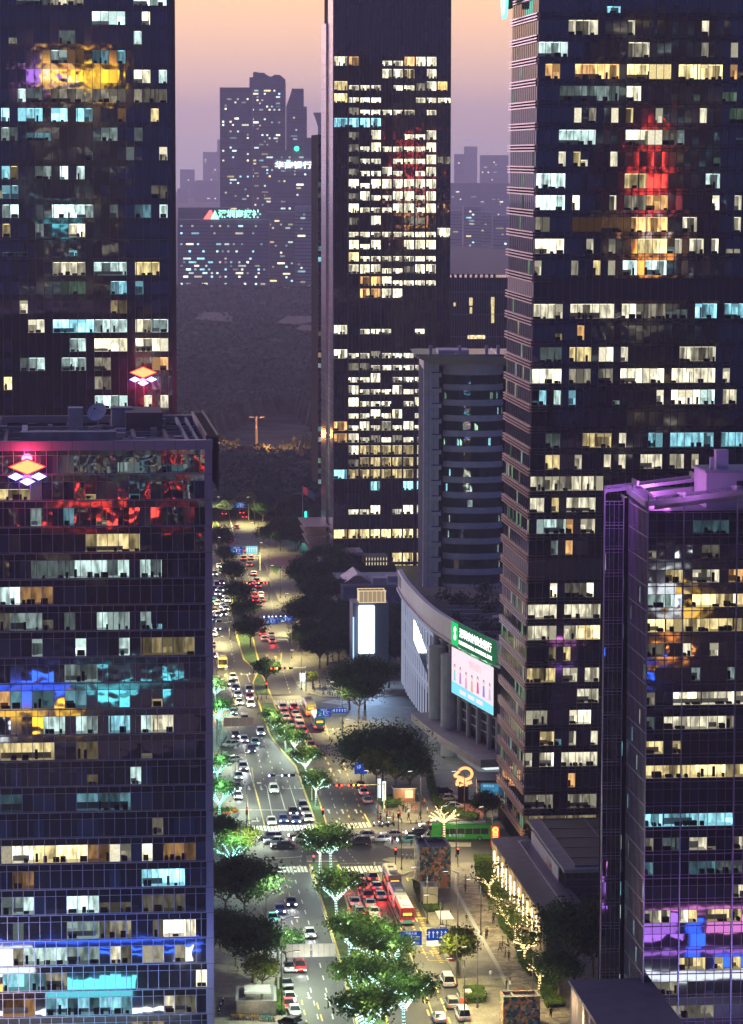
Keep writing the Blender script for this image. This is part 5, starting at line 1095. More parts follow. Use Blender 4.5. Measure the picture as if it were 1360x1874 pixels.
def tree_proto(name, seed, h, sp, nclump, nleaf, leaf, lm, label, cat='tree', flat=.42, zc=.68, lit=None, base=.35, ls=.30, nb=6, bare=False, lightp=None, layers=0):
    rnd = random.Random(seed); root = thing(name, label, cat, (0, 0, -50))
    L_ = limbs(rnd, h, sp, nb, base); m = MB()
    for p, r in L_: m.tube(p, r, BARK, 6)
    m.build('trunk', root)
    if lit:
        m = MB()
        for p, r in L_:
            pv = [Vector(q) for q in p]
            for a, b, ra, rb in zip(pv, pv[1:], r, r[1:]):
                n = max(2, int((b-a).length/.42))
                for i in range(n):
                    s, e = a.lerp(b, i/n), a.lerp(b, (i+.62)/n); rr = ra+(rb-ra)*i/n+.045; m.tube([s, e], [rr*.85, rr*.85], lit, 5, cap=False)
        m.build('light_string', root)
    if not bare:
        m = MB()
        for c in range(nclump):
            a = rnd.uniform(0, 2*math.pi); q = math.sqrt(rnd.random())
            if layers: zz = h*(.45+.5*((c % layers)+.5)/layers); rr = sp*(1.05-.5*(c % layers)/layers); cc = Vector((math.cos(a)*q*rr, math.sin(a)*q*rr, zz)); sg = (1.0, 1.0, .22)
            else: cc = Vector((math.cos(a)*q*sp*.82, math.sin(a)*q*sp*.82, h*zc+rnd.uniform(-.5, 1)*h*flat*.6*math.sqrt(max(0, 1-q*q*.85)))); k = rnd.uniform(.6, 1.15); sg = (sp*.22*k, sp*.22*k, sp*.15*k)
            for _ in range(nleaf):
                p = cc+Vector((rnd.gauss(0, sg[0]), rnd.gauss(0, sg[1]), rnd.gauss(0, sg[2]))); s = ls*rnd.uniform(.6, 1.3)
                n = Vector((rnd.gauss(0, 1), rnd.gauss(0, 1), rnd.gauss(0, 1)+.8)).normalized(); u = n.orthogonal().normalized(); u.rotate(Matrix.Rotation(rnd.random()*6.28, 3, n)); v_ = n.cross(u)
                m.poly([p-u*s, p+v_*s*.55, p+u*s, p-v_*s*.55], lm)
        m.build('crown', root)
    if lightp:
        for (z, pw, c) in lightp: light('POINT', (.0, -.5, h*z), pw, c, root, .35, name='tree_glow')  # glow of the strings, plus lights added above some crowns to brighten them
    root.hide_render = False
    return freeze(root)
tree_objs = []
USED = {}
def plant(proto, px, py, label, s=1.0, group=None, rz=None, ground=None, rnd=random.Random(77)):
    P = gp(px, py) if ground is None else ground
    rz = rnd.uniform(0, 6.28) if rz is None else rz
    if proto.name not in USED:
        USED[proto.name] = 1; proto.location = (P.x, P.y, .12); proto.rotation_euler = (0, 0, rz); proto.scale = (s, s, s); proto['label'] = label
        if group: proto['group'] = group
        return proto
    return copy_tree(proto, (P.x, P.y, .12), rz, label, group, (s, s, s))[0]
CY, GLD, TL = (.75, 1, .9), (1, .75, .35), (.35, 1, .8)
W1 = tree_proto('lit_tree', 1, 9.5, 4.1, 30, 78, .25, LF1, '', lit=LEDW, lightp=[(.42, 1500, CY), (.66, 1500, CY), (1.05, 900, (.9, 1, .7))], base=.42)
W2 = tree_proto('lit_tree', 2, 9.0, 4.4, 32, 76, .25, LF1, '', lit=LEDW, lightp=[(.40, 1300, CY), (.66, 1300, (1, .95, .7)), (1.05, 900, (.9, 1, .7))], base=.30)
W3 = tree_proto('lit_tree', 3, 8.6, 4.1, 30, 76, .25, LF1, '', lit=LEDW, lightp=[(.45, 1400, (.8, 1, .8)), (.7, 1300, CY), (1.05, 900, (.8, 1, .7))], base=.34)
T1 = tree_proto('lit_tree', 4, 9, 4.2, 16, 60, .3, LF1, '', lit=LEDT, lightp=[(.4, 3000, TL), (.75, 1800, TL)], base=.3)
D1 = tree_proto('shade_tree', 5, 11, 5.2, 52, 110, .28, LF2, '', base=.3, flat=.5, zc=.62)
D2 = tree_proto('shade_tree', 6, 12, 6.0, 60, 110, .28, LF2, '', base=.28, flat=.55, zc=.6)
D3 = tree_proto('shade_tree', 7, 9, 4.0, 38, 100, .26, LF2, '', base=.35)
BG = tree_proto('banyan_tree', 8, 12.5, 9.2, 120, 125, .30, LF2, '', base=.25, nb=9, flat=.5, zc=.62)
S1 = tree_proto('plaza_tree', 9, 6.5, 2.7, 14, 42, .22, LF1, '', lit=LEDG, lightp=[(.35, 200, GLD)], base=.3, layers=4, nb=5)
Y1 = tree_proto('pavement_tree', 10, 8, 3.2, 24, 80, .28, LF3, '', base=.4)
GT = tree_proto('golden_tree', 12, 7.5, 4.2, 0, 0, .2, LF1, '', lit=LEDG, bare=True, nb=7, base=.5, lightp=[(.6, 900, GLD)])
g_ = 'trees wrapped in white lights on the medians'
for pr, px, py, s, lab in ((W1, 585, 1604, 1.0, 'left of the two tall white stemmed lit trees beside the junction'), (W1, 606, 1604, 1.05, 'right of the two tall white stemmed lit trees beside the junction'),
   (W2, 617, 1680, 1.0, 'tree wrapped in white lights left of the red queue'), (W3, 640, 1760, 1.0, 'lit tree just below the red queue on the left edge of the clump'), (W2, 678, 1790, 1.15, 'largest lit tree in the big median clump'),
   (W3, 716, 1800, 1.0, 'lit tree on the right edge of the big median clump'), (W2, 655, 1850, 1.0, 'lit tree at the lower left of the median clump'), (W1, 700, 1868, 1.1, 'bright stemmed tree low in the median clump'), (W3, 740, 1890, 1.1, 'lit tree at the lower right of the median clump'), (W2, 670, 1920, 1.1, 'lit tree cut by the bottom edge of the photo'),
   (W3, 497, 1338, .62, 'first lit tree of the upper median, next to the crosswalk'), (W2, 507, 1354, .62, 'second lit tree of the upper median below the crosswalk'), (W1, 523, 1374, .62, 'white lit tree in the bend of the upper median'), (W3, 540, 1386, .72, 'lit tree with golden leaves right after the bend of the upper median'),
   (W2, 560, 1424, .8, 'bright spreading lit tree in the upper median facing the stop line'), (W1, 578, 1477, .82, 'last lit tree of the upper median above the zebra crossing')):
    plant(pr, px, py, lab, s, g_)
for pr, px, py, s, lab in ((T1, 401, 1342, 1.0, 'teal lit tree on the left pavement beside the pink gantry sign'), (T1, 396, 1288, .8, 'teal lit tree higher up on the left pavement'), (T1, 401, 1500, 1.05, 'brightest teal lit tree in the round planter on the left pavement'), (T1, 396, 1440, .85, 'teal lit tree above the round planter'), (T1, 425, 1600, .95, 'teal lit tree below the junction on the left pavement')):
    plant(pr, px, py, lab, s, 'teal lit trees on the left pavement')
for pr, px, py, s, lab in ((D1, 403, 1018, .9, 'first dark tree of the top median'), (D3, 414, 1046, .9, 'small dark tree of the top median'), (D1, 426, 1078, .8, 'rounded dark tree of the top median beside the lamp glare'), (D1, 437, 1118, .8, 'dark tree above the cross road gap in the top median'), (D2, 449, 1150, .75, 'large dark tree in the middle of the top median'), (D2, 459, 1186, .75, 'large dark tree over the grass tip of the top median'), (D3, 487, 1262, .85, 'single dark tree over the narrow median by the red signal')):
    plant(pr, px, py, lab, s, 'dark trees on the top median')
k = 0
for pr, px, py, s, lab in ((D2, 450, 1690, 1.02, 'huge black tree on the near left pavement'), (D2, 412, 1678, .8, 'black tree against the near left tower'), (D1, 408, 1556, .62, 'dark tree at the left corner of the junction'), (D2, 462, 1800, .9, 'black tree leaning over the taxis at the lower left'), (D3, 525, 1775, .75, 'dark tree overhanging the left kerb lane'), (D1, 432, 1770, .8, 'dark tree behind the subway entrance'), (D1, 408, 1735, .6, 'dark tree by the near tower foot'), (Y1, 448, 1590, 1.0, 'yellow green tree glowing at the left corner of the junction'), (Y1, 480, 1830, .9, 'bright green tree behind the subway entrance roof')):
    plant(pr, px, py, lab, s, 'trees on the near left pavement')
for pr, px, py, s, lab in ((BG, 700, 1440, 1.0, 'giant dark banyan at the far corner of the junction'), (BG, 738, 1428, .62, 'dark banyan beside the giant one, nearer the curved building'), (D2, 656, 1318, .95, 'tall dark tree in front of the screen pavilion'), (D2, 640, 1300, .95, 'dark tree left of the tall one by the side street'), (D2, 668, 1300, 1.1, 'dark tree under the blinding screen'), (Y1, 690, 1456, 1.25, 'yellow green tree lit from below at the far corner'), (Y1, 724, 1460, 1.2, 'second yellow green tree beside the kiosk on the far corner'), (D3, 750, 1462, 1.1, 'dark tree with golden fairy lights by the parked cars')):
    plant(pr, px, py, lab, s, 'big trees at the far corner')
rt = random.Random(5)
nm = ['dark tree number-less in the belt']
spots = []
for i in range(44):
    t = rt.random(); y = 1050+180*t; xl = 555+25*math.sin(i)+max(0, (y-1130))*.05; x = xl+rt.uniform(0, 90 if y > 1110 else 55)
    if y > 1200 and x < 590: x += 40
    spots.append((x, y))
spots += [(548, 1085), (560, 1100), (575, 1130), (570, 1160), (580, 1190), (600, 1210), (715, 1180), (700, 1225), (712, 1260), (690, 1240), (735, 1215), (725, 1150)]
for i in range(30): spots.append((rt.uniform(478, 570), rt.uniform(905, 1010)))
for i in range(26): spots.append((rt.uniform(395, 590), rt.uniform(862, 895)))
for i in range(12): spots.append((rt.uniform(700, 900), rt.uniform(1062, 1085)))
for i, (x, y) in enumerate(sorted(spots, key=lambda q: q[1])):
    if 388 < x < 480 and y > 898: continue
    if x < 455 and y > 880: continue
    zone = 'park edge' if y < 900 else 'grove beside the flagpole' if y < 1030 and x < 600 else 'dark belt beside the far right pavement'
    P = gp(x, y)
    if 700 < x and y < 1095:       # behind the curved building
        P = at(x, 1100, 830); P.z = 0
    plant(rt.choice((D1, D2, D3)), x, y, 'one of the dark leafy trees of the %s' % zone, rt.uniform(.62, .92), 'dark trees, ' + zone, ground=P)
P = gp(590, 1245); plant(Y1, 572, 1262, 'small pale green tree on the paved corner of the side street', .55)
plant(Y1, 838, 1792, 'yellow green pavement tree with a slim trunk beside the blue gantry signs', 1.05)
plant(D3, 838, 1786, 'dark leafed pavement tree standing in a square pit by the red box', .75)
for i, (px, py, s, lab) in enumerate(((896, 1643, 1.0, 'first small plaza tree with golden lights, nearest the glowing pillar'), (928, 1702, .95, 'second plaza tree with golden lights along the colonnade'), (942, 1722, .75, 'plaza tree with golden lights squeezed between its neighbours'), (960, 1762, .95, 'golden lit plaza tree halfway down the colonnade'), (988, 1812, .95, 'last golden lit plaza tree beside the black tree'), (912, 1668, .75, 'low golden lit plaza tree near the walk'))):
    plant(S1, px, py, lab, s, 'small plaza trees with golden lights')
plant(D2, 1050, 1800, 'huge black tree in front of the annex at the lower right', 1.15); plant(D2, 1085, 1790, 'black tree against the near right tower', .95); plant(D1, 1022, 1830, 'dark tree at the end of the plaza planting', .7)
plant(GT, 813, 1542, 'bare tree wrapped entirely in golden lights in front of the green coach', 1.0)
plant(D3, 890, 1515, 'dark bushy tree right of the green coach', .8); plant(Y1, 886, 1500, 'small green tree with a yellow lamp in it right of the coach', .5)
# hedges
def hedge(pts, h, label, mt=LF1, n=1600, s=.28):
    p = G(pts); cx = sum(q[0] for q in p)/len(p); cy_ = sum(q[1] for q in p)/len(p)
    r = thing('hedge', label, 'hedge', (cx, cy_, .14), 0, 'clipped hedges'); q = [(x-cx, y-cy_) for x, y in p]; m = MB(); m.prism(inset(q, .25), 0, h*.8, pbr('hedge_core', (.02, .03, .012), .9)); 
    rn = random.Random(len(label)); ex = [min(a[0] for a in q), max(a[0] for a in q), min(a[1] for a in q), max(a[1] for a in q)]
    def ins(x, y):
        c = False; j = len(q)-1
        for i in range(len(q)):
            if ((q[i][1] > y) != (q[j][1] > y)) and x < (q[j][0]-q[i][0])*(y-q[i][1])/(q[j][1]-q[i][1])+q[i][0]: c = not c
            j = i
        return c
    k = 0; tr = 0
    while k < n and tr < n*12:
        tr += 1; x, y = rn.uniform(ex[0], ex[1]), rn.uniform(ex[2], ex[3])
        if not ins(x, y): continue
        k += 1; P = Vector((x, y, rn.choice((h*rn.uniform(.75, 1.0), h*rn.random())))); a = Vector((rn.gauss(0, 1), rn.gauss(0, 1), rn.gauss(0, 1))).normalized(); b = a.orthogonal().normalized(); m.poly([P-a*s, P-b*s*.6, P+a*s, P+b*s*.6], mt)
    m.build('foliage', r)
for pts, h, lab in (([(848,1820),(885,1818),(889,1838),(852,1840)], 1.3, 'square clipped hedge beside the plaza stairwell'), ([(870,1590),(905,1590),(915,1630),(900,1655),(880,1630)], .7, 'low hedge round the first plaza tree'), ([(908,1670),(935,1672),(950,1720),(935,1725),(915,1700)], .7, 'low hedge round the second plaza tree'), ([(943,1735),(968,1735),(988,1780),(970,1790),(950,1765)], .7, 'low hedge round the third plaza tree'), ([(980,1795),(1010,1795),(1035,1845),(1000,1848)], .7, 'low hedge under the last plaza trees'),
    ([(779,1412),(792,1418),(800,1455),(812,1475),(850,1492),(880,1497),(870,1506),(820,1496),(792,1474),(782,1440)], 1.0, 'curved hedge between the pavement and the parked cars'), ([(688,1462),(730,1462),(735,1478),(700,1482)], .8, 'low hedge in front of the corner kiosk'), ([(756,1620),(766,1625),(775,1650),(766,1652)], .9, 'narrow hedge beside the louvred vent'), ([(772,1660),(806,1658),(808,1670),(780,1672)], .8, 'small hedge under the louvred vent'), ([(868,1570),(900,1570),(920,1585),(870,1588)], .5, 'low planting around the glowing pillar'), ([(432,1790),(505,1790),(520,1850),(508,1852)], .9, 'strip of shrubs right of the subway entrance') if False else ([(504,1800),(514,1800),(522,1860),(508,1860)], .8, 'strip of shrubs right of the subway entrance')):
    hedge(pts, h, lab)
# ================================================================== vehicles
tyre = pbr('tyre_rubber', (.012, .012, .012), .8); rim = pbr('wheel_rim', (.35, .35, .37), .35, .8); cglass = pbr('car_glass', (.01, .012, .016), .05, 0, ior=1.7)
HON = emi('headlight_on', (.92, .95, 1), 14); HOFF = pbr('headlight_off', (.5, .5, .55), .2); RON = emi('brake_light_on', (1, .03, .03), 9); RDIM = emi('tail_light_dim', (1, .04, .03), 1.6); AMB = emi('amber_display', (1, .42, .05), 2.2)
PAINT = {n: pbr('paint_'+n, c, .32, .15, ior=1.6) for n, c in {'white': (.68, .68, .68), 'silver': (.38, .39, .41), 'grey': (.16, .16, .17), 'black': (.015, .015, .018), 'blue': (.04, .10, .36), 'red': (.42, .02, .02), 'navy': (.02, .03, .09), 'beige': (.42, .38, .30), 'teal': (.10, .50, .50), 'purple': (.22, .19, .32)}.items()}
def loft(m, secs, mat):
    n = len(secs[0][1]); b = len(m.v)
    for y, p in secs: m.v += [(x, y, z) for x, z in p]
    k = m.mi(mat)
    for i in range(len(secs)-1):
        for j in range(n): q = (j+1) % n; m.f.append((b+i*n+j, b+(i+1)*n+j, b+(i+1)*n+q, b+i*n+q)); m.m.append(k)
    m.f.append(tuple(b+j for j in range(n))); m.m.append(k); m.f.append(tuple(b+(len(secs)-1)*n+j for j in range(n))[::-1]); m.m.append(k)
def sec(w, zb, zt, r=.12): return [(-w+r, zb), (w-r, zb), (w, zb+r), (w, zt-r*1.6), (w-r*.8, zt), (-w+r*.8, zt), (-w, zt-r*1.6), (-w, zb+r)]
def wheels(root, L_, w, r=.33, x2=None):
    for s in (-1, 1):
        for y in (-L_*.30, L_*.31):
            m = MB(); m.cyl((s*(w-.2) if s > 0 else -w, y, r), r, .2, tyre, 12, 'X'); m.cyl((s*w-.012 if s < 0 else w-.01, y, r), r*.6, .02, rim, 8, 'X'); m.build('wheel', root)
def car_proto(name, kind, label):
    r = thing(name, label, 'car', (0, 0, -50)); L_, w = (4.7, .92)
    if kind == 'suv': L_, w = 4.7, .95
    if kind == 'van': L_, w = 5.0, .95
    h = L_/2; m = MB()            # nose towards +y
    bz = .80 if kind == 'sedan' else .95
    loft(m, [(-h, sec(w*.86, .38, bz-.08)), (-h+.12, sec(w*.95, .28, bz+.06)), (-h*.6, sec(w, .22, bz+.12)), (0, sec(w, .2, bz+.1)), (h*.55, sec(w, .22, bz+.04)), (h-.5, sec(w*.96, .24, bz-.04)), (h-.1, sec(w*.88, .28, bz-.16)), (h, sec(w*.78, .34, bz-.28))], PAINT['white'])
    rt_ = {'sedan': 1.42, 'suv': 1.68, 'van': 1.95}[kind]; ys = {'sedan': (-h+.55, -h+1.25, .35, 1.15), 'suv': (-h+.1, -h+.5, .5, 1.2), 'van': (-h+.05, -h+.2, 1.2, 1.9)}[kind]
    y0, y1, y2, y3 = ys; wt = w*.74
    m.hexa([(-wt-.02, y1+.05, rt_-.07), (wt+.02, y1+.05, rt_-.07), (wt+.02, y2-.02, rt_-.07), (-wt-.02, y2-.02, rt_-.07), (-wt+.1, y1+.15, rt_), (wt-.1, y1+.15, rt_), (wt-.1, y2-.15, rt_), (-wt+.1, y2-.15, rt_)], PAINT['white'])
    for s in (-1, 1):             # pillars
        for ya, yb in ((y0, y1), ((y1+y2)/2-.3, (y1+y2)/2-.3), (y3, y2)):
            m.tube([(s*(w-.08), ya, bz+.08), (s*wt, yb, rt_-.05)], .045, PAINT['white'], 4)
        m.box((s*w-.05 if s > 0 else -w-.17, y3-.35, bz+.05), (s*w+.17 if s > 0 else -w+.05, y3-.2, bz+.18), PAINT['white'])
    m.box((-.35, -h-.01, .5), (.35, -h+.02, .62), pbr('plate_blank', (.35, .38, .5), .5)); m.box((-.6, h-.06, .36), (.6, h+.0, .48), black); m.build('body', r, smooth=False)
    m = MB(); wb = w-.06; i = [(-wb, y0, bz+.05), (wb, y0, bz+.05), (wb, y3, bz+.02), (-wb, y3, bz+.02), (-wt, y1, rt_-.05), (wt, y1, rt_-.05), (wt, y2, rt_-.05), (-wt, y2, rt_-.05)]; m.hexa(i, cglass); m.build('window_glass', r)
    wheels(r, L_, w)
    for s in (-1, 1):
        m = MB(); m.box((s*.66-.17, h-.16, .52), (s*.66+.17, h-.0, .68), HON); m.build('headlight', r)
        m = MB(); m.box((s*.70-.18, -h-.03, .66), (s*.70+.18, -h+.08, .82), RON); m.build('tail_light', r)
    return freeze(r)
CARS = {'sedan': car_proto('parked_car' if False else 'car', 'sedan', ''), 'suv': car_proto('suv', 'suv', ''), 'van': car_proto('van', 'van', '')}
ROLE = {}
USEDC = set()
def setmat(o, old, new):
    for i, s in enumerate(o.material_slots):
        if s.material and s.material.name == old: s.link = 'OBJECT'; s.material = new
rc2 = random.Random(99)
HEAD = math.pi+TH; AWAY = TH      # towards the camera / away
def car(px, py, kind='sedan', paint='white', head='A', lights='b', rz=None, label=None, group=None, beam=False, z=0.0, tnum=[0]):
    P = gp(px, py, z+.5); ang = {'A': AWAY, 'T': HEAD}.get(head, 0) if rz is None else rz
    pr = CARS[kind]
    if pr.name in USEDC: r, ch = copy_tree(pr, (P.x, P.y, z), ang, label or '', group)
    else: USEDC.add(pr.name); r, ch = pr, [c for c, _ in KT[pr.name]]; 
    r['label'] = label or ''; r['category'] = {'sedan': 'car', 'suv': 'car', 'van': 'van'}[kind]
    if group: r['group'] = group
    ROLE.setdefault('n', []).append((r, ch, P, z, ang, paint, lights, beam)); return r
def finish_cars():                # the paint and lamps are set last, so that copies start alike
    for r, ch, P, z, ang, paint, lights, beam in ROLE['n']:
        r.location = (P.x, P.y, z); r.rotation_euler = (0, 0, ang)
        for c in ch:
            b = c.name.split('.')[0]
            if b == 'body': setmat(c, 'paint_white', PAINT[paint])
            if b == 'headlight': setmat(c, 'headlight_on', HON if lights in 'hH' else HOFF)
            if b == 'tail_light': setmat(c, 'brake_light_on', RON if lights == 'b' else RDIM)
        if beam and lights in 'hH': light('SPOT', (0, 2.5, .75), 900, (.88, .94, 1), r, .12, 75, (R(82), 0, 0), name='headlight_beam')
        if beam and lights == 'b': light('SPOT', (0, -2.7, 1.0), 420, (1, .03, .03), r, .3, 150, (R(-60), 0, 0), name='brake_glow')
cn = lambda p: {'white': 'white', 'silver': 'silver', 'grey': 'dark grey', 'black': 'black', 'blue': 'blue', 'red': 'red', 'navy': 'navy', 'beige': 'cream', 'teal': 'teal', 'purple': 'mauve'}[p]
# red queue at the near junction, three files
Q = [(636,1607,'white','sedan'),(658,1605,'white','sedan'),(681,1605,'beige','suv'),(663,1622,'red','sedan'),(689,1622,'white','sedan'),(672,1638,'red','suv'),(696,1638,'white','sedan'),(649,1650,'white','sedan'),(677,1653,'white','sedan'),(657,1668,'silver','suv'),(684,1668,'white','sedan'),(665,1686,'black','sedan'),(688,1685,'silver','sedan'),(674,1702,'silver','sedan'),(697,1701,'white','suv')]
rw_ = ['front row', 'second row', 'third row', 'fourth row', 'fifth row', 'sixth row', 'last row']
wh_ = ['left file, at the head', 'middle file, at the head', 'right file, at the head', 'middle file, second', 'right file, second', 'middle file, third', 'right file, third', 'far left behind the first', 'middle file, fourth', 'middle file, fifth', 'right file, fourth', 'middle file, last but one', 'right file, last but one', 'middle file, last', 'right file, last']
for (x, y, p, k), wl in zip(Q, wh_): car(x, y, k, p, 'A', 'b', beam=True, label='%s car with red brake lights waiting in the near queue, %s' % (cn(p), wl), group='cars queueing at the near lights')
Q = [(517,1294,'white'),(520,1303,'silver'),(524,1313,'white'),(530,1324,'black'),(533,1334,'white'),(538,1294,'red'),(541,1306,'white'),(546,1316,'white'),(549,1327,'silver'),(554,1337,'navy'),(556,1347,'white'),(563,1355,'beige'),(568,1364,'red'),(573,1373,'white')]
for i, (x, y, p) in enumerate(Q): car(x, y, 'sedan' if i % 4 else 'suv', p, 'A', 'b', beam=(i % 2 == 0), label='%s car in the %s file of the upper red queue, %s from the crosswalk' % (cn(p), 'left' if i < 5 else 'right', ['first', 'second', 'third', 'fourth', 'fifth', 'first', 'second', 'third', 'fourth', 'fifth', 'sixth', 'seventh', 'eighth', 'last'][i]), group='cars in the upper red queue')
Q = [(474,1137,'red'),(488,1139,'white'),(477,1148,'white'),(480,1159,'red'),(484,1169,'white'),(496,1162,'white'),(498,1173,'white')]
for i, (x, y, p) in enumerate(Q): car(x, y, 'sedan', p, 'A', 'b', beam=(i % 3 == 0), label='%s car braking below the blue signs of the topmost junction, number %s down' % (cn(p), ['one', 'two', 'three', 'four', 'five', 'six', 'seven'][i]), group='cars at the topmost junction')
Q = [(456,1033,'grey','driving away alone under the gantry'),(464,1050,'white','following the grey one under the gantry'),(463,1083,'white','in the orange lit group past the top junction'),(472,1072,'silver','behind the red signals of the top junction'),(477,1088,'white','by the right kerb past the top junction'),(467,1098,'red','crossing out of the top junction'),(479,1097,'white','nose to tail by the right kerb'),(455,1101,'silver','turning at the top junction'),
     (394,905,'white','farthest up the road'),(390,918,'silver','second farthest up the road'),(449,922,'blue','below the far blue gantry'),(417,990,'red','driving away beside the top median'),(447,946,'red','in the far right lane')]
for x, y, p, lab in Q: car(x, y, 'sedan', p, 'A', 'b' if y > 900 else 'h', label='tiny %s car %s' % (cn(p), lab), group='distant cars driving away')
# towards the camera, left carriageway
Q = [(397,1072,'van','white','white van at the head of the far white jam'),(411,1077,'sedan','purple','mauve car beside the van in the far white jam'),(398,1086,'sedan','white','white car behind the van in the far white jam'),(412,1089,'sedan','silver','silver car on the right of the far white jam'),(402,1096,'suv','black','black car in the middle of the far white jam'),(391,1100,'sedan','teal','green taxi in the far white jam'),(407,1109,'sedan','blue','blue car in the far white jam'),(392,1118,'sedan','red','red car at the left of the far white jam'),(409,1123,'sedan','navy','navy car low in the far white jam'),(392,1133,'sedan','teal','teal taxi low in the far white jam'),(398,1149,'sedan','blue','blue white car leaving the far white jam'),
     (426,1239,'sedan','white','white car heading the row beside the yellow bus'),(424,1250,'sedan','silver','pale car tucked behind the first in the row by the bus'),(431,1259,'sedan','blue','blue car third in the row by the yellow bus'),(435,1271,'sedan','white','white car fourth in the row by the yellow bus'),(438,1285,'sedan','white','white car last in the row on the crosswalk'),(427,1303,'sedan','blue','blue tinted car just past the upper left crosswalk'),(456,1263,'suv','silver','silver car at the median behind the orange lit one'),(457,1275,'sedan','red','orange lit car at the median'),(459,1289,'suv','white','white car with its bright nose at the median crosswalk'),
     (448,1318,'van','white','white van casting a wedge of shade beside the pink sign'),(477,1340,'suv','white','white car alone by the bend of the median'),(447,1353,'sedan','white','white car below the pink gantry sign'),(467,1358,'sedan','teal','blue and green taxi behind the dark hood car'),(460,1372,'suv','navy','navy hood car ahead of the taxi'),(431,1345,'sedan','black','dark car under the pink gantry sign'),(445,1404,'suv','purple','mauve car beside the hatched lane'),(436,1420,'sedan','white','white car at the edge of the teal tree'),(433,1440,'sedan','navy','navy car half under the teal tree'),(435,1456,'sedan','white','white car drowned in glare below the teal tree'),
     (501,1445,'suv','white','white car driving alone down the middle lane to the stop line'),(554,1476,'suv','navy','dark car at the back of the row by the median stop line'),(536,1485,'sedan','black','dark car left of the row at the stop line'),(559,1485,'sedan','silver','silver car in the row by the median stop line'),(497,1503,'sedan','white','white car first at the stop line on the left'),(518,1499,'sedan','blue','blue car with blazing headlights at the stop line'),(541,1500,'sedan','blue','blue white car at the stop line beside the blazing one'),(564,1497,'sedan','white','white car at the stop line next to the median'),
     (567,1708,'sedan','white','white saloon driving alone toward the viewer on the near left road'),(533,1651,'sedan','navy','navy saloon just out of the black tree shade'),(512,1664,'sedan','blue','blue car beside the two taxis'),(502,1712,'sedan','blue','blue and white taxi waiting at the left kerb'),(549,1770,'suv','red','red and black car hiding behind the white road sign')]
for x, y, k, p, lab in Q: car(x, y, k, p, 'T', 'h', beam=(y > 1230 and k != 'van' and (x+y) % 3 < 2), label=lab, group='cars coming toward the viewer')
for x, y, p, lab, a in ((423,1362,'silver','silver car nosing out of the left side road',HEAD-.9),(424,1390,'silver','silver saloon turning out across the hatched lane',HEAD-1.1),(499,1680,'teal','taxi with a green roof sign at the left kerb',HEAD),(529,1770,'white','white car parked behind the white road sign',HEAD),(524,1800,'black','dark car parked first below the road sign',HEAD+.08),(530,1826,'white','white car parked second below the road sign',HEAD+.06),(528,1838,'red','red car tucked between the parked white ones',HEAD),(539,1850,'white','white car parked third below the road sign',HEAD+.03),(537,1872,'black','black car at the bottom edge with glowing tail',HEAD+.9)):
    car(x, y, 'sedan', p, rz=a, lights='d', label=lab, group='cars standing by the left kerb')
# cross street
X1 = math.pi/2+TH*.5; X2 = -math.pi/2+TH*.5
Q = [(495,1532,'purple','suv',X1),(505,1539,'white','sedan',X1),(518,1547,'black','sedan',X1),(550,1529,'black','sedan',X1),(560,1536,'white','van',X1),(619,1528,'white','sedan',X1),(642,1534,'white','sedan',X1),(669,1528,'white','sedan',X1),(657,1541,'black','suv',X1),(697,1535,'white','sedan',X1),(719,1527,'white','sedan',X1),(749,1537,'teal','sedan',X1),(765,1524,'black','sedan',X1),(778,1519,'navy','sedan',X1),(789,1510,'white','sedan',X1),(796,1532,'white','van',X1),(838,1513,'white','sedan',X1),(883,1519,'white','sedan',X1)]
wl = ['mauve car leading the cross traffic on the left','white car beside the mauve one in the cross traffic','black car nearest the viewer in the left half of the junction','black car behind the white minivan in the junction','white minivan crossing in front of the crosswalk','white saloon just right of the median crossing leftward','white saloon in front of the black one crossing','white saloon behind the black one, farther row','black car with pale wheels crossing in the nearer row','white saloon crossing, right of the black one','pinkish white saloon at the right corner of the junction','white taxi with a green roof light in the cross queue','dark car in the far lane of the cross queue','navy car in the far lane of the cross queue behind it','white car turning with blue headlights at the far corner','white van in front of the green coach','white car seen above the roof of the green coach','white car behind the rear of the green coach']
for (x, y, p, k, a), lab in zip(Q, wl): car(x, y, k, p, rz=a, lights='h' if x < 800 else 'd', beam=x in (495,518,619,697,749), label=lab, group='cross traffic in the near junction')
for x, y, p, a, lab in ((808,1448,'black',X1+.15,'black car parked first in the court by the ribbon sculpture'),(816,1461,'silver',X1+.15,'silver car with an orange sheen parked in the court'),(826,1476,'silver',X1+.15,'silver car parked nearest in the court by the red paving')):
    car(x, y, 'sedan', p, rz=a, lights='d', label=lab, z=.14, group='cars parked in the court')
for x, y, k, p, l, a, lab in ((659,1436,'sedan','red','b',AWAY,'red car with lit brake lights by the right kerb beyond the junction'),(665,1449,'sedan','white','b',AWAY,'white car by the right kerb beyond the junction'),(672,1464,'sedan','grey','d',AWAY,'grey car by the right kerb beyond the junction, nearest'),(819,1796,'van','white','d',AWAY,'silver white van by the right kerb above the brown car'),(827,1836,'suv','grey','d',AWAY,'brown grey car between the van and the pavement'),(847,1858,'van','white','d',AWAY,'white panel van parked on the kerb at the lower right'),(804,1862,'sedan','silver','d',AWAY,'white and blue taxi driving away at the bottom edge'),(403,1222,'sedan','white','h',HEAD,'white car peeping out beside the left tower') if False else (388,1180,'sedan','beige','b',AWAY,'orange lit car peeping out beside the left tower')):
    car(x, y, k, p, rz=a, lights=l, label=lab)
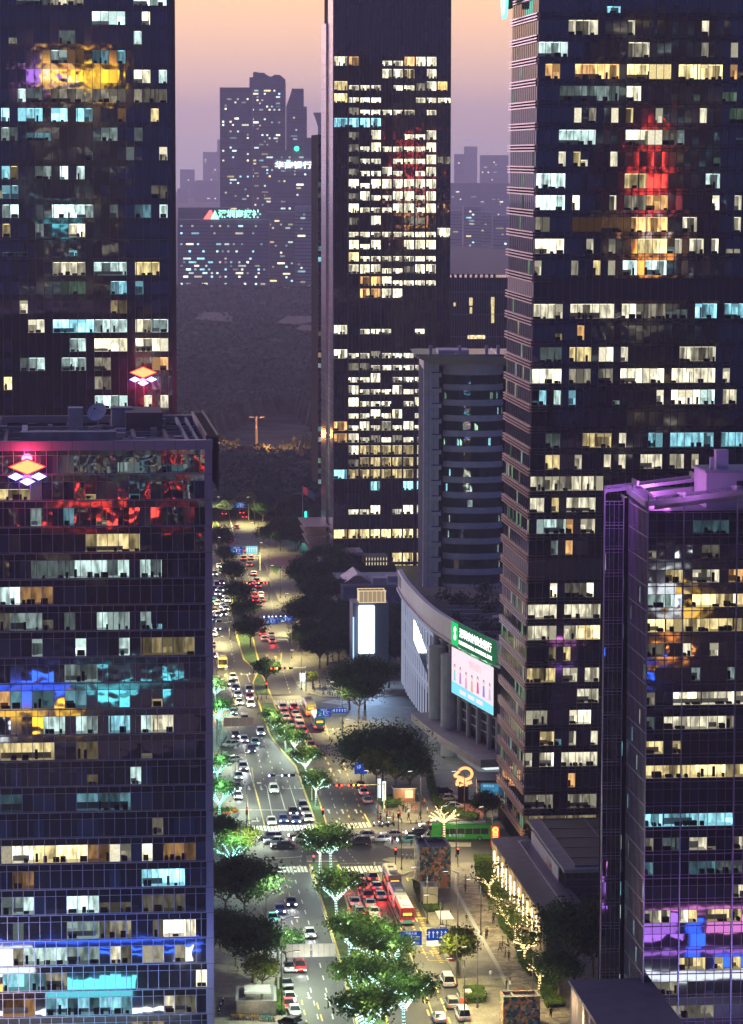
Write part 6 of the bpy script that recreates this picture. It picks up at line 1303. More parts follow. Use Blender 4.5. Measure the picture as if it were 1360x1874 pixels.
for i, (x, y, p) in enumerate(((404,1079,'white'),(391,1078,'blue'),(416,1098,'white'),(398,1104,'silver'),(399,1125,'white'),(413,1114,'blue'),(401,1140,'white'),(391,1160,'white'),(389,1200,'silver'),(405,1066,'red'),(393,1050,'white'),(401,1036,'silver'))):
    car(x, y, 'sedan', p, 'T', 'h', label='one of the tightly packed small %s cars in the far white jam' % cn(p), group='packed cars in the far white jam, '+cn(p))
for i, (x, y, p) in enumerate(((470,1063,'white'),(466,1090,'red'),(474,1106,'white'),(461,1068,'silver'),(446,1022,'red'),(459,1020,'white'),(452,1008,'black'),(442,938,'white'),(425,925,'red'),(433,965,'white'),(410,940,'white'))):
    car(x, y, 'sedan', p, 'A', 'b', label='one of the small %s cars with red lights strung out before the far gantries' % cn(p), group='small cars before the far gantries, '+cn(p))
finish_cars()
# buses
def bus(px, py, L_, head, label, roofc, bodyc, bandc, name='bus', side=False, disp=AMB, grp='buses and coaches', w=1.25, h=3.1):
    P = gp(px, py, 0); r = thing(name, label, 'bus', (P.x, P.y, 0), head, grp); y0, y1 = -L_/2, L_/2
    m = MB(); s = lambda k: [(-w+.1, .35), (w-.1, .35), (w, .5), (w*1.0, 2.2), (w*.97, h-.25), (w*.8, h), (-w*.8, h), (-w*.97, h-.25), (-w, 2.2), (-w, .5)]
    loft(m, [(y0, [(x*.94, z*.985+.02) for x, z in s(0)]), (y0+.2, s(0)), (y1-.3, s(0)), (y1, [(x*.92, z*.97+.04) for x, z in s(0)])], bodyc); m.build('body', r)
    m = MB(); m.box((-w*.78, y0+.3, h), (w*.78, y1-.4, h+.06), roofc); m.box((-w*.5, y0+1.2, h+.06), (w*.5, y0+3.4, h+.28), concl); m.box((-w*.45, y1-3.6, h+.06), (w*.45, y1-2.0, h+.24), concl); m.build('roof', r)
    m = MB()
    for sx_ in (-1, 1):
        n = int((L_-1.6)/1.5)
        for k in range(n): ya = y0+.8+k*1.5; m.box((sx_*w-.012, ya, 1.35) if sx_ > 0 else (-w-.012, ya, 1.35), (sx_*w+.012, ya+1.38, 2.45) if sx_ > 0 else (-w+.012, ya+1.38, 2.45), cglass)
    m.build('side_window', r)
    m = MB(); m.box((-w*.86, y1-.03, 1.2), (w*.86, y1+.03, 2.5), cglass); m.build('windscreen', r)
    m = MB(); m.box((-w*.8, y0-.03, 1.55), (w*.8, y0+.02, 2.35), cglass); m.build('rear_window', r)
    m = MB(); m.box((-w*.62, y0-.06, 1.75), (w*.62, y0-.02, 2.25), disp); m.build('route_display', r)
    m = MB(); m.box((-w-.015, y0-.02, .4), (w+.015, y1-.25, .95), bandc); m.build('skirt', r)
    for sx_ in (-1, 1):
        for y in (y0+2.4, y1-2.4): m = MB(); m.cyl((w-.28 if sx_ > 0 else -w-.02, y, .48), .48, .3, tyre, 12, 'X'); m.cyl((w+.02 if sx_ > 0 else -w-.03, y, .48), .26, .01, rim, 8, 'X'); m.build('wheel', r)
        m = MB(); m.box((sx_*w*.78-.14, y0-.06, .75), (sx_*w*.78+.14, y0+.02, 1.0), RON if head != HEAD else RDIM); m.build('tail_light', r)
        m = MB(); m.box((sx_*w*.75-.16, y1-.1, .6), (sx_*w*.75+.16, y1+.04, .8), HON if head == HEAD else HOFF); m.build('headlight', r)
    return r
C_ = lambda n, c: pbr('bus_'+n, c, .35, .05)
bus(717, 1622, 10.5, AWAY, 'first bus in the near bus lane, with a tan roof and pale pink rear', C_('tan', (.45, .28, .10)), C_('pink', (.60, .38, .35)), C_('pink', (.6, .38, .35)))
bus(727, 1655, 9, AWAY, 'middle bus of the near bus lane, grey blue roof and white rear', C_('greyblue', (.22, .25, .34)), C_('white', (.6, .6, .62)), C_('pink', (.6, .4, .35)))
bus(740, 1682, 10, AWAY, 'rear bus of the near bus lane, white roof, dark red body and teal bumper', C_('white', (.6, .6, .62)), C_('darkred', (.32, .03, .03)), C_('teal', (.10, .38, .36)))
bus(566, 1305, 10.5, AWAY, 'yellow roofed bus standing at the upper crosswalk', C_('yellow', (.55, .42, .12)), C_('cream', (.6, .45, .22)), C_('orange', (.6, .22, .08)))
bus(582, 1330, 10, AWAY, 'bus with a pale roof and turquoise back behind the blue road sign', C_('paleblue', (.42, .50, .55)), C_('turquoise', (.05, .45, .45)), C_('pinkside', (.6, .2, .25)))
bus(406, 1220, 9, HEAD, 'yellow bus coming toward the viewer beside the left tower', C_('lemon', (.62, .50, .14)), C_('lemon', (.62, .5, .14)), C_('lemon', (.62, .5, .14)), disp=AMB)
gc = bus(843, 1537, 12, X1, 'bright green coach crossing behind the golden tree', C_('green', (.02, .30, .04)), C_('green', (.02, .30, .04)), C_('green', (.02, .3, .04)), name='coach', h=3.3)
Mt = Matrix.Translation((-1.29, .8, 1.12)) @ Matrix.Rotation(-math.pi/2, 4, 'Z') @ Matrix.Rotation(math.pi/2, 4, 'X'); text('● 观光巴士', .62, emi('coach_white', (.8, .9, .8), .5), gc, Mt)
# scooters at the corner
def scooter(px, py, a, paint, label):
    P = gp(px, py, .14); r = thing('scooter', label, 'scooter', (P.x, P.y, .14), a, 'scooters waiting at the corner')
    m = MB(); m.tube([(0, .5, .35), (0, .25, .35), (0, -.2, .55), (0, -.6, .62)], [.1, .13, .2, .12], PAINT[paint], 8); m.tube([(0, .5, .3), (0, .42, .95)], .06, PAINT[paint], 6); m.box((-.13, -.65, .66), (.13, -.05, .78), black); m.build('body', r)
    m = MB(); m.tube([(-.3, .40, .98), (0, .43, .95), (.3, .40, .98)], .025, dmetal, 5); m.build('handlebar', r)
    for y in (-.55, .6): m = MB(); m.cyl((-.05, y, .24), .24, .1, tyre, 12, 'X'); m.build('wheel', r)
    m = MB(); m.ball((0, .52, .82), .07, HON, 6); m.build('headlight', r)
for px, py, a, p, lab in ((690,1513,X1,'white','white scooter at the head of the corner group'),(698,1511,X1,'red','red scooter in the corner group'),(705,1514,X1,'navy','navy scooter in the corner group'),(716,1512,X1-.3,'black','black scooter at the back of the corner group'),(616,1510,HEAD,'black','black scooter crossing the zebra beyond the junction'),(551,1765,AWAY,'blue','blue scooter left by the near left kerb') if False else (404,1848,0,'blue','blue scooter parked left of the subway entrance'),(408,1838,0,'black','black scooter parked left of the subway entrance'),(401,1858,0,'teal','teal scooter parked left of the subway entrance')):
    scooter(px, py, a, p, lab)
# ================================================================== people
skin = pbr('skin', (.42, .27, .20), .6); hairm = pbr('dark_hair', (.015, .012, .01), .7)
def person_proto(pose, seed):
    st = {'stand': (.05, .05, .12, .12), 'walk': (.30, -.28, .25, -.22)}[pose]
    V = [(0,0,.95),(0,0,1.15),(0,.01,1.38),(0,.02,1.50),(0,.03,1.58),(0,.03,1.70)]; E = [(0,1),(1,2),(2,3),(3,4),(4,5)]; Rr = [.14,.12,.16,.06,.085,.075]
    def add(p, par, r): V.append(p); E.append((par, len(V)-1)); Rr.append(r); return len(V)-1
    for s, f, ar in ((-1, st[0], st[3]), (1, st[1], st[2])):
        a = add((s*.10, 0, .86), 0, .10); b = add((s*.11, f*.5+.03, .48), a, .065); c = add((s*.11, f, .09), b, .042); add((s*.12, f+.14, .04), c, .035)
        a = add((s*.20, .0, 1.40), 2, .06); b = add((s*.25, ar*.3-.03, 1.13), a, .045); c = add((s*.24, ar+.04, .90), b, .034); add((s*.235, ar+.07, .82), c, .028)
    me = bpy.data.meshes.new('person_body'); me.from_pydata(V, E, []); o = bpy.data.objects.new('tmp', me); col.objects.link(o)
    mod = o.modifiers.new('s', 'SKIN'); sv = me.skin_vertices[0].data
    for i, r in enumerate(Rr): sv[i].radius = (r, r*(.72 if i in (1, 2) else 1)); sv[i].use_root = (i == 0)
    o.modifiers.new('u', 'SUBSURF').levels = 1
    m2 = bpy.data.meshes.new_from_object(o.evaluated_get(bpy.context.evaluated_depsgraph_get())); bpy.data.objects.remove(o)
    m2.materials.clear(); 
    for mt in (skin, PAINT['black'], PAINT['navy']): m2.materials.append(mt)
    for p in m2.polygons:
        c = p.center; p.material_index = 0
        if c.z < .93 and abs(c.x) < .2: p.material_index = 2
        elif .93 <= c.z < 1.5: p.material_index = 1
        if c.z > .93 and abs(c.x) > .21 and c.z < 1.05: p.material_index = 0
        p.use_smooth = True
    r = thing('person', '', 'person', (0, 0, -50)); b = bpy.data.objects.new('body', m2); col.objects.link(b); b.parent = r
    m = MB(); m.ball((0, .0, 1.70), .105, hairm, 8, 1.05); m.build('hair', r, smooth=True)
    return freeze(r)
PP = [person_proto('stand', 1), person_proto('walk', 2)]; PUSED = set()
cloth = {'black': pbr('cloth_black', (.01, .01, .012), .9), 'white': pbr('cloth_white', (.6, .6, .58), .9), 'red': pbr('cloth_red', (.5, .04, .03), .9), 'navy': pbr('cloth_navy', (.02, .03, .08), .9), 'orange': pbr('cloth_orange', (.6, .2, .05), .9), 'grey': pbr('cloth_grey', (.15, .15, .16), .9), 'blue': pbr('cloth_blue', (.08, .2, .5), .9)}
POST = []
def person(px, py, pose, top, leg, rz, label, grp='people on foot'):
    P = gp(px, py, .15); pr = PP[pose]
    if pr.name in PUSED: r, ch = copy_tree(pr, (P.x, P.y, .15), rz, label, grp)
    else: PUSED.add(pr.name); r = pr; ch = [c for c, _ in KT[pr.name]]; r['label'] = label; r['group'] = grp
    POST.append((r, ch, P, rz, top, leg))
n = lambda t, l: 'in a %s top and %s trousers' % (t, l)
for px, py, pose, t, l, rz, lab in ((852,1633,1,'black','black',2.8,'person in black walking alone up the pale strip past the mural block'),(854,1690,1,'black','grey',3,'person in black crossing the plaza near the lamp post'),(903,1680,1,'grey','black',0,'person walking beside the plaza hedge'),(903,1692,1,'black','black',0,'person in black just below the one by the hedge'),(927,1811,0,'black','navy',1,'dark dressed one of the pair standing by the drain line'),(933,1812,0,'white','grey',-1,'white dressed one of the pair standing by the drain line'),(1008,1863,1,'black','black',0,'person in black at the lower end of the patterned walk'),(889,1834,0,'black','black',1,'person in black beside the square hedge'),
   (824,1682,0,'black','grey',1,'person at the bus shelter'),(807,1706,1,'black','black',2,'person stepping to the kerb left of the bus shelter'),(898,1793,1,'white','blue',0,'person with a bright white top on the plaza'),(764,1467,1,'black','black',2.5,'person in black near the curved hedge'),(773,1474,1,'black','black',2,'darker one of the couple near the curved hedge'),(777,1475,1,'orange','black',2,'orange dressed one of the couple near the curved hedge'),(738,1486,0,'black','black',0,'first of three dark figures before the kiosk'),(743,1488,0,'black','navy',1,'middle of three dark figures before the kiosk'),(746,1486,0,'grey','black',2,'last of three dark figures before the kiosk'),
   (708,1503,0,'black','black',1,'person in black among the scooters'),(697,1506,0,'black','navy',-1,'person left among the scooters'),(720,1504,0,'red','black',1,'person in red behind the scooters'),(693,1509,0,'red','black',-1,'person in red on the pale scooter'),(718,1546,0,'black','black',0,'person at the tip of the traffic island'),(733,1547,0,'black','black',0,'person in the middle of the traffic island'),(753,1551,0,'navy','black',0,'person with a bike on the traffic island'),(479,1283,1,'red','black',1.5,'person in red on the narrow median crosswalk'),(471,1286,0,'black','black',1,'dark person beside the narrow median crosswalk'),
   (765,1594,0,'black','blue',1,'person with a glowing blue box behind the mural block'),(389,1770,1,'black','black',0,'person walking along the near left tower'),(388,1815,0,'black','black',0,'second person standing along the near left tower'),(586,1264,1,'black','grey',0,'person on the paved corner of the side street'),(574,1262,0,'navy','black',1,'person near the bright booth on the side street corner'),(685,1592,1,'white','grey',1,'white figure walking on the near zebra crossing'),(572,1600,0,'beige' if False else 'white','black',1,'person waiting at the tip of the near median')):
    person(px, py, pose, t, l, rz, lab)
rq = random.Random(3)
for k in range(16):
    px, py = rq.uniform(690, 790), rq.uniform(1483, 1503); person(px, py, k % 2, rq.choice(('black', 'navy', 'grey', 'white', 'red')), rq.choice(('black', 'navy', 'grey')), rq.uniform(0, 6), 'one of the small crowd gathered on the far corner pavement', 'crowd on the far corner pavement')
for k in range(10):
    px, py = rq.uniform(560, 620), rq.uniform(1248, 1274); person(px, py, k % 2, rq.choice(('black', 'navy', 'grey', 'white')), 'black', rq.uniform(0, 6), 'one of the passers-by on the paved side street corner', 'passers-by on the side street corner')
for k in range(9):
    px = rq.uniform(850, 960); py = 1620+(px-850)*2.0+rq.uniform(-25, 25); person(px, py, k % 2, rq.choice(('black', 'navy', 'grey')), 'black', rq.uniform(0, 6), 'one of the scattered walkers along the patterned walk', 'walkers along the patterned walk')
for r, ch, P, rz, top, leg in POST:
    r.location = (P.x, P.y, .15); r.rotation_euler = (0, 0, rz)
    for c in ch:
        if c.name.split('.')[0] == 'body':
            for i, mt in ((1, cloth[top]), (2, cloth[leg])): c.material_slots[i].link = 'OBJECT'; c.material_slots[i].material = mt
# ================================================================== street furniture
WARM = (1, .86, .38); COOL = (.84, 1, .72)
SL = thing('street_lamp', '', 'street lamp', (0, 0, -50)); m = MB(); m.cyl((0, 0, 0), .11, 9.5, dmetal, 6, r2=.07); m.tube([(0, 0, 9.3), (1.1, 0, 9.9), (2.2, 0, 10.0)], .05, dmetal, 5); m.cyl((0, 0, 0), .2, .5, dmetal, 6); m.build('pole', SL)
m = MB(); m.box((1.9, -.16, 9.9), (2.8, .16, 10.02), dmetal); m.build('lamp_head', SL); m = MB(); m.box((1.95, -.13, 9.86), (2.75, .13, 9.9), emi('lamp_lens', (1, .93, .72), 5)); m.build('lamp_lens', SL); freeze(SL)
LUSED = []
def lamp(px, py, rz, label, pw=2600, c=WARM, grp='street lamps along the avenue', cone=150):
    P = gp(px, py, .1); pw *= (5.4 if px > 640 else 7.2) if py > 1320 else (10 if py > 1120 else 6)
    if LUSED: r, ch = copy_tree(SL, (P.x, P.y, .1), rz, label, grp)
    else: r = SL; r['label'] = label; r['group'] = grp
    LUSED.append((r, P, rz, pw, c, cone))
pos = ['at the bottom edge', 'near the white road sign', 'by the taxis', 'at the junction corner', 'by the round planter', 'by the hatched lane', 'by the pink gantry', 'beside the yellow bus', 'above the yellow bus', 'by the far white jam', 'by the glare spot', 'near the far gantry', 'farthest up']
for (px, py), w_ in zip(((516,1858),(516,1790),(487,1700),(441,1600),(452,1525),(431,1465),(405,1392),(396,1300),(390,1235),(388,1170),(388,1110),(388,1040),(388,960)), pos): lamp(px, py, TH, 'street lamp on the left pavement %s' % w_, 2600 if py > 1200 else 3400, COOL if py > 1350 else WARM)
pos = ['by the white panel van', 'by the parked white van', 'under the blue gantry', 'beside the rear bus', 'at the near traffic island', 'at the scooter corner', 'beside the giant banyan', 'by the grass wedge', 'on the side street corner', 'below the orange signals', 'by the first blue signs', 'above the top junction', 'at the flower beds', 'by the far gantry', 'in the far grove']
for (px, py), w_ in zip(((850,1870),(836,1806),(806,1745),(782,1690),(735,1592),(692,1500),(656,1398),(626,1325),(552,1262),(534,1205),(541,1150),(513,1095),(492,1050),(474,1010),(466,960)), pos): lamp(px, py, math.pi+TH, 'street lamp on the right pavement %s' % w_, 2600 if py > 1200 else 3400, WARM)
for (px, py), w_ in zip(((874,1845),(838,1697),(835,1568),(901,1570),(975,1852),(880,1712),(770,1500),(850,1500)), ('with drooping banners near the stairwell','near the bus shelter','by the plaza top','beside the glowing pillar','at the far end of the patterned walk','in the open plaza','at the edge of the far pavement','behind the green coach')):
    lamp(px, py, math.pi+TH+.3, 'plaza lamp %s' % w_, 1500, (1, .80, .40), 'lamps around the plaza')
for (px, py), w_ in zip(((548,1566),(690,1560),(600,1560),(650,1600),(560,1420),(505,1330),(583,1520),(470,1250)), ('left','right','middle','right of the near median','bend','crosswalk','tip','upper')):
    pass
for r, P, rz, pw, c, cone in LUSED:
    r.location = (P.x, P.y, .1); r.rotation_euler = (0, 0, rz); light('SPOT', (2.3, 0, 9.75), pw, c, r, .25, cone, (0, 0, 0))
for px, py in ((560,1562),(690,1558),(785,1562)): pass
# gantries with signs
bluem = emi('sign_blue', (.015, .09, .62), .55); whit = emi('sign_text', (.75, .85, 1), .8); grn = emi('sign_green_patch', (.02, .35, .12), .7)
def gantry(px, py, reach, h, label, boards, side=1, polep=None, armz=None):
    """pole on the kerb, arm over the road, boards = (x0, width, height, kind)"""
    P = gp(px, py, .14); r = thing('sign_gantry', label, 'road sign', (P.x, P.y, .14), TH, 'sign gantries over the avenue')
    m = MB(); m.cyl((0, 0, 0), .2, h+.6, pbr('gantry_grey', (.42, .40, .34), .5), 8); m.build('pole', r)
    m = MB(); m.cyl((0, 0, h), .12, -side*reach, MATS['gantry_grey'], 6, 'X'); m.cyl((0, 0, h-.9), .07, -side*reach, MATS['gantry_grey'], 6, 'X'); m.build('arm', r)
    if boards[0][3] == 'back' and h > 5: light('SPOT', (5, -3.5, h-3.2), 900, (1, .95, .8), r, .3, 110, (R(135), 0, 0), name='board_fill_light')  # spot added to brighten the pale boards, has no fixture
    for x0, w_, hh, kind, zz in boards:
        bx = MB(); mt = {'blue': bluem, 'lanes': bluem, 'back': pbr('sign_back', (.75, .70, .60), .6, var=.1, vs=1), 'pink': pbr('sign_back_pink', (.42, .24, .22), .6), 'teal': emi('sign_cyan', (.3, .8, .9), .9)}[kind]
        bx.box((x0, -.22, h+zz-hh/2), (x0+w_, -.16, h+zz+hh/2), mt); fr = pbr('sign_frame', (.45, .47, .55), .5)
        for a, b in (((x0-.06, -.24, h+zz-hh/2-.06), (x0+w_+.06, -.14, h+zz-hh/2)), ((x0-.06, -.24, h+zz+hh/2), (x0+w_+.06, -.14, h+zz+hh/2+.06))): bx.box(a, b, fr)
        bd = bx.build('sign_board', r)
        if kind in ('back', 'pink'):
            q = MB()
            for k in range(1, 4): q.box((x0+w_*k/4-.04, -.30, h+zz-hh/2), (x0+w_*k/4+.04, -.22, h+zz+hh/2), fr)
            q.build('stiffener', r); continue
        cx_ = x0+w_/2; cz = h+zz; y = -.26
        if kind == 'blue':
            text('深南大道', hh*.20, whit, r, facing((cx_, y, cz+hh*.33))); text('福田', hh*.17, whit, r, facing((x0+w_*.22, y, cz-hh*.33))); text('市民中心', hh*.15, whit, r, facing((x0+w_*.70, y, cz-hh*.33)))
            q = MB(); q.box((x0+w_*.06, -.25, cz-hh*.02), (x0+w_*.34, -.235, cz+hh*.18), grn); q.box((cx_-w_*.03, -.25, cz-hh*.28), (cx_+w_*.03, -.235, cz+hh*.2), whit); q.box((x0+w_*.2, -.25, cz-hh*.16), (x0+w_*.33, -.235, cz-hh*.09), whit); q.box((x0+w_*.67, -.25, cz-hh*.1), (x0+w_*.8, -.235, cz-hh*.03), whit); q.box((x0+w_*.55, -.25, cz+hh*.08), (x0+w_*.9, -.235, cz+hh*.13), whit); q.build('sign_symbols', r)
        if kind in ('lanes', 'teal'):
            q = MB(); mt2 = whit if kind == 'lanes' else emi('sign_white2', (.9, 1, 1), 1.3)
            for k in range(5):
                xx = x0+w_*(k+.6)/5.2; q.box((xx-.07, -.25, cz-hh*.25), (xx+.07, -.235, cz+hh*.18), mt2); q.poly([(xx-.22, -.25, cz+hh*.16), (xx+.22, -.25, cz+hh*.16), (xx, -.25, cz+hh*.34)], mt2)
                if k == 0: q.box((xx-.5, -.25, cz+hh*.0), (xx, -.235, cz+hh*.07), mt2)
            q.build('lane_arrows', r)
            if kind == 'lanes': q = MB(); q.box((x0, -.22, cz-hh*.5-.85), (x0+w_, -.16, cz-hh*.5-.1), pbr('sign_plate', (.5, .5, .45), .5)); q.build('lower_plate', r)
    return r
gy = gp(852, 1800).y
gantry(842, 1789, 8.6, 6.6, 'gantry with a blue direction board and a blue lane board in front of the yellow green tree', [(-9.6, 3.4, 2.3, 'blue', 0), (-5.4, 3.4, 1.9, 'lanes', .5)])
gantry(627, 1345, 5.5, 5.2, 'gantry with two blue boards in front of the turquoise bus', [(-5.9, 3.2, 1.9, 'blue', 0), (-2.3, 3.2, 1.2, 'lanes', .4)])
gantry(540, 1174, 8.0, 5.8, 'gantry with two dark blue boards over the topmost queue', [(-8.2, 3.4, 1.9, 'blue', 0), (-4.5, 3.8, 1.5, 'blue', .3)])
gantry(476, 1045, 8.8, 5.0, 'far gantry with a deep blue board and a cyan board', [(-9.4, 3.9, 2.6, 'blue', 1.6), (-4.4, 3.6, 2.4, 'teal', 1.8)])
gantry(455, 952, 8, 5.5, 'farthest gantry with two small blue boards', [(-8.5, 3.4, 1.8, 'blue', 0), (-4.6, 3.2, 1.8, 'blue', 0)])
gantry(509, 1818, -8.8, 6.8, 'gantry seen from behind with two blank white boards at the lower left', [(1.3, 3.7, 2.0, 'back', 0), (5.4, 3.6, 2.0, 'back', 0)])
gantry(398, 1362, -7.0, 5.0, 'gantry seen from behind with one wide pink board on the left road', [(1.4, 6.8, 1.9, 'pink', 0)])
gantry(421, 1170, -6.0, 4.0, 'low gantry seen from behind across the upper left road', [(-4, 5, 1.4, 'back', 0)])
P = gp(661, 1443, .14); r = thing('sign_post', 'stepped deep blue sign on a pole at the edge of the yellow green tree', 'road sign', (P.x, P.y, .14), TH); m = MB(); m.cyl((0, 0, 0), .1, 5, dmetal, 6); m.build('pole', r); m = MB(); m.box((-1.4, -.2, 3.4), (.5, -.1, 5.4), bluem); m.box((-1.4, -.2, 3.1), (1.2, -.1, 4.2), bluem); m.build('sign_board', r); text('停', .9, whit, r, facing((-.5, -.24, 4.5)))
# signal arms
def signal_arm(px, py, reach, h, xs, label, cols, side=-1, back=False):
    P = gp(px, py, .14); r = thing('traffic_signal', label, 'traffic light', (P.x, P.y, .14), TH, 'traffic lights on arms'); m = MB(); m.cyl((0, 0, 0), .16, h+.3, MATS['gantry_grey'], 8); m.build('pole', r); m = MB(); m.cyl((0, 0, h), .10, side*reach, MATS['gantry_grey'], 6, 'X'); m.build('arm', r)
    for k, x in enumerate(xs):
        m = MB(); m.box((x-.75, -.2, h-.24), (x+.75, .1, h+.24), black); b = m.build('signal_head', r); m = MB(); c_ = cols[k % len(cols)]
        m.cyl((x-.5, -.21, h), .2, -.03, emi('signal_%s' % c_, {'red': (1, .06, .03), 'amber': (1, .4, .05), 'violet': (.6, .5, 1)}[c_], 7), 10, 'Y'); 
        if k % 2 == 0 and c_ != 'violet': m.cyl((x+.45, -.21, h), .2, -.03, MATS['signal_'+c_], 10, 'Y')
        m.build('signal_lamp', b)
signal_arm(703, 1486, 9.5, 5.6, (-9, -6.6, -5.6), 'row of red signals on an arm above the grey car', ('red', 'red', 'amber'))
signal_arm(560, 1265, 8.4, 5.8, (-8, -6.6, -5.2, -4), 'row of orange signals on an arm over the right carriageway', ('red', 'amber'))
signal_arm(492, 1098, 8.2, 5.2, (-8, -6, -4.2, -2.5, -1), 'row of red signals at the topmost junction', ('red', 'amber'))
signal_arm(541, 1158, 8.6, 4.6, (-8.2, -6.9, -5.9, -4.9, -3.6, -2.3), 'row of violet white camera flashes above the top zebra crossing', ('violet',))
signal_arm(571, 1465, 9.0, 5.3, (-8.2, -5.6, -4.2, -1.2), 'arm of violet white flash units over the approach to the stop line', ('violet',))
def signal_post(px, py, label, c_='red', h=3.4):
    P = gp(px, py, .14); r = thing('signal_post', label, 'traffic light', (P.x, P.y, .14), TH, 'traffic lights on posts'); m = MB(); m.cyl((0, 0, 0), .08, h-.6, dmetal, 6); m.build('pole', r); m = MB(); m.box((-.2, -.15, h-.9), (.2, .15, h+.5), black); b = m.build('signal_head', r)
    m = MB(); m.cyl((0, -.16, h+.2), .17, -.04, MATS['signal_'+c_], 10, 'Y'); m.build('signal_lamp', b); m = MB(); m.cyl((0, 0, 0), .16, .5, pbr('post_yellow', (.7, .5, .05), .6), 8); m.build('post_base', r)
for px, py, lab in ((724,1597,'red signal on a post at the near traffic island'),(488,1284,'red signal on a post on the narrow median'),(729,1518,'red signal on a post behind the scooters'),(452,1512,'signal post with a yellow base by the left stop line'),(591,1512,'signal post at the tip of the upper median'),(574,1600,'signal post at the tip of the near median'),(788,1550,'tall signal post in front of the white van'),(838,1586,'signal post at the top of the plaza')):
    signal_post(px, py, lab, h=4.2 if px in (724, 488, 788) else 3.2)
# the mural block and its vent
P = gp(768, 1628); MBL = thing('mural_block', 'tall service block painted all over with a colourful mosaic mural', 'service block', (P.x, P.y, .14), TH)
def mural():
    mt = bpy.data.materials.new('mural_paint'); t = nt(mt); N, L = t.nodes, t.links; o = N.new('ShaderNodeOutputMaterial'); b = N.new('ShaderNodeBsdfPrincipled'); L.new(b.outputs[0], o.inputs[0])
    tc = N.new('ShaderNodeTexCoord'); v = N.new('ShaderNodeTexVoronoi'); v.inputs['Scale'].default_value = 2.4; L.new(tc.outputs['Object'], v.inputs['Vector']); s = N.new('ShaderNodeSeparateColor'); L.new(v.outputs['Color'], s.inputs[0])
    r = N.new('ShaderNodeValToRGB'); r.color_ramp.interpolation = 'CONSTANT'; e = r.color_ramp.elements; e[0].color = (.05, .10, .10, 1); e[1].position = .22; e[1].color = (.30, .27, .22, 1)
    for p, c in ((.40, (.06, .30, .27)), (.52, (.70, .30, .07)), (.63, (.10, .10, .12)), (.74, (.75, .42, .12)), (.84, (.60, .12, .10)), (.92, (.75, .55, .40))): q = e.new(p); q.color = (*c, 1)
    L.new(s.outputs[0], r.inputs[0]); L.new(r.outputs[0], b.inputs['Base Color']); b.inputs['Roughness'].default_value = .6; return mt
mu = mural(); m = MB(); m.box((0, 0, 0), (5.6, 9, 6.8), mu); m.build('body', MBL); m = MB(); m.box((-.05, -.05, 6.8), (5.65, .3, 7.5), mu); m.box((-.05, 8.7, 6.8), (5.65, 9.05, 7.5), mu); m.box((-.05, .3, 6.8), (.3, 8.7, 7.5), mu); m.box((5.3, .3, 6.8), (5.65, 8.7, 7.5), mu); m.box((1.7, .3, 6.8), (2.0, 8.7, 7.35), conc); m.box((.3, .3, 6.81), (5.3, 8.7, 6.85), dmetal); m.build('roof_rim', MBL)
m = MB(); m.box((3.9, -.06, .1), (5.0, 0, 2.5), pbr('mural_door', (.5, .22, .15), .6)); m.build('door', MBL)
P = gp(775, 1664); VB = thing('vent_box', 'beige louvred ventilation box in front of the mural block', 'vent', (P.x, P.y, .14), TH); lv2 = pbr('beige_louvre', (.34, .30, .22), .6)
m = MB(); m.box((0, 0, 0), (2.5, .15, 3.6), lv2); m.box((0, 4.3, 0), (2.5, 4.5, 3.6), lv2); m.box((0, .15, 0), (.15, 4.3, 3.6), lv2); m.box((2.35, .15, 0), (2.5, 4.3, 3.6), lv2); m.box((.15, .15, 2.2), (2.35, 4.3, 2.3), dmetal)
for k in range(12): m.box((.05+k*.2, -.05, .2), (.12+k*.2, 0, 3.5), conc)
m.build('body', VB); m = MB(); m.box((-.1, -.1, 3.6), (2.6, .5, 3.75), concl); m.box((-.1, 4.0, 3.6), (2.6, 4.6, 3.75), concl); m.box((-.1, .5, 3.6), (.4, 4.0, 3.75), concl); m.box((2.1, .5, 3.6), (2.6, 4.0, 3.75), concl); m.build('roof_rim', VB)
P = gp(921, 1880, 0); M2 = thing('mural_block', 'second mosaic painted service block cut by the bottom edge of the photo', 'service block', (P.x, P.y, .14), TH)
m = MB(); m.box((0, 0, 0), (5.6, 3.6, 4.0), mu); m.build('body', M2); m = MB(); m.box((-.05, -.05, 4.0), (5.65, .3, 4.5), mu); m.box((-.05, 3.3, 4.0), (5.65, 3.65, 4.5), mu); m.box((-.05, .3, 4.0), (.3, 3.3, 4.5), mu); m.box((5.3, .3, 4.0), (5.65, 3.3, 4.5), mu); m.box((1.5, .3, 4.0), (1.8, 3.3, 4.4), conc); m.box((.3, .3, 4.01), (5.3, 3.3, 4.05), dmetal); m.build('roof_rim', M2)
# glowing pillar with four red lit characters
P = gp(906, 1576); PL = thing('sign_pillar', 'dark pillar with four glowing orange characters on red', 'sign', (P.x, P.y, .14), TH*.5)
m = MB(); m.box((-.6, -.3, 0), (.6, .3, 5.2), dmetal); m.build('pillar', PL); m = MB(); m.box((-.75, -.38, 2.6), (.75, .38, 6.4), emi('lantern_red', (1, .06, .02), .8)); m.build('lantern_box', PL)
m = MB(); gld = emi('lantern_gold', (1, .55, .12), 2.2); m.cyl((0, -.40, 5.85), .58, -.05, gld, 20, 'Y')
for k in range(3): m.box((-.48, -.45, 2.8+k*.92), (.48, -.40, 3.55+k*.92), gld)
m.build('lit_panel', PL)
for k, c_ in enumerate('福国美味'): text(c_, .62, MATS['lantern_red'], PL, facing((0, -.48, 5.85 if k == 0 else 4.1-.92*(k-1)+1.0-.07)))
light('POINT', (0, -1.5, 4), 250, (1, .35, .1), PL, .3)
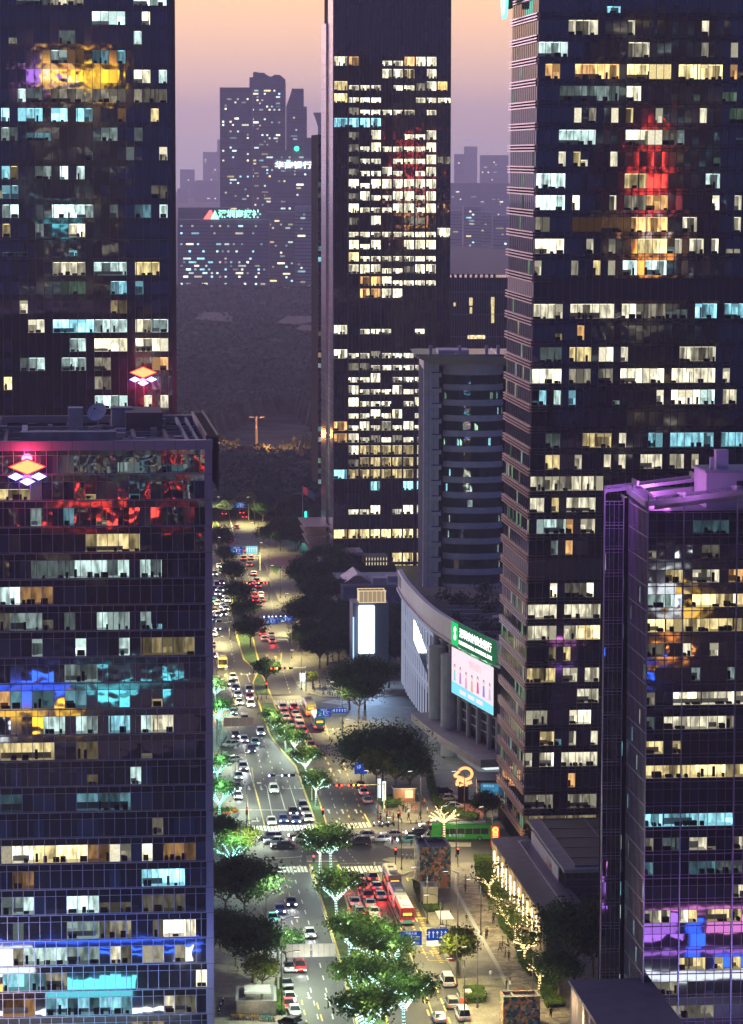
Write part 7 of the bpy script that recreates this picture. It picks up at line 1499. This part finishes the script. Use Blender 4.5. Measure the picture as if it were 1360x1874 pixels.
# ribbon sculpture
P = gp(848, 1470); RS = thing('ribbon_sculpture', 'glowing orange ribbon loop sculpture on a black plinth', 'sculpture', (P.x, P.y, .14), 0); m = MB(); m.box((-1.5, -1.2, 0), (1.7, 1.4, .3), black); m.box((-1.1, -.9, .3), (1.0, .9, 3.3), black); m.build('plinth', RS)
m = MB(); rl = emi('ribbon_lit', (1, .50, .18), 1.7); re2 = pbr('ribbon_red', (.28, .03, .02), .4); pts = []
for k in range(21):
    t = k/20; a = -2.6+5.2*t; pts.append(Vector((.4+1.35*math.cos(a)*1.0, 0, 5.7+1.25*math.sin(a))))
pts = [Vector((-1.9, 0, 5.5)), Vector((-1.5, 0, 5.9))]+[Vector((.35+1.4*math.cos(a), .0, 6.0+1.2*math.sin(a))) for a in [2.7-k*.33 for k in range(15)]]+[Vector((-.2, 0, 5.0)), Vector((-1.9, 0, 5.6))]
def ribbon(pts, w_):
    for a, b in zip(pts, pts[1:]):
        d = (b-a).normalized(); nrm = Vector((-d.z, 0, d.x))*w_
        m.hexa([a-nrm+Vector((0, -.3, 0)), b-nrm+Vector((0, -.3, 0)), b-nrm+Vector((0, .3, 0)), a-nrm+Vector((0, .3, 0)), a+nrm+Vector((0, -.3, 0)), b+nrm+Vector((0, -.3, 0)), b+nrm+Vector((0, .3, 0)), a+nrm+Vector((0, .3, 0))], re2)
        m.poly([a-nrm*.7+Vector((0, -.33, 0)), b-nrm*.7+Vector((0, -.33, 0)), b+nrm*.7+Vector((0, -.33, 0)), a+nrm*.7+Vector((0, -.33, 0))], rl)
ribbon(pts, .42); ribbon([Vector(p) for p in ((-1.2, 0, 3.5), (-1.3, 0, 4.2), (-.9, 0, 4.9), (-.2, 0, 4.5), (.7, 0, 4.0), (1.7, 0, 4.3))], .5); ribbon([Vector(p) for p in ((-.9, .1, 3.5), (0, .1, 3.8), (.9, .1, 3.6))], .35)
m.build('ribbon', RS); light('POINT', (0, -2, 5), 420, (1, .45, .2), RS, .4)
# small pavilion with blue poster, kiosk, shelter, stairwells, booth
P = gp(877, 1482); BP = thing('poster_pavilion', 'glass fronted pavilion with a blue lit poster beside the sculpture', 'pavilion', (P.x, P.y, .14), 0); m = MB(); m.box((-.4, 0, 0), (0, 9, 5.6), concl); m.box((0, 1.2, 0), (6, 9, 5.4), conc); m.build('body', BP); m = MB(); m.box((-.5, -.2, 5.5), (6, 9, 5.9), dmetal); m.build('roof', BP)
m = MB(); m.box((.3, 1.0, 1.9), (5.2, 1.18, 5.0), emi('poster_blue', (.05, .28, .50), .75, .25, .6)); m.box((.3, .95, 1.2), (5.2, 1.15, 1.9), emi('poster_cream', (1, .9, .6), .45, .6, 3)); m.build('poster', BP); text('城市生活', .55, emi('poster_text', (.5, .8, 1), .9), BP, facing((1.9, .94, 4.5)))
P = gp(722, 1470); KI = thing('corner_kiosk', 'small brown kiosk glowing warm under the corner trees', 'kiosk', (P.x, P.y, .14), TH); m = MB(); m.box((0, 0, 0), (4.2, 3, 2.8), pbr('kiosk_brown', (.22, .11, .06), .6)); m.build('body', KI); m = MB(); m.box((-.3, -.4, 2.8), (4.5, 3.2, 3.0), conc); m.build('roof', KI); m = MB(); m.box((2.2, -.04, .9), (3.8, 0, 2.5), emi('kiosk_glow', (1, .62, .3), 1.6)); m.build('counter_window', KI); light('POINT', (2.5, -1.6, 2.2), 500, (1, .75, .4), KI, .3)
for k, (px, py) in enumerate(((694, 1467), (703, 1472))):
    P = gp(px, py, .14); r = thing('light_banner', 'white glowing feather banner, %s of the pair by the corner kiosk' % ('left' if k == 0 else 'right'), 'banner', (P.x, P.y, .14), TH, 'glowing banners by the kiosk'); m = MB(); m.cyl((0, 0, 0), .05, 4.9, metal, 5); m.build('pole', r); m = MB(); m.box((-.35, -.05, .4), (.35, .05, 4.7), emi('banner_white', (.75, .9, 1), 1.8)); m.build('banner_cloth', r)
    light('POINT', (0, -.8, 2.5), 250, (.7, .85, 1), r, .3)
P = gp(805, 1712, .14); BS = thing('bus_shelter', 'slim bus shelter with a thin flat roof and two legs above the blue signs', 'bus shelter', (P.x, P.y, .14), TH)
m = MB(); m.box((0, 0, 2.6), (2.4, 6.5, 2.72), metal); m.build('roof', BS)
for y in (.6, 5.9): m = MB(); m.cyl((1.2, y, 0), .07, 2.6, dmetal, 6); m.build('post', BS)
m = MB(); m.box((.9, 1, .4), (1.3, 5.4, .48), metal); m.build('bench_seat', BS)
P = gp(842, 1838); ST = thing('stairwell', 'open stairwell with red edging and glass sides beside the hedge', 'stairwell', (P.x, P.y, .14), TH); m = MB(); m.box((0, 0, 0), (3.8, .25, .8), pbr('red_edge', (.5, .10, .06), .6)); m.box((0, .25, 0), (.2, 4.2, .6), concl); m.box((3.6, .25, 0), (3.8, 4.2, .6), concl); m.box((.9, 1.2, .05), (2.0, 3.0, 1.5), concl); m.build('curb_wall', ST); m = MB(); m.box((0, 0, .8), (.05, 4.2, 1.5), glass('clear_side', (.08, .12, .12), 1.5, 0, 1)); m.box((3.75, .25, .8), (3.8, 4.2, 1.5), MATS['clear_side']); m.build('glass_side', ST)
P = gp(829, 1758, .14); RB = thing('barrier_box', 'red and white plastic barrier beside the pavement tree', 'barrier', (P.x, P.y, .14), TH); m = MB(); m.hexa([(-.7, -.3, 0), (.7, -.3, 0), (.7, .3, 0), (-.7, .3, 0), (-.6, -.12, 1.1), (.6, -.12, 1.1), (.6, .12, 1.1), (-.6, .12, 1.1)], pbr('barrier_red', (.65, .07, .04), .5)); m.build('body', RB); m = MB(); m.box((-.68, -.26, .42), (.68, .26, .6), pbr('barrier_white', (.6, .5, .45), .5)); m.build('white_band', RB)
P = gp(433, 1862); SE = thing('subway_entrance', 'glass walled subway entrance with a flat concrete roof at the lower left', 'subway entrance', (P.x, P.y, .14), TH*.4)
m = MB(); m.box((0, 0, 0), (6, .15, 2.3), pbr('frosted_glass', (.28, .29, .27), .3, var=.2, vs=1.5)); m.box((0, .15, 0), (.15, 9, 2.3), MATS['frosted_glass']); m.box((5.85, .15, 0), (6, 9, 2.3), MATS['frosted_glass']); m.build('glass_wall', SE); m = MB(); m.box((1.2, 3.6, 2.6), (5.2, 8, 2.9), concl); m.box((-.1, -.1, 2.3), (6.1, .3, 2.45), metal); m.box((-.1, .3, 2.3), (.3, 9, 2.45), metal); m.box((5.7, .3, 2.3), (6.1, 9, 2.45), metal); m.box((.3, 8.6, 2.3), (5.7, 9, 2.45), metal); m.build('roof', SE); m = MB(); m.box((.2, .2, .02), (5.8, 8.8, .06), black); m.box((.2, .2, .06), (1.3, 8.5, 1.9), dmetal); m.build('stair_well', SE)
light('POINT', (3, -2.5, 3), 260, (1, .8, .45), SE, .3)
rb = random.Random(8)
BK = thing('bicycle', 'yellow share bike in the row before the subway entrance', 'bicycle', (0, 0, -50))
for y in (-.5, .5):
    m = MB(); pts = [(0, y+.32*math.cos(a*math.pi/6), .33+.32*math.sin(a*math.pi/6)) for a in range(13)]; m.tube(pts, .03, tyre, 4, cap=False); m.build('wheel', BK)
m = MB(); yl = pbr('bike_yellow', (.75, .42, .04), .5); m.tube([(0, -.5, .33), (0, -.15, .75), (0, .35, .8), (0, .5, .33)], .035, yl, 5); m.tube([(0, -.15, .75), (0, -.05, .35), (0, .35, .8)], .03, yl, 5); m.build('frame', BK); m = MB(); m.box((-.08, -.3, .88), (.08, -.02, .94), black); m.build('saddle', BK); m = MB(); m.tube([(-.28, .28, 1.0), (0, .36, 1.02), (.28, .28, 1.0)], .025, dmetal, 5); m.build('handlebar', BK); freeze(BK)
for k in range(30):
    P = gp(424+k*2.75, 1864+k*.15, .14); lab = 'one of the packed %s share bikes before the subway entrance' % ('yellow' if k < 20 or k > 26 else 'turquoise')
    if k == 0: r = BK; ch = [c for c, _ in KT[BK.name]]; r.location = (P.x, P.y, .14); r.rotation_euler = (0, 0, .2); BKs = r
    else: r, ch = copy_tree(BK, (P.x, P.y, .14), rb.uniform(-.15, .3), lab)
    r['label'] = lab; r['group'] = 'share bikes in the row, ' + ('yellow' if 'yellow' in lab else 'turquoise')
    if 'turq' in lab:
        for c in ch:
            if c.name.startswith('frame'): setmat(c, 'bike_yellow', pbr('bike_turquoise', (.05, .5, .42), .5))
P = gp(554, 1250, .14); BO = thing('phone_booth', 'small booth with a bright white lit face on the side street corner', 'booth', (P.x, P.y, .14), 0); m = MB(); m.box((-.7, 0, 0), (.7, 1.2, 2.4), pbr('booth_grey', (.3, .33, .34), .5)); m.build('body', BO); m = MB(); m.box((-.55, -.05, .5), (.55, 0, 2.2), emi('booth_light', (.7, 1, .98), 3)); m.build('lit_face', BO); m = MB(); m.box((-.8, -.1, 2.4), (.8, 1.3, 2.5), concl); m.build('roof', BO); light('POINT', (0, -1, 1.6), 260, (.75, 1, 1), BO, .3)
# flagpole and teal sign, round planter, bollards, fences
P = gp(554, 992); FP = thing('flagpole', 'tall flagpole with a red and white flag in front of the middle tower', 'flagpole', (P.x, P.y, .1), 0); hF = at(554, 889, P.y).z; m = MB(); m.cyl((0, 0, 0), .22, hF, pbr('pole_white', (.6, .6, .62), .4), 8, r2=.12); m.build('pole', FP); m = MB(); 
for k in range(8):
    x0, x1 = .15+k*.5, .15+(k+1)*.5; d = -k*.32; e = -(k+1)*.32; m.hexa([(x0, math.sin(k)*.1, hF-2.6+d), (x1, math.sin(k+1)*.1, hF-2.6+e), (x1, math.sin(k+1)*.1+.04, hF-2.6+e), (x0, math.sin(k)*.1+.04, hF-2.6+d), (x0, math.sin(k)*.1, hF-.2+d), (x1, math.sin(k+1)*.1, hF-.2+e), (x1, math.sin(k+1)*.1+.04, hF-.2+e), (x0, math.sin(k)*.1+.04, hF-.2+d)], emi('flag_red', (.45, .05, .07), .5) if k < 3 else pbr('flag_white', (.6, .6, .62), .7))
m.build('flag', FP); m = MB(); m.box((-1, -1, 0), (1, 1, 1), concl); m.build('plinth', FP)
P = gp(559, 985); TS = thing('pylon_sign', 'tall teal lit pylon sign beside the flagpole', 'sign', (P.x, P.y, .1), 0); m = MB(); m.box((-.4, 0, 0), (1.2, .5, 9.5), dmetal); m.build('body', TS); m = MB(); m.box((-.3, -.06, 1.5), (.5, 0, 9.2), emi('pylon_teal', (.05, .9, .65), 1.8)); m.build('lit_face', TS); light('POINT', (0, -2, 5), 1500, (.1, 1, .7), TS, .5)
P = gp(405, 1492); RPn = thing('round_planter', 'round planter ringed with red and yellow flowers on the left pavement', 'planter', (P.x, P.y, .14), 0); m = MB(); m.cyl((0, 0, 0), 3.6, .5, concl, 28); m.build('kerb_ring', RPn); m = MB(); rp = random.Random(4)
for k in range(1400):
    a = rp.uniform(0, 6.28); q = 3.4*math.sqrt(rp.random()); c_ = ((.06, .14, .03), (.6, .05, .04), (.7, .5, .05))[0 if q < 2.3 else (1 if int(a*3) % 2 else 2)]; p = Vector((q*math.cos(a), q*math.sin(a), .55+rp.random()*.5)); s = .16; u = Vector((rp.gauss(0, 1), rp.gauss(0, 1), rp.gauss(0, 1))).normalized(); v_ = u.orthogonal().normalized(); m.poly([p-u*s, p-v_*s, p+u*s, p+v_*s], pbr('planter_%d' % int(c_[0]*100), c_, .8))
m.build('flowers', RPn)
BL = thing('bollard', 'short dark bollard in the kerb row', 'bollard', (0, 0, -50)); m = MB(); m.cyl((0, 0, 0), .11, .8, dmetal, 8, r2=.09); m.build('post', BL); m = MB(); m.ball((0, 0, .82), .11, concl, 8); m.build('cap', BL); freeze(BL)
first = True
for (a, b, n, wh) in (((396,1385),(414,1352),9,'left pavement row beside the side road'),((752,1507),(792,1509),5,'far corner row behind the scooters'),((600,1270),(622,1278),6,'side street corner row'),((737,1572),(768,1573),5,'row at the near traffic island')):
    for k in range(n):
        A0 = gp(*a, .14); B0 = gp(*b, .14); P = A0.lerp(B0, k/(n-1)); lab = 'short dark bollard in the %s' % wh
        if first: r = BL; r.location = (P.x, P.y, .14); first = False; r['label'] = lab; r['group'] = 'bollards, '+wh
        else: copy_tree(BL, (P.x, P.y, .14), 0, lab, 'bollards, '+wh)
# ================================================================== what the glass mirrors: the lit shopping quarter in front of the towers
neon = {n: emi('neon_'+n, c, s) for n, c, s in (('blue', (.03, .12, 1), 16), ('white', (.85, .93, 1), 13), ('cyan', (.15, .85, 1), 9), ('orange', (1, .34, .06), 22), ('pink', (1, .30, .9), 9), ('violet', (.5, .2, 1), 9), ('yellow', (1, .55, .03), 17), ('red', (1, .06, .04), 19))}
def shop(name, label, x, y, w_, d, h, specs, rz=TH):
    r = thing(name, label, 'building', (x, y, 0), rz, 'shops in front of the near towers'); m = MB(); m.box((0, 0, 0), (w_, d, h), conc); m.build('body', r)
    for nm, x0, x1, z0, z1, c_ in specs: m = MB(); m.box((x0, d, z0), (x1, d+.3, z1), neon[c_]); m.build(nm, r)
    return r
shop('shop_row', 'long low shop row with blue neon outlines facing the near left tower', -70, 414, 52, 15, 13, [('neon_strip', 0, 52, 11.6, 12.0, 'blue'), ('neon_strip', 0, 52, 9.6, 9.9, 'blue'), ('neon_strip', 22, 52, 10.6, 10.8, 'blue'), ('shop_sign', 14, 26, 7.0, 11.2, 'white'), ('shop_sign', 48, 51, 8, 10.5, 'white'), ('shop_sign', 28, 41, 2.6, 6.2, 'cyan'), ('shop_sign', 15, 27, 4.2, 5.6, 'orange'), ('shop_sign', 12, 50, .4, 1.2, 'white')])
shop('shop_row', 'low shop row with pink and violet signs facing the near right tower', 48, 408, 40, 15, 14, [('neon_strip', 0, 40, 13, 13.5, 'pink'), ('shop_sign', 2, 9, 9, 12.4, 'violet'), ('shop_sign', 11, 13, 4, 12, 'blue'), ('shop_sign', 14, 24, 9.5, 12, 'pink'), ('shop_sign', 1, 22, 2.2, 3.6, 'white'), ('neon_strip', 0, 40, 6.4, 6.9, 'violet'), ('shop_sign', 15, 21, 4.2, 6, 'blue')])
shop('shop_row', 'theatre hall with a yellow sign band south of the near towers', -34, 190, 52, 25, 20, [('shop_sign', 3, 14, 9, 12, 'yellow'), ('shop_sign', 18, 21, 8, 13, 'yellow'), ('neon_strip', 20, 40, 17, 17.5, 'cyan'), ('shop_sign', 4, 20, 14.5, 17.5, 'blue'), ('shop_sign', 24, 34, 14, 16, 'cyan'), ('shop_sign', 0, 6, 5, 8, 'white')])
shop('shop_row', 'market hall with a white lit front south of the near right tower', 120, 150, 40, 15, 38, [('shop_sign', 8, 14, 24, 32, 'white'), ('shop_sign', 15, 20, 22, 27, 'yellow'), ('shop_sign', 10, 13, 13, 16, 'orange'), ('shop_sign', 6, 10, 8, 10, 'blue')])
def mirror_tower(x, y, w_, d, h, label, signs, seed):
    r = thing('office_tower', label, 'tower', (x, y, 0), TH, 'towers behind the viewer'); m = MB(); m.box((0, 0, 0), (w_, d, h), pbr('mirror_wall', (.03, .03, .045), .3)); m.build('body', r); m = MB(); rn = random.Random(seed)
    for i in range(int(h/4)):
        k = 0
        while k < w_/2-1:
            n = rn.choice((1, 2, 3, 4))
            if rn.random() < .18: c_ = rn.choice('wcywb'); m.box((k*2+.1, d, i*4+1), (min(k*2+n*2-.1, w_), d+.05, i*4+3.2), room_mat(c_, rn.choice((1, 2, 3))))
            k += n
    m.build('lit_window', r, kind='stuff')
    for x0, x1, z0, z1, c_ in signs: m = MB(); m.box((x0, d, z0), (x1, d+.4, z1), neon[c_]); m.build('shop_sign', r)
mirror_tower(0, -100, 46, 30, 178, 'tall tower with a wide golden sign standing behind the viewer', [(4, 9, 160, 170, 'violet'), (10, 15, 160, 172, 'yellow'), (16.5, 21.5, 162, 171, 'orange'), (12, 19, 165, 167, 'white'), (24, 31, 160, 171, 'yellow'), (33, 41, 159, 170, 'yellow'), (35, 38, 170, 174, 'orange'), (20, 24, 158, 163, 'white'), (14, 24, 100, 103, 'cyan'), (16, 30, 20, 24, 'red')], 1)
mirror_tower(240, -130, 50, 30, 190, 'tall tower with a red vertical sign standing behind the viewer on the right', [(17, 24, 108, 124, 'red'), (18, 23, 100, 106, 'white'), (17, 24, 84, 98, 'orange'), (19, 22, 126, 146, 'red')], 2)
mirror_tower(38, -150, 36, 30, 60, 'low block behind the viewer with a screen of red lights', [(8+(k*7)%22, 9.5+(k*7)%22, 16+k*1.6, 17.2+k*1.6, 'red' if k % 3 else 'white') for k in range(18)], 3)
